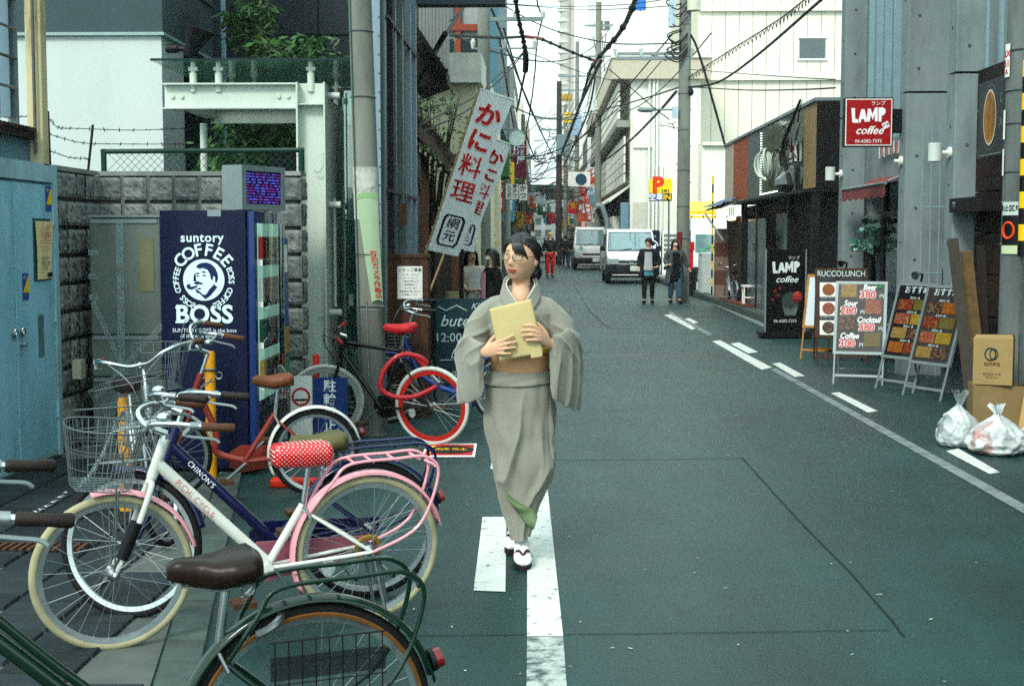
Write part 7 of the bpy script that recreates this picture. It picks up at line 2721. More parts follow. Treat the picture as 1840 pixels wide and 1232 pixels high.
def van(lab, cat, loc, prof, glassband, w, L, grille_z, bump_z, plate_x, flatface=False, logo=True):
    """front towards -y; prof = side outline (y,z) from front bottom over the roof to rear bottom"""
    t = thing('parked_van' if cat == 'van' else cat, lab, cat, loc, group='vehicles in the street')

    def wx(z):
        return w / 2 * (1.0 if z < 1.0 else 1 - .085 * (z - 1.0))
    q = MB()
    n = len(prof)
    vs = []
    for (y, z) in prof:
        f = .94 if y < .06 else 1.0
        vs.append((-wx(z) * f, y, z))
    for (y, z) in prof:
        f = .94 if y < .06 else 1.0
        vs.append((wx(z) * f, y, z))
    fs = [tuple(range(n)), tuple(range(2 * n - 1, n - 1, -1))] + [(i, n + i, n + (i + 1) % n, (i + 1) % n) for i in range(n)]
    q.add(vs, fs)
    o = q.build('body', M_vw, t)
    fixn(o)
    md = o.modifiers.new('b', 'BEVEL')
    md.width = .05
    md.segments = 3
    md.limit_method = 'ANGLE'
    md.angle_limit = R(25)
    evalmesh(o)
    for p in o.data.polygons:
        p.use_smooth = True
    o.data.set_sharp_from_angle(angle=R(50))
    (y0, z0), (y1, z1) = glassband
    nn = V((0, -(z1 - z0), (y1 - y0))).normalized() * .012

    def wsp(a, b, ins=.09):
        z = z0 + (z1 - z0) * b
        y = y0 + (y1 - y0) * b
        return V(((a - .5) * 2 * (wx(z) - ins), y - .01 * (1 - (2 * a - 1) ** 2), z)) + nn
    MB().grid(lambda a, b: wsp(a, .06 + .88 * b), 9, 5).build('windscreen', M_vglass, t, True)
    q = MB()
    MB().tube([wsp(a, b, .075) for a, b in ((0, .04), (0, .96), (1, .96), (1, .04))], .018, 5, closed=True).build('windscreen_seal', M_bump, t)
    for a0 in (.25, .62):
        MB().tube([wsp(a0, .03) + nn, wsp(a0 + .27, .12) + nn], .012, 5).build('wiper', M_black, t)
    MB().tube([wsp(.5, .55), wsp(.5, .95)], .012, 4).build('mirror_stalk', M_black, t)
    for s in (-1, 1):
        q = MB()
        zb, zt = z0 + .02, z1 - .08
        x = lambda z: s * (wx(z) + .006)
        q.add([(x(zb), y0 + .25, zb), (x(zb), y0 + 1.25, zb), (x(zt), y1 + .9, zt), (x(zt), y1 + .06, zt)], [(0, 1, 2, 3)])
        q.build('side_window', M_vglass, t)
        q = MB()
        q.add([(x(zb), y0 + 1.35, zb), (x(zb), L - .4, zb), (x(zt), L - .5, zt), (x(zt), y1 + 1.0, zt)], [(0, 1, 2, 3)])
        q.build('side_window', M_vglass, t)
        MB().bev((s * (wx(1.1) + .03), y0 + .1, z0 + .02), (s * (wx(1.1) + .2), y0 + .2, z0 + .2), .03, axis=0).build('wing_mirror', M_black, t)
        hx0, hx1 = (.52, .93) if not flatface else (.6, .95)
        MB().bev((s * w / 2 * hx0, -.035, grille_z - .03), (s * w / 2 * hx1, .03, grille_z + .15), .03, axis=1).build('headlight', M_lens, t)
        MB().bev((s * w / 2 * .6, -.05, bump_z[0] + .1), (s * w / 2 * .85, .0, bump_z[0] + .2), .02, axis=1).build('fog_lamp', M_black, t)
        for yy_ in (.62 if not flatface else .5, L - .9):
            wl = MB().tube([(s * (w / 2 - .17), yy_, .3), (s * (w / 2 + .005), yy_, .3)], .3, 22).build('wheel', M_rubber, t, 40)
            MB().tube([(s * (w / 2 + .004), yy_, .3), (s * (w / 2 + .012), yy_, .3)], .17, 16).build('rim', M_alu, wl, 40)
    MB().bev((-w * .26, -.03, grille_z), (w * .26, .02, grille_z + .1), .02, axis=1).build('grille', M_bump, t)
    for k in range(3):
        MB().b2((-w * .25, -.036, grille_z + .015 + k * .03), (w * .25, -.03, grille_z + .025 + k * .03)).build('grille_bar', M_steel, t)
    if logo:
        MB().ring((0, -.042, grille_z + .06), (0, 1, 0), .055, .009, 18, 5).build('badge', M_chrome, t, True)
    MB().bev((-w / 2 - .01, -.07, bump_z[0]), (w / 2 + .01, .25, bump_z[1]), .05, axis=0).build('bumper', M_bump, t, 40)
    MB().b2((plate_x - .17, -.085, bump_z[0] + .12), (plate_x + .17, -.072, bump_z[0] + .29)).build('number_plate', M_paper, t)
    F = Face((plate_x - .17, -.086, bump_z[0] + .12), (1, 0, 0), (0, 0, 1), t)
    F.text('11-04', .17, .065, .12, mat('plate_green', (40, 90, 70), .6, var=0), .002)
    MB().b2((-w / 2 + .1, .1, .2), (w / 2 - .1, L - .2, .35)).build('underbody', M_dark, t)
    MB().b2((-w / 2 + .2, -.06, bump_z[0] - .04), (w / 2 - .2, .0, bump_z[0] - .005)).build('spoiler_lip', M_paper, t)
    return t


van('white delivery van facing the camera beside the kerb', 'van', ((P(1135, 460, 49).x), 49, 0),
    [(0, .38), (-.02, .62), (.02, .86), (.1, .98), (.5, 1.12), (1.15, 1.84), (1.5, 1.93), (3.9, 1.95), (4.1, 1.8), (4.2, 1.0), (4.2, .4)], ((.5, 1.13), (1.15, 1.83)), 1.78, 4.2, .72, (.33, .68), .12)
tk = van('white flat fronted truck parked behind the delivery van', 'truck', ((P(1064, 440, 70).x), 70, 0),
         [(0, .45), (-.02, .8), (.0, 1.1), (.08, 1.22), (.35, 2.05), (.5, 2.15), (1.7, 2.2), (1.75, 1.0), (4.6, 1.0), (4.6, .5)], ((.09, 1.22), (.35, 2.04)), 1.85, 4.6, .74, (.3, .62), .2, True, False)
MB().tube([(-.55, .0, 1.1), (-.55, -.02, 1.1)], .1, 16).build('round_sticker', mat('sticker_aqua', (130, 206, 206), .5), tk, 40)
rt = thing('parked_truck', 'white box truck parked side on in the parking lot', 'truck', (P(1240, 450, 47).x, 47, .13), group='vehicles in the street')
MB().bev((0, 0, .5), (1.9, 3, 2.15), .05, axis=2).build('box_body', M_vw, rt, 40)
MB().bev((.0, -.25, .35), (1.9, -.02, 1.7), .08, axis=0).build('cab_front', M_vw, rt, 40)
MB().b2((.15, -.26, 1.0), (1.75, -.252, 1.6)).build('windscreen', M_vglass, rt)
MB().b2((.02, -.3, .3), (1.9, -.2, .5)).build('bumper', M_bump, rt)
MB().bev((-.12, -.3, 1.15), (-.02, -.2, 1.75), .03, axis=2).build('wing_mirror', M_black, rt)
for x in (.05, 1.6):
    MB().tube([(x, .3, .3), (x + .22, .3, .3)], .3, 18).build('wheel', M_rubber, rt, 40)
for i in range(5):
    MB().tube([(.1 + i * .4, .5, 2.15), (.1 + i * .4, .5, 2.25)], .02, 6).build('rack_stub', M_black, rt)
MB().tube([(.05, .5, 2.25), (1.85, .5, 2.25)], .02, 6).build('roof_rack', M_paper, rt)


def car(lab, loc):
    t = thing('car', lab, 'car', loc, group='vehicles in the street')
    prof = [(0, .3), (0, .62), (.1, .72), (.9, .9), (1.5, 1.42), (2.9, 1.45), (3.6, 1.0), (4.3, .92), (4.35, .35)]
    q = MB()
    w = 1.7
    n = len(prof)
    vs = [(-w / 2 * (1 if z < .95 else .82), y, z) for y, z in prof] + [(w / 2 * (1 if z < .95 else .82), y, z) for y, z in prof]
    q.add(vs, [tuple(range(n)), tuple(range(2 * n - 1, n - 1, -1))] + [(i, n + i, n + (i + 1) % n, (i + 1) % n) for i in range(n)])
    fixn(q.build('body', M_vw, t))
    q = MB()
    q.add([(-.68, .93, .93), (.68, .93, .93), (.6, 1.45, 1.4), (-.6, 1.45, 1.4)], [(0, 1, 2, 3)])
    q.xf(Matrix.Translation((0, -.03, .02))).build('windscreen', M_vglass, t)
    for s in (-1, 1):
        MB().bev((s * .5, -.03, .55), (s * .82, .05, .72), .02, axis=1).build('headlight', M_lens, t)
        for y in (.75, 3.5):
            MB().tube([(s * .68, y, .3), (s * .86, y, .3)], .3, 18).build('wheel', M_rubber, t, 40)
    MB().b2((-.45, -.03, .45), (.45, .02, .62)).build('grille', M_bump, t)
    MB().bev((-.3, 2.0, 1.46), (.3, 2.2, 1.62), .03, axis=0).build('roof_lamp', M_paper, t)
    return t


car('white taxi far up the street behind the walking man', (P(968, 425, 92).x, 92, 0))
car('second white car deeper in the far street', (P(945, 425, 120).x, 120, 0))

# ------------------------------------------------------------------ people
M_skin = mat('skin', (204, 166, 138), .5, var=.06, vs=12, sss=.12)
M_hairb = mat('hair_black', (22, 19, 19), .38, var=.35, vs=60, spec=.5)
M_hairbr = mat('hair_brown', (46, 32, 26), .45, var=.3, vs=60)
M_hairbl = mat('hair_blond', (196, 160, 90), .5, var=.2, vs=60)


def skin(name, joints, edges, m, parent, sub=2, root=0, keep=False):
    """joints: list of (pos, rx, ry)"""
    me = bpy.data.meshes.new(name)
    me.from_pydata([tuple(j[0]) for j in joints], edges, [])
    o = bpy.data.objects.new(name, me)
    C.objects.link(o)
    md = o.modifiers.new('skin', 'SKIN')
    md.use_smooth_shade = True
    sv = me.skin_vertices[0].data
    for i, j in enumerate(joints):
        sv[i].radius = (j[1], j[2] if len(j) > 2 else j[1])
        sv[i].use_root = (i == root)
    sb = o.modifiers.new('sub', 'SUBSURF')
    sb.levels = sb.render_levels = sub
    evalmesh(o)
    o.data.materials.clear()
    if m:
        o.data.materials.append(m)
    for p in o.data.polygons:
        p.use_smooth = True
    o.parent = parent
    return o


def person(lab, loc, rz, h, top, bottom, hair, pose=None, hairlen=0.0, coat=None, skirt=None, shoes=None, mask=False, extra=None, arms=None, stride=.12, sleeve_m=None, skinlegs=None, group='people in the street', head_turn=0.0, bun=False):
    t = thing('person', lab, 'person', loc, rz, group)
    t.scale = (h / 1.68 * 1.16, h / 1.68 * 1.16, h / 1.68)
    st = stride
    J = [((0, 0, .93), .115, .085), ((0, .005, 1.1), .105, .078), ((0, .0, 1.28), .13, .09), ((0, .01, 1.41), .05, .05), ((0, .0, 1.49), .052, .055), ((0, -.012, 1.545), .068, .078), ((0, -.008, 1.615), .06, .07)]
    E = [(0, 1), (1, 2), (2, 3), (3, 4), (4, 5), (5, 6)]
    A = arms or {-1: [(-.2, .03, 1.13), (-.2, -.04, .9), (-.2, -.07, .82)], 1: [(.2, .03, 1.13), (.2, -.04, .9), (.2, -.07, .82)]}
    arm_pts = {}
    for s in (-1, 1):
        pts = [(V((s * .15, .005, 1.345)), .05)] + [(V(A[s][0]), .04), (V(A[s][1]), .028), (V(A[s][2]), .03)]
        arm_pts[s] = pts
        b = len(J)
        J += [(p, r, r * .9) for p, r in pts]
        E += [(2, b), (b, b + 1), (b + 1, b + 2), (b + 2, b + 3)]
        # thumb stub
        J.append((V(A[s][2]) + V((-s * .03, -.02, .01)), .012, .012))
        E.append((b + 3, b + 4))
    legs = {}
    for s in (-1, 1):
        k = s * st
        hip, knee, ank, toe = V((s * .085, 0, .86)), V((s * .085, k * .35 - .03, .48)), V((s * .085, k, .085)), V((s * .095, k - .13, .035))
        legs[s] = [(hip, .078), (knee, .052), (ank, .036), (toe, .03)]
        b = len(J)
        J += [(p, r, r) for p, r in legs[s]]
        E += [(0, b), (b, b + 1), (b + 1, b + 2), (b + 2, b + 3)]
    skin('body', J, E, M_skin, t, 1)
    # top garment
    def shell(name, joints, edges, m):
        return skin(name, joints, edges, m, t, 2)
    tj = [((0, 0, .9), .16, .125), ((0, .005, 1.1), .15, .115), ((0, .0, 1.28), .168, .12), ((0, .01, 1.39), .075, .072)]
    te = [(0, 1), (1, 2), (2, 3)]
    for s in (-1, 1):
        b = len(tj)
        a = arm_pts[s]
        tj += [(a[0][0], .078, .078), (a[1][0], .066, .066), (a[1][0].lerp(a[2][0], .85), .055, .055)]
        te += [(2, b), (b, b + 1), (b + 1, b + 2)]
    shell('top', tj, te, top)
    if coat:
        zc = coat
        rings = []
        for i in range(8):
            f = i / 7
            z = 1.2 + (zc - 1.2) * f
            a, b_ = .168 + .06 * f, .125 + .065 * f
            rings.append([(a * math.cos(x) * (1 + .03 * math.sin(5 * x)), b_ * math.sin(x) * (1 + .04 * math.sin(4 * x + 1)) + .01, z) for x in [k * 2 * math.pi / 28 + math.pi * 1.5 + .22 * 0 for k in range(28)]])
        # open front
        q = MB()
        rr = [[r[k] for k in range(3, 26)] for r in rings]
        q.loft(rr, caps=False, closed=False)
        o = q.build('coat_skirt', top, t, 'all')
    if extra:                                                   # inner shirt front
        q = MB()
        z0, z1, m_in = extra
        q.grid(lambda a, b: ((.178 - .03 * b) * math.cos(R(-90 + (a - .5) * 64)), (.142 - .012 * b) * math.sin(R(-90 + (a - .5) * 64)), z0 + (z1 - z0) * b), 9, 10)
        q.build('shirt', m_in, t, 'all')
    # legs
    if bottom:
        bj = [((0, 0, .93), .128, .1)]
        be = []
        for s in (-1, 1):
            b = len(bj)
            l = legs[s]
            bj += [(l[0][0], .098, .098), (l[1][0], .075, .075), (l[2][0] + V((0, 0, .03)), .058, .058)]
            be += [(0, b), (b, b + 1), (b + 1, b + 2)]
        shell('trousers', bj, be, bottom)
    if skirt:
        zt, zb, m_s, fl = skirt
        rings = []
        for i in range(6):
            f = i / 5
            z = zt + (zb - zt) * f
            rings.append([((.13 + fl * f) * math.cos(x) * (1 + .04 * f * math.sin(7 * x)), (.105 + fl * .8 * f) * math.sin(x) * (1 + .05 * f * math.sin(6 * x)), z) for x in [k * 2 * math.pi / 28 for k in range(28)]])
        MB().loft(rings).build('skirt', m_s, t, 'all')
    for s in (-1, 1):
        a, tt = legs[s][2][0], legs[s][3][0]
        skin('shoe', [(a + V((0, .05, -.04)), .045, .045), (a + V((0, -.03, -.03)), .052, .055), (tt + V((0, -.02, .008)), .05, .042)], [(0, 1), (1, 2)], shoes or M_black, t, 2)
    # hair
    HT = Matrix.Translation((0, -.005, 1.565)) @ Matrix.Rotation(head_turn, 4, 'Z')
    q = MB()

    def hf(a, b):
        th = a * 2 * math.pi
        front = max(0, -math.sin(th))
        side = abs(math.cos(th))
        lim = -.55 + .95 * front - (.0 if front > .3 else hairlen * 0)
        ph = math.pi / 2 - b * (math.pi / 2 - math.asin(max(-.95, min(.95, lim))))
        r = 1 + .05 * noise.noise(V((math.cos(th) * 3, math.sin(th) * 3, b * 3)))
        p = V((.083 * math.cos(ph) * math.cos(th) * r, .098 * math.cos(ph) * math.sin(th) * r + .008, .112 * math.sin(ph) * r + .02))
        return HT @ p
    q.grid(hf, 32, 12, cu=True)
    if hairlen > 0:
        def lf(a, b):
            th = R(-18) + a * R(216)
            r = .085 + .02 * b + .008 * math.sin(a * 26)
            return HT @ V((r * math.cos(th), r * 1.1 * math.sin(th) + .01, .04 - hairlen * b))
        q.grid(lf, 26, 8)
    if bun:
        q.ell(HT @ V((0.03, .1, -.02)), (.05, .05, .06), 12, 8)
    q.build('hair', hair, t, 'all')
    # face: eyes, brows, mouth
    for s in (-1, 1):
        MB().ell(HT @ V((s * .029, -.078, .0)), (.012, .006, .005), 8, 5).build('eye', M_ink, t)
    MB().ell(HT @ V((0, -.083, -.02)), (.011, .014, .016), 8, 6).build('nose', M_skin, t, 'all')
    MB().ell(HT @ V((0, -.076, -.045)), (.02, .007, .006), 8, 5).build('lips', mat('lips', (160, 76, 70), .5), t, 'all')
    if mask:
        MB().ell(HT @ V((0, -.05, -.03)), (.054, .042, .036), 12, 8).build('face_mask', M_paper, t, 'all')
    return t


def gp(px, Y):
    return (P(px, 500, Y).x, Y, 0)


M_leather = mat('jacket_black', (24, 25, 27), .4, var=.2)
M_redp = mat('trousers_red', (186, 26, 28), .7, var=.1)
M_jeans = mat('jeans_blue', (60, 92, 112), .8, var=.2)
M_blackc = mat('cloth_black', (20, 20, 23), .85, var=.2)
M_greyc = mat('cloth_grey', (84, 90, 92), .85, var=.2, vs=30)
M_tee = mat('tee_grey', (176, 180, 182), .8)
M_navyc = mat('cloth_navy', (32, 36, 44), .85, var=.15)

person('man in black jacket and red trousers walking up the street', gp(988, 57), R(4), 1.84, M_leather, M_redp, M_hairbl, stride=.06, shoes=mat('boots_brown', (50, 36, 30), .6))
person('woman in dark cardigan, grey tee and denim shorts walking arm in arm', gp(1165, 34), R(-6), 1.6, M_navyc, None, M_hairbr, hairlen=.0, coat=.68, extra=(.86, 1.33, M_tee), stride=.1,
       skirt=(.93, .7, mat('denim_shorts', (84, 140, 154), .8), .02), arms={-1: [(-.2, .04, 1.12), (-.2, -.02, .9), (-.2, -.04, .82)], 1: [(.23, .03, 1.1), (.2, -.12, .93), (.14, -.17, .93)]}, head_turn=R(-50), bun=True, shoes=M_black)
o = [x for x in C.objects if x.get('label', '').startswith('woman in dark cardigan')][0]
lj = [((0, 0, .9), .1, .08)]
le = []
for s in (-1, 1):
    b = len(lj)
    k = s * .1
    lj += [((s * .085, 0, .8), .09, .09), ((s * .085, k * .35 - .03, .48), .066, .066), ((s * .085, k, .1), .047, .047)]
    le += [(0, b), (b, b + 1), (b + 1, b + 2)]
skin('leggings', lj, le, M_blackc, o, 2)
person('woman in long grey coat and jeans wearing a white face mask', gp(1213, 34), R(6), 1.58, M_greyc, M_jeans, M_hairb, hairlen=.24, coat=.55, extra=(.7, 1.33, M_blackc), mask=True, stride=-.12,
       arms={-1: [(-.22, .04, 1.12), (-.2, -.12, 1.0), (-.14, -.18, 1.02)], 1: [(.24, .03, 1.1), (.32, .0, .9), (.36, -.02, .82)]}, skirt=(.95, .58, M_blackc, .03))
person('woman in pale beige coat with hands folded by the chalkboard', gp(847, 19.0), R(25), 1.46, mat('coat_beige', (196, 186, 174), .85, var=.08), None, M_hairb, hairlen=.2, coat=.5, stride=.03, extra=(.8, 1.32, mat('scarf_white', (206, 206, 200), .8)),
       skirt=(.95, .45, mat('dress_grey', (150, 146, 144), .85), .05), arms={-1: [(-.2, .02, 1.12), (-.1, -.15, 1.02), (-.03, -.19, 1.03)], 1: [(.2, .02, 1.12), (.1, -.15, 1.02), (.03, -.19, 1.03)]})
person('woman in black jacket and lavender top wearing a mask behind the main woman', gp(884, 18.3), R(-70), 1.46, M_blackc, M_blackc, M_hairb, hairlen=.2, coat=.7, stride=.03, mask=True, extra=(.85, 1.33, mat('top_lavender', (150, 116, 136), .85, var=.15)))
person('dark clothed man walking behind the main woman in the far street', gp(960, 52), R(-10), 1.68, mat('jacket_darkgreen', (42, 48, 46), .8), M_blackc, M_hairb, stride=.1)
person('woman with black hair just left of the main woman in the far street', gp(921, 46), R(0), 1.62, M_blackc, M_blackc, M_hairb, stride=.08, hairlen=.1)
person('left figure of a dark dressed couple beside the parked truck', gp(1016, 78), R(170), 1.75, M_blackc, M_blackc, M_hairbr, stride=.06)
person('right figure of a dark dressed couple beside the parked truck', gp(1025, 77), R(175), 1.7, M_navyc, M_jeans, M_hairb, stride=.05, hairlen=.15)
for i, (px, Y, lab) in enumerate(((952, 100, 'left of the taxi'), (985, 110, 'just right of the taxi'), (978, 135, 'in the middle of the road'), (1000, 120, 'by the dark pole'), (960, 150, 'deepest on the left'), (990, 165, 'deepest on the right'))):
    person('tiny far pedestrian ' + lab, gp(px, Y), R(20 * i), 1.66, (M_blackc, M_greyc, M_navyc, mat('cloth_maroon', (96, 40, 44), .85), M_greyc, M_blackc)[i], (M_jeans, M_blackc)[i % 2], M_hairb, stride=.08, group='pedestrians far up the street')

tiny = [o for o in C.objects if o.get('group') == 'pedestrians far up the street']
rnd = random.Random(31)
for i in range(16):
    c = copytree(tiny[i % len(tiny)])
    Y = 98 + i * 7
    c.location = (rnd.uniform(-1.2, 3.0), Y, 0)
    c.rotation_euler = (0, 0, rnd.uniform(0, 6.28))
    c['label'] = 'tiny crowd member far up the street, %s from near' % NTH[i]
# ------------------------------------------------------------------ the woman in the kimono
kw_ = thing('person', 'woman in grey kimono and glasses walking towards the camera with an envelope', 'person', (P(932, 1010, 6.82).x, 6.82, 0))
kw_.scale = (1.018, 1.018, 1.0)
HC = V((.012, .0, 1.497))
HS = 1.1
HR = Matrix.Rotation(R(-27), 3, 'Z') @ Matrix.Rotation(R(-4), 3, 'X') @ Matrix.Rotation(R(3), 3, 'Y')


def gs(x, z, x0, z0, sx, sz):
    return math.exp(-((x - x0) / sx) ** 2 - ((z - z0) / sz) ** 2)


def headp(d, sc=1.0, face=True):
    """point of the head surface in direction d (head frame, face towards -y)"""
    x, y, z = d.x * .07, d.y * .09, d.z * .108
    zz = d.z
    if zz < 0:
        k = -zz
        x *= 1 - .2 * k ** 1.5
        if y > 0:
            y *= 1 - .28 * k
        else:
            y *= 1 + .04 * k
    if zz > .2 and y > 0:
        y *= 1.06
    if face and y < 0:
        dy = 0
        dy += .017 * gs(x, z, 0, -.024, .0115, .012) + .009 * gs(x, z, 0, -.004, .008, .02)
        dy -= .007 * (gs(x, z, .031, .013, .017, .01) + gs(x, z, -.031, .013, .017, .01))
        dy += .003 * (gs(x, z, .03, .03, .02, .008) + gs(x, z, -.03, .03, .02, .008))
        dy += .005 * gs(x, z, 0, -.054, .02, .009) - .003 * gs(x, z, 0, -.0545, .018, .002)
        dy += .006 * gs(x, z, 0, -.09, .018, .014)
        dy += .005 * (gs(x, z, .04, -.018, .018, .02) + gs(x, z, -.04, -.018, .018, .02))
        y -= dy
    return V((x, y, z)) * sc


def H(p):
    return HC + HR @ V(p) * HS


def front(x, z, off=0.0):
    """face surface point at head-frame x,z"""
    dz = max(-.98, min(.98, z / .108))
    w = .07 * (1 - .2 * (-dz) ** 1.5 if dz < 0 else 1)
    dx = x / w
    dyy = math.sqrt(max(.02, 1 - dz * dz - dx * dx))
    p = headp(V((dx, -dyy, dz)))
    p.y -= off
    return H(p)


pieces = []
q = MB()


def hfn(a, b):
    th, ph = a * 2 * math.pi, (b - .5) * math.pi * .9999
    return H(headp(V((math.cos(ph) * math.cos(th), math.cos(ph) * math.sin(th), math.sin(ph)))))


q.grid(hfn, 72, 60, cu=True)
q.ell((.01, -.005, 1.3), (.055, .068, .075), 20, 14)
q.tube([(.016, .012, 1.46), (.013, .016, 1.4), (.011, .02, 1.34), (.008, .022, 1.24)], [.043, .042, .047, .075], 20)
for s in (-1, 1):
    q.ell(H((s * .07, .012, -.004)), (.01, .017, .028), 12, 10, HR @ Matrix.Rotation(R(-12), 3, 'X'))
pieces.append(q.build('headpart', M_skin))
# neck, torso, arms, legs: closed overlapping volumes, fused below into one skin
q = MB()
q.tube([(.004, .012, .86), (.004, .012, .95), (.006, .015, 1.1), (.008, .02, 1.22), (.008, .022, 1.3)], [.1, .098, .095, .098, .06], 24)
for s in (-1, 1):
    el = (-.22, .02, 1.07) if s < 0 else (.235, .02, 1.08)
    wr = (-.168, -.165, 1.052) if s < 0 else (.152, -.165, 1.092)
    q.tube([(s * .07, .025, 1.25), (s * .125, .028, 1.24), el], [.045, .04, .034], 16)
    q.tube([el, V(el).lerp(V(wr), .5), wr], [.034, .032, .025], 16)
q.tube([(-.06, 0, .9), (-.05, .02, .5), (-.016, .27, .14)], [.075, .05, .034], 16)
q.tube([(.06, 0, .9), (.035, -.07, .5), (.012, -.04, .14)], [.075, .05, .034], 16)
pieces.append(fixn(q.build('bodypart', M_skin)))


def hand(wrist, palm, fingers, thumb):
    wrist, palm = V(wrist), V(palm)
    q = MB()
    knk = [V(f[0]) for f in fingers]
    mid = sum(knk, V()) / 4
    # palm as a flattened loft from wrist to knuckles
    ax = (mid - wrist).normalized()
    sp = (knk[0] - knk[3]).normalized()
    nr = ax.cross(sp).normalized()
    rings = []
    for f, w, tth in ((-.25, .024, .02), (0, .026, .019), (.3, .034, .017), (.65, .04, .015), (.95, .038, .012), (1.05, .03, .008)):
        c = wrist.lerp(mid, f)
        rings.append([c + sp * (w * math.cos(t)) + nr * (tth * math.sin(t)) for t in [k * 2 * math.pi / 16 for k in range(16)]])
    q.loft(rings)
    for f in fingers:
        pts = cr([wrist.lerp(V(f[0]), .75)] + [V(p) for p in f], 4)
        n = len(pts)
        q.tube(pts, [.0098 - .0028 * i / (n - 1) for i in range(n - 1)] + [.0045], 10)
    tpt = cr([V(p) for p in thumb], 4)
    n = len(tpt)
    q.tube(tpt, [.0125 - .004 * i / (n - 1) for i in range(n - 1)] + [.006], 10)
    pieces.append(q.build('handpart', M_skin))


hand((-.168, -.165, 1.052), (-.12, -.205, 1.075),
     [[(-.092, -.226, 1.104), (-.058, -.24, 1.119), (-.034, -.236, 1.131), (-.016, -.231, 1.138)], [(-.088, -.228, 1.086), (-.05, -.243, 1.098), (-.024, -.238, 1.104), (-.004, -.232, 1.108)],
      [(-.09, -.226, 1.068), (-.054, -.241, 1.075), (-.028, -.237, 1.078), (-.008, -.231, 1.08)], [(-.098, -.22, 1.05), (-.068, -.234, 1.05), (-.046, -.232, 1.05), (-.03, -.229, 1.05)]],
     [(-.15, -.17, 1.075), (-.125, -.172, 1.112), (-.1, -.178, 1.135), (-.082, -.18, 1.148)])
hand((.152, -.165, 1.092), (.12, -.2, 1.12),
     [[(.098, -.228, 1.168), (.066, -.242, 1.184), (.042, -.238, 1.186), (.02, -.231, 1.183)], [(.096, -.23, 1.15), (.058, -.245, 1.162), (.032, -.24, 1.162), (.01, -.232, 1.158)],
      [(.098, -.228, 1.132), (.062, -.243, 1.14), (.036, -.239, 1.139), (.014, -.232, 1.135)], [(.104, -.222, 1.114), (.076, -.236, 1.116), (.052, -.235, 1.116), (.034, -.23, 1.113)]],
     [(.14, -.17, 1.12), (.122, -.172, 1.158), (.1, -.178, 1.182), (.084, -.18, 1.196)])
bmj = bmesh.new()
for o in pieces:
    bmj.from_mesh(o.data)
me = bpy.data.meshes.new('body')
bmj.to_mesh(me)
bmj.free()
for o in pieces:
    bpy.data.objects.remove(o)
body = link('body', me, None)
md = body.modifiers.new('r', 'REMESH')
md.mode = 'VOXEL'
md.voxel_size = .0042
md.use_smooth_shade = True
sm = body.modifiers.new('s', 'SMOOTH')
sm.factor = .5
sm.iterations = 2
evalmesh(body)
bb_ = bmesh.new()
bb_.from_mesh(body.data)
bb_.verts.ensure_lookup_table()
seen, isl = set(), []
for v0 in bb_.verts:                                                 # keep the one continuous surface, drop stray voxel crumbs
    if v0.index in seen:
        continue
    st_, comp = [v0], []
    seen.add(v0.index)
    while st_:
        v = st_.pop()
        comp.append(v)
        for e in v.link_edges:
            w = e.other_vert(v)
            if w.index not in seen:
                seen.add(w.index)
                st_.append(w)
    isl.append(comp)
isl.sort(key=len, reverse=True)
bmesh.ops.delete(bb_, geom=[v for c in isl[1:] if len(c) < 400 for v in c], context='VERTS')
bb_.to_mesh(body.data)
bb_.free()
body.parent = kw_
body.data.materials.clear()
body.data.materials.append(M_skin)
for p in body.data.polygons:
    p.use_smooth = True

# face details
M_lip = mat('lip_red', (162, 86, 78), .4, var=.05)
for s in (-1, 1):
    e = bpy.data.objects.new('eye', None)
    C.objects.link(e)
    e.parent = kw_
    c = front(s * .0305, .0125, -.0015)
    MB().ell(c, (.0125, .004, .0042), 14, 8, HR).build('eyeball', mat('sclera', (206, 200, 190), .3), e, 'all')
    MB().ell(c + HR @ V((-.002, -.0025, 0)), (.0052, .0026, .0042), 12, 8, HR).build('iris', M_ink, e, 'all')
    MB().tube(cr([front(s * .0305 - .014, .0125, .001), front(s * .0305, .0178, .0012), front(s * .0305 + .014, .0135, .001)], 5), .0014, 5).build('lash', M_ink, e)
    MB().tube(cr([front(s * .014, .029, .001), front(s * .03, .034, .001), front(s * .046, .029, .001)], 5), [.0016 + .0008 * math.sin(k / 10 * 3.1) for k in range(11)], 5).build('eyebrow', M_hairbr, kw_)
q = MB()
q.tube(cr([front(-.021, -.0535, .0), front(-.01, -.0505, .001), front(0, -.0515, .0015), front(.01, -.0505, .001), front(.021, -.0535, 0)], 4), [.0012, .002, .003, .0033, .0035, .0037, .0037, .0036, .0035, .0036, .0037, .0037, .0035, .0033, .003, .002, .0012], 8)
q.tube(cr([front(-.019, -.0545, .0), front(-.008, -.059, .0012), front(.008, -.059, .0012), front(.019, -.0545, 0)], 4), [.0012, .002, .0032, .004, .0044, .0046, .0047, .0046, .0044, .004, .0032, .002, .0012], 8)
q.build('lips', M_lip, kw_, 'all')
for s in (-1, 1):
    MB().ell(front(s * .007, -.033, -.0005), (.0028, .002, .0016), 8, 6, HR).build('nostril', mat('nostril', (96, 56, 46), .7), kw_)
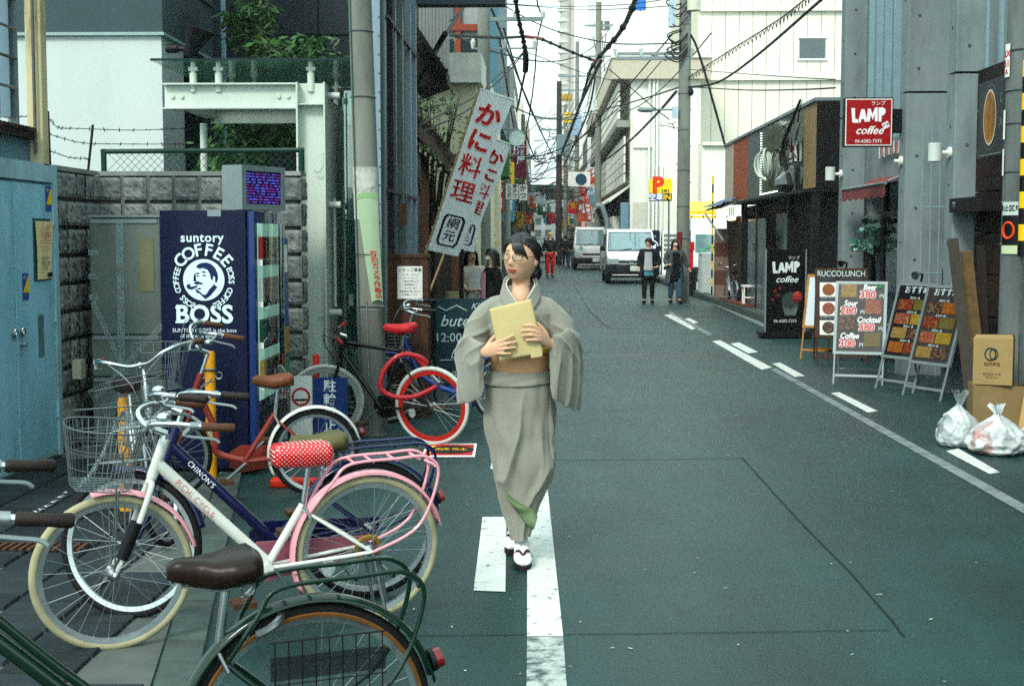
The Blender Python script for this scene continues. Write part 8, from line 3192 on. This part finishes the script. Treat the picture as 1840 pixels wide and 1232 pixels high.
# glasses
gg = bpy.data.objects.new('glasses', None)
C.objects.link(gg)
gg.parent = kw_
M_gold = mat('gold_wire', (140, 104, 60), .3, .8)
for s in (-1, 1):
    c = V((s * .031, -.1, .004))
    pts = [H(c + V((.0225 * math.copysign(abs(math.cos(a)) ** .7, math.cos(a)), .006 * abs(math.cos(a)) * (1 if s * math.cos(a) > 0 else 0), .0145 * math.copysign(abs(math.sin(a)) ** .8, math.sin(a))))) for a in [k * 2 * math.pi / 24 for k in range(24)]]
    MB().tube(pts, .0016, 5, closed=True).build('rim', M_gold, gg, True)
    MB().grid(lambda a, b: pts[int(a * 23.99)].lerp(H(c), b), 24, 2).build('lens', glass('spectacle_lens', (235, 240, 238), .02, .02), gg)
    MB().tube(cr([H((s * .054, -.094, .01)), H((s * .068, -.06, .012)), H((s * .073, 0, .01)), H((s * .073, .02, 0))], 4), .0012, 5).build('temple', M_gold, gg, True)
MB().tube(cr([H((-.01, -.101, .006)), H((0, -.108, .009)), H((.01, -.101, .006))], 4), .0012, 5).build('bridge', M_gold, gg, True)
# hair
q = MB()


def hair_lim(th):
    f = -math.sin(th)          # 1 = front
    c = math.cos(th)
    if f > 0:
        lim = .1 + .52 * f ** .8
    else:
        lim = .1 - .85 * (-f) ** .9
    if c > .25 and f > -.2:    # over the ear on the visible side
        lim += .06
    return lim


def hairf(a, b):
    th = a * 2 * math.pi
    l = hair_lim(th)
    ph = math.pi / 2 - b * (math.pi / 2 - math.asin(max(-.97, min(.97, l))))
    d = V((math.cos(ph) * math.cos(th), math.cos(ph) * math.sin(th), math.sin(ph)))
    p = headp(d, 1.0, False)
    st_ = .0016 * math.sin(th * 34 + 3 * math.sin(b * 4)) + .003 * noise.noise(V((d.x * 7, d.y * 7, d.z * 5)))
    return H(p * (1.0 + (.115 + st_ * 9) * min(1, (1 - b) * 6 + .25)))


q.grid(hairf, 120, 26, cu=True)
q.ell(H((.012, .1, -.055)), (.046, .04, .05), 22, 14, HR)
q.build('hair', M_hairb, kw_, 'all')
q = MB()
rnd = random.Random(6)
for i in range(15):                                                  # side-swept fringe
    t = i / 14
    x1 = .004 + .058 * t
    z1 = .03 - .028 * t + rnd.uniform(-.008, .008)
    x0 = -.016 + .03 * t
    p0 = H(headp(V((x0 / .075, -.62, .80)).normalized(), 1.1, False))
    mid = front(x0 * .45 + x1 * .55, .066 - .012 * t, .014)
    e = front(min(x1, .06), z1, .006)
    w = .0062
    q.tube(cr([p0, mid, e], 6), [w * (1 - .7 * (k / 12) ** 2) for k in range(13)], 6)
q.build('fringe', M_hairb, kw_, 'all')
q = MB()
for i in range(8):
    t = i / 7
    q.tube(cr([H(headp(V((-.25 - .06 * i, -.6, .75)).normalized(), 1.1, False)), H(headp(V((-.72 - .02 * i, -.42 + .05 * i, .42)).normalized(), 1.1, False)), H(headp(V((-.98, -.12 + .05 * i, .02 - .12 * t)).normalized(), 1.08, False))], 6), .008, 6)
    q.tube(cr([H(headp(V((.35 + .05 * i, -.5 + .1 * i, .75)).normalized(), 1.1, False)), H(headp(V((.9, -.25 + .14 * i, .35)).normalized(), 1.1, False)), H(headp(V((.85 - .07 * i, .2 + .12 * i, -.1 - .05 * i)).normalized(), 1.1, False))], 6), .008, 6)
q.build('side_hair', M_hairb, kw_, 'all')

# ---- kimono
M_kim = mat('kimono_grey', (138, 137, 126), .9, var=.09, vs=14, bump=.12, bs=240, sheen=.3)
M_lining = mat('kimono_lining', (104, 122, 90), .8, var=.1, vs=9)


def ringz(cx, cy, a, b, z, n=36, e=.9):
    out = []
    for k in range(n):
        t = 2 * math.pi * k / n
        x, y = math.cos(t), math.sin(t)
        out.append(V((cx + a * math.copysign(abs(x) ** e, x), cy + b * math.copysign(abs(y) ** e, y), z)))
    return out


pieces = []
q = MB()
q.loft([ringz(.008, .01, a, b, z) for z, a, b in ((.9, .115, .085), (1.0, .12, .09), (1.06, .13, .102), (1.15, .152, .122), (1.23, .158, .118), (1.275, .142, .102), (1.31, .112, .088), (1.34, .085, .078), (1.37, .066, .066))])
q.v = [(x, y, z - .085 * max(0, (z - 1.26) / .11) * max(0, min(1, (.03 - y) / .09))) for x, y, z in q.v]
pieces.append(q.build('torso', M_kim))
for s in (-1, 1):
    q = MB()
    o_ = .003
    s_ = s
    pts = cr([(o_ + s * .05, .022, 1.292), (o_ + s * .105, .02, 1.27), (o_ + s * .155, .015, 1.236), (o_ + s * .2, .006, 1.165), (o_ + s * .222, -.01, 1.06)], 4)
    q.tube(pts, [.045, .047, .048, .05, .051, .052, .053, .055, .056, .057, .059, .061, .063, .064, .065, .065, .064], 20)
    pieces.append(q.build('arm', M_kim))
    # hanging sleeve bag
    if s < 0:
        sec = [(-.312, .03, .768, 1.04, .01), (-.3, .0, .772, 1.1, .022), (-.272, -.05, .785, 1.125, .034), (-.238, -.1, .8, 1.125, .038), (-.205, -.145, .815, 1.11, .034), (-.18, -.172, .828, 1.092, .028)]
    else:
        sec = [(.306, .03, .742, 1.06, .01), (.304, .0, .74, 1.13, .022), (.28, -.05, .752, 1.155, .034), (.245, -.1, .775, 1.16, .038), (.205, -.15, .8, 1.15, .034), (.168, -.18, .82, 1.135, .03)]
    sec = [(x * .965, y, z0, z1, th) for x, y, z0, z1, th in sec]
    rings = []
    for i, (x, y, z0, z1, th) in enumerate(sec):
        a, b = sec[max(0, i - 1)], sec[min(len(sec) - 1, i + 1)]
        tg = V((b[0] - a[0], b[1] - a[1], 0)).normalized()
        nn = V((-tg.y, tg.x, 0))
        rg = []
        for k in range(28):
            t = 2 * math.pi * k / 28
            zc, zh = (z0 + z1) / 2, (z1 - z0) / 2
            sz = math.sin(t)
            wd = th * (.45 + .55 * (sz * .5 + .5))
            rg.append(V((x, y, zc + zh * math.copysign(abs(sz) ** .6, sz))) + nn * (wd * math.cos(t)))
        rings.append(rg)
    q = MB().loft(rings)
    pieces.append(fixn(q.build('bag', M_kim)))
bmj = bmesh.new()
for o in pieces:
    bmj.from_mesh(o.data)
me = bpy.data.meshes.new('kimono_top')
bmj.to_mesh(me)
bmj.free()
for o in pieces:
    bpy.data.objects.remove(o)
kt = link('kimono_top', me, None)
md = kt.modifiers.new('r', 'REMESH')
md.mode = 'VOXEL'
md.voxel_size = .006
sm = kt.modifiers.new('s', 'SMOOTH')
sm.factor = .5
sm.iterations = 3
evalmesh(kt)
kt.parent = kw_
kt.data.materials.clear()
kt.data.materials.append(M_kim)
kt.data.calc_loop_triangles()
nr = [v.normal.copy() for v in kt.data.vertices]
for v, n in zip(kt.data.vertices, nr):                               # cloth folds
    p = v.co
    sleeve = min(1, max(0, (abs(p.x - .012) - .12) / .06))
    s = 1 if p.x > 0 else -1
    # folds fan from the armpit on the chest, crease the bent elbow and hang down the sleeve bag
    def rdg(u):
        return (1 - abs(math.sin(u))) ** 2.2
    w1 = 1.5 * noise.noise(V((p.x * 6, p.y * 6, p.z * 4 + s)))
    ax = (p.x - .012) * s
    chest = rdg(ax * 30 + (p.z - 1.2) * 20 + w1) * (1 - sleeve) * .010 * (1 if p.z > 1.06 else 0) * min(1, max(0, (ax - .02) / .05))
    elbow = rdg((p.z - 1.0) * 34 + ax * 26 + p.y * 9 + w1) * sleeve * math.exp(-((p.z - 1.12) / .085) ** 2) * .017
    hz = 1 if p.z < 1.0 else max(0, 1 - (p.z - 1.0) / .08)
    hang = rdg(p.x * 24 + p.y * 34 + p.z * (5 * s) + w1 * 1.3) * sleeve * hz * .013
    wob = noise.noise(V((p.x * 9, p.y * 9, p.z * 5))) * .006
    v.co = p + n * (chest + elbow + hang + wob - .004)
for p in kt.data.polygons:
    p.use_smooth = True
kt.data.update()


# collar bands crossing in a V
def band(pts, w, m, name, n0=V((0, -1, .25)), th=.006):
    """flat cloth band along pts, w wide"""
    c = cr(pts, 8)
    q = MB()
    rings = []
    for i, p in enumerate(c):
        tg = (c[min(i + 1, len(c) - 1)] - c[max(i - 1, 0)]).normalized()
        nn = (V((p.x - .008, p.y - .03, .02))).normalized()
        nn = (nn - tg * nn.dot(tg)).normalized()
        sd_ = tg.cross(nn).normalized()
        rings.append([p + sd_ * w / 2 + nn * th, p - sd_ * w / 2 + nn * th, p - sd_ * w / 2 - nn * th, p + sd_ * w / 2 - nn * th])
    q.loft(rings)
    return fixn(q.build(name, m, kw_, 30))


M_han = mat('collar_white', (222, 222, 214), .8, var=.02)
for s, off in ((1, .0), (-1, .006)):
    band([(.008 + s * .0, .098, 1.405), (.008 + s * .052, .075, 1.402), (.008 + s * .07, .02, 1.375), (.008 + s * .055, -.055, 1.34), (.012 + s * .018, -.108 - off * .5, 1.285)], .007, M_han, 'under_collar', th=.003)
    band([(.008 + s * .0, .108, 1.39), (.008 + s * .062, .08, 1.387), (.008 + s * .086, .02, 1.358), (.008 + s * .07, -.06, 1.318), (.012 + s * .026, -.116 - off, 1.255), (.012 - s * .035, -.125 - off, 1.17), (.012 - s * .08, -.118 - off, 1.08)], .052, M_kim, 'collar', th=.0055)

# obi sash with cord
q = MB()
M_obi = mat('obi_peach', (196, 152, 116), .75, var=.06, vs=20, bump=.1, bs=150)
q.loft([ringz(.006, .008, a, b, z, 40, .85) for z, a, b in ((.935, .13, .118), (.94, .141, .128), (.99, .143, .131), (1.04, .142, .13), (1.05, .132, .12))])
q.build('obi', M_obi, kw_, 40)
q = MB()
q.loft([ringz(.006, .006, a, b, z, 40, .85) for z, a, b in ((1.035, .138, .128), (1.04, .146, .136), (1.06, .146, .136), (1.066, .136, .126))])
q.build('obi_scarf', mat('obi_gold', (206, 164, 72), .6, var=.08), kw_, 40)
MB().ell((.0, .16, 1.06), (.1, .06, .11), 18, 10).build('obi_drum', M_obi, kw_, 'all')

# skirt, wrapped and swinging with the step
SK = [(.12, .01, -.1, .043, .05), (.16, .009, -.092, .052, .057), (.2, .008, -.08, .064, .066), (.25, .006, -.065, .08, .077), (.33, .004, -.048, .102, .092), (.42, .008, -.032, .126, .107), (.52, .013, -.02, .15, .118), (.64, .01, -.01, .166, .128), (.76, .003, 0, .168, .13), (.86, .001, .003, .165, .13), (.93, .003, .005, .158, .127), (.95, .003, .005, .154, .124)]


def skf(a, b):
    z = .12 + .83 * b
    cx, cy, aa, bb_ = interp(SK, z)
    th = 2 * math.pi * a
    x, y = math.cos(th), math.sin(th)
    fr_ = max(0, -y)                                   # front half gets the folds
    fade = min(1, (1 - b) * 2.2 + .12)
    def rdg(u):
        return (1 - abs(math.sin(u))) ** 2
    w1 = 1.1 * noise.noise(V((x * 2.2, y * 2.2, z * 3)))
    fold = .036 * fade * (rdg(th * 2.1 - z * 5.2 + w1) - .35) * (.3 + fr_) * min(1, (1 - b) * 1.6 + .15)
    fold += .026 * fade * (rdg(th * 4.5 + z * 2.5 + w1 * 1.4) - .35) * max(0, x) * (1 - b)
    fold += .008 * noise.noise(V((x * 3, y * 3, z * 6))) * (.4 + fade)
    # edge of the wrap-over crossing the front low on her right
    dg_ = (th - R(205)) / R(110) - (.78 - z) / .58
    fold += .012 * (1 / (1 + math.exp(-dg_ * 60))) * (1 if R(190) < th < R(330) else 0) * (1 - b)
    # knee pushing forward on her left side
    kn = .03 * math.exp(-((z - .47) / .12) ** 2 - ((th - R(292)) / .5) ** 2)
    # tails to the right lower side where the cloth flares
    fl = .03 * math.exp(-((z - .4) / .12) ** 2) * max(0, x) ** 2
    r = 1 + (fold + kn) / .12
    hem = -.035 * max(0, x) * (1 - b) ** 6 + .05 * max(0, x) * (1 - b) ** 4
    return V((cx + aa * x * r + fl, cy + bb_ * y * r, z + hem))


MB().grid(skf, 180, 90, cu=True).build('kimono_skirt', M_kim, kw_, 'all')
# flat fold-over band at the hip, its lower edge sagging to one side
def tuckf(a, b):
    th = 2 * math.pi * a
    low = .888 + .012 * math.sin(th + .6)
    z = .945 - (.945 - low) * b
    p = skf(a, (z - .12) / .83)
    out = V((p.x, p.y, 0)).normalized()
    return p + out * (.001 + .005 * b ** 1.5 + .003 * math.sin(th * 5 + 9 * b) * b)


o = MB().grid(tuckf, 120, 9, cu=True).build('hip_fold', M_kim, kw_, 'all')
md = o.modifiers.new('s', 'SOLIDIFY')
md.thickness = .004
evalmesh(o)
# turned-back lining at the hem
up_ = [(-.06, .36), (-.014, .322), (.032, .303), (.072, .286), (.092, .248)]
lo_ = [(-.062, .356), (-.026, .303), (.012, .252), (.044, .214), (.074, .19)]


def lf_(a, b):
    uu = cr([V((x, 0, z)) for x, z in up_], 4)
    ll = cr([V((x, 0, z)) for x, z in lo_], 4)
    i = a * 15.999
    k = int(i)
    u_ = uu[k].lerp(uu[k + 1], i - k)
    l_ = ll[k].lerp(ll[k + 1], i - k)
    p = u_.lerp(l_, b)
    bul = math.sin(b * math.pi) * .02 * (.3 + a)
    return V((p.x, -.15 - .045 * a - bul + .012 * math.sin(a * 9 + b * 4), p.z))


o = MB().grid(lf_, 26, 10).build('turned_lining', M_lining, kw_, 'all')
md = o.modifiers.new('s', 'SOLIDIFY')
md.thickness = .004
evalmesh(o)

# white split-toe socks and sandals
M_tabi = mat('tabi_white', (222, 224, 224), .8, var=.04, vs=20)
M_zori = mat('zori_dark', (36, 32, 34), .6)
M_strap = mat('strap_maroon', (78, 36, 44), .6)


def foot(hx, hy, ang, lift=0.0):
    """heel position and heading (0 = towards the camera)"""
    T = Matrix.Translation((hx, hy, lift)) @ Matrix.Rotation(ang, 4, 'Z')
    tab = [(.03, .022, .05, .10), (.01, .033, .05, .14), (-.03, .036, .05, .15), (-.07, .037, .043, .115), (-.11, .04, .036, .09), (-.15, .044, .031, .074), (-.185, .043, .027, .062), (-.215, .036, .022, .055), (-.232, .02, .014, .048)]
    rings = []
    for (y, w, h_, top) in tab:
        zc = (.026 + top) / 2
        zh = (top - .026) / 2
        rings.append([T @ V((w * math.copysign(abs(math.cos(t)) ** .8, math.cos(t)), y, zc + zh * math.sin(t))) for t in [k * 2 * math.pi / 20 for k in range(20)]])
    q = MB().loft(rings)
    q.loft([[T @ V((.034 * math.cos(t) * k, -.005 + .04 * math.sin(t) * k, z)) for t in [j * 2 * math.pi / 20 for j in range(20)]] for z, k in ((.08, .9), (.13, 1.0), (.17, 1.02), (.205, 1.05))])
    fixn(q.build('tabi_sock', M_tabi, kw_, 'all'))
    q = MB()
    out = []
    for k in range(28):
        t = 2 * math.pi * k / 28
        y = -.1 + .135 * math.sin(t)
        w = .04 + .006 * (1 if y < -.1 else 0)
        out.append((w * math.copysign(abs(math.cos(t)) ** .7, math.cos(t)), y))
    q.prism(out, (0, 0, 0), (1, 0, 0), (0, 1, 0), .026)
    q.xf(T)
    z_ = q.build('sandal', M_zori, kw_, 40)
    for s in (-1, 1):
        MB().tube(cr([T @ V((0, -.178, .064)), T @ V((s * .022, -.15, .084)), T @ V((s * .046, -.1, .04))], 6), .0055, 8).build('strap', M_strap, z_, True)
    return T


foot(.012, -.03, R(4))
foot(-.016, .3, R(-6), .004)

# envelope held in both hands
ev_ = thing('envelope', 'large pale yellow paper envelope held by the woman in kimono', 'envelope', kw_.location)
ev_.scale = kw_.scale
M_env = mat('kraft_yellow', (188, 174, 128), .75, var=.08, vs=6)
c4 = [V((-.135, -.207, 1.262)), V((.062, -.2, 1.311)), V((.119, -.213, 1.049)), V((-.086, -.216, 1.014))]


def envf(a, b, off=0.0):
    p = c4[3].lerp(c4[2], a).lerp(c4[0].lerp(c4[1], a), b)
    return p + V((0, off + .006 * math.sin(a * 3.1) * math.sin(b * 3.1) * -1 + .002 * math.sin(a * 7 + b * 5), 0))


o = MB().grid(lambda a, b: envf(a, b), 16, 20).build('paper', M_env, ev_, 'all')
md = o.modifiers.new('s', 'SOLIDIFY')
md.thickness = .006
evalmesh(o)
MB().grid(lambda a, b: envf(.72 + .26 * a, .0 + .06 * b + .0, -.003) - V((0, 0, .012 * (1 - b))), 6, 3).build('corner_slip', M_env, ev_, 'all')

bpy.data.scenes.remove(TMP)

# ------------------------------------------------------------------ haze over the far street
hm = bpy.data.materials.new('haze_air')
hm.use_nodes = True
n = hm.node_tree
n.nodes.clear()
o_ = n.nodes.new('ShaderNodeOutputMaterial')
pv_ = n.nodes.new('ShaderNodeVolumePrincipled')
pv_.inputs['Color'].default_value = (.93, .97, .98, 1)
pv_.inputs['Density'].default_value = .0006
pv_.inputs['Anisotropy'].default_value = .3
n.links.new(pv_.outputs[0], o_.inputs['Volume'])
hz_ = MB().b2((-950, -100, -1), (950, 1950, 95)).build('haze', hm)
hz_['kind'] = 'stuff'
hz_['label'] = 'pale air haze over the whole street'
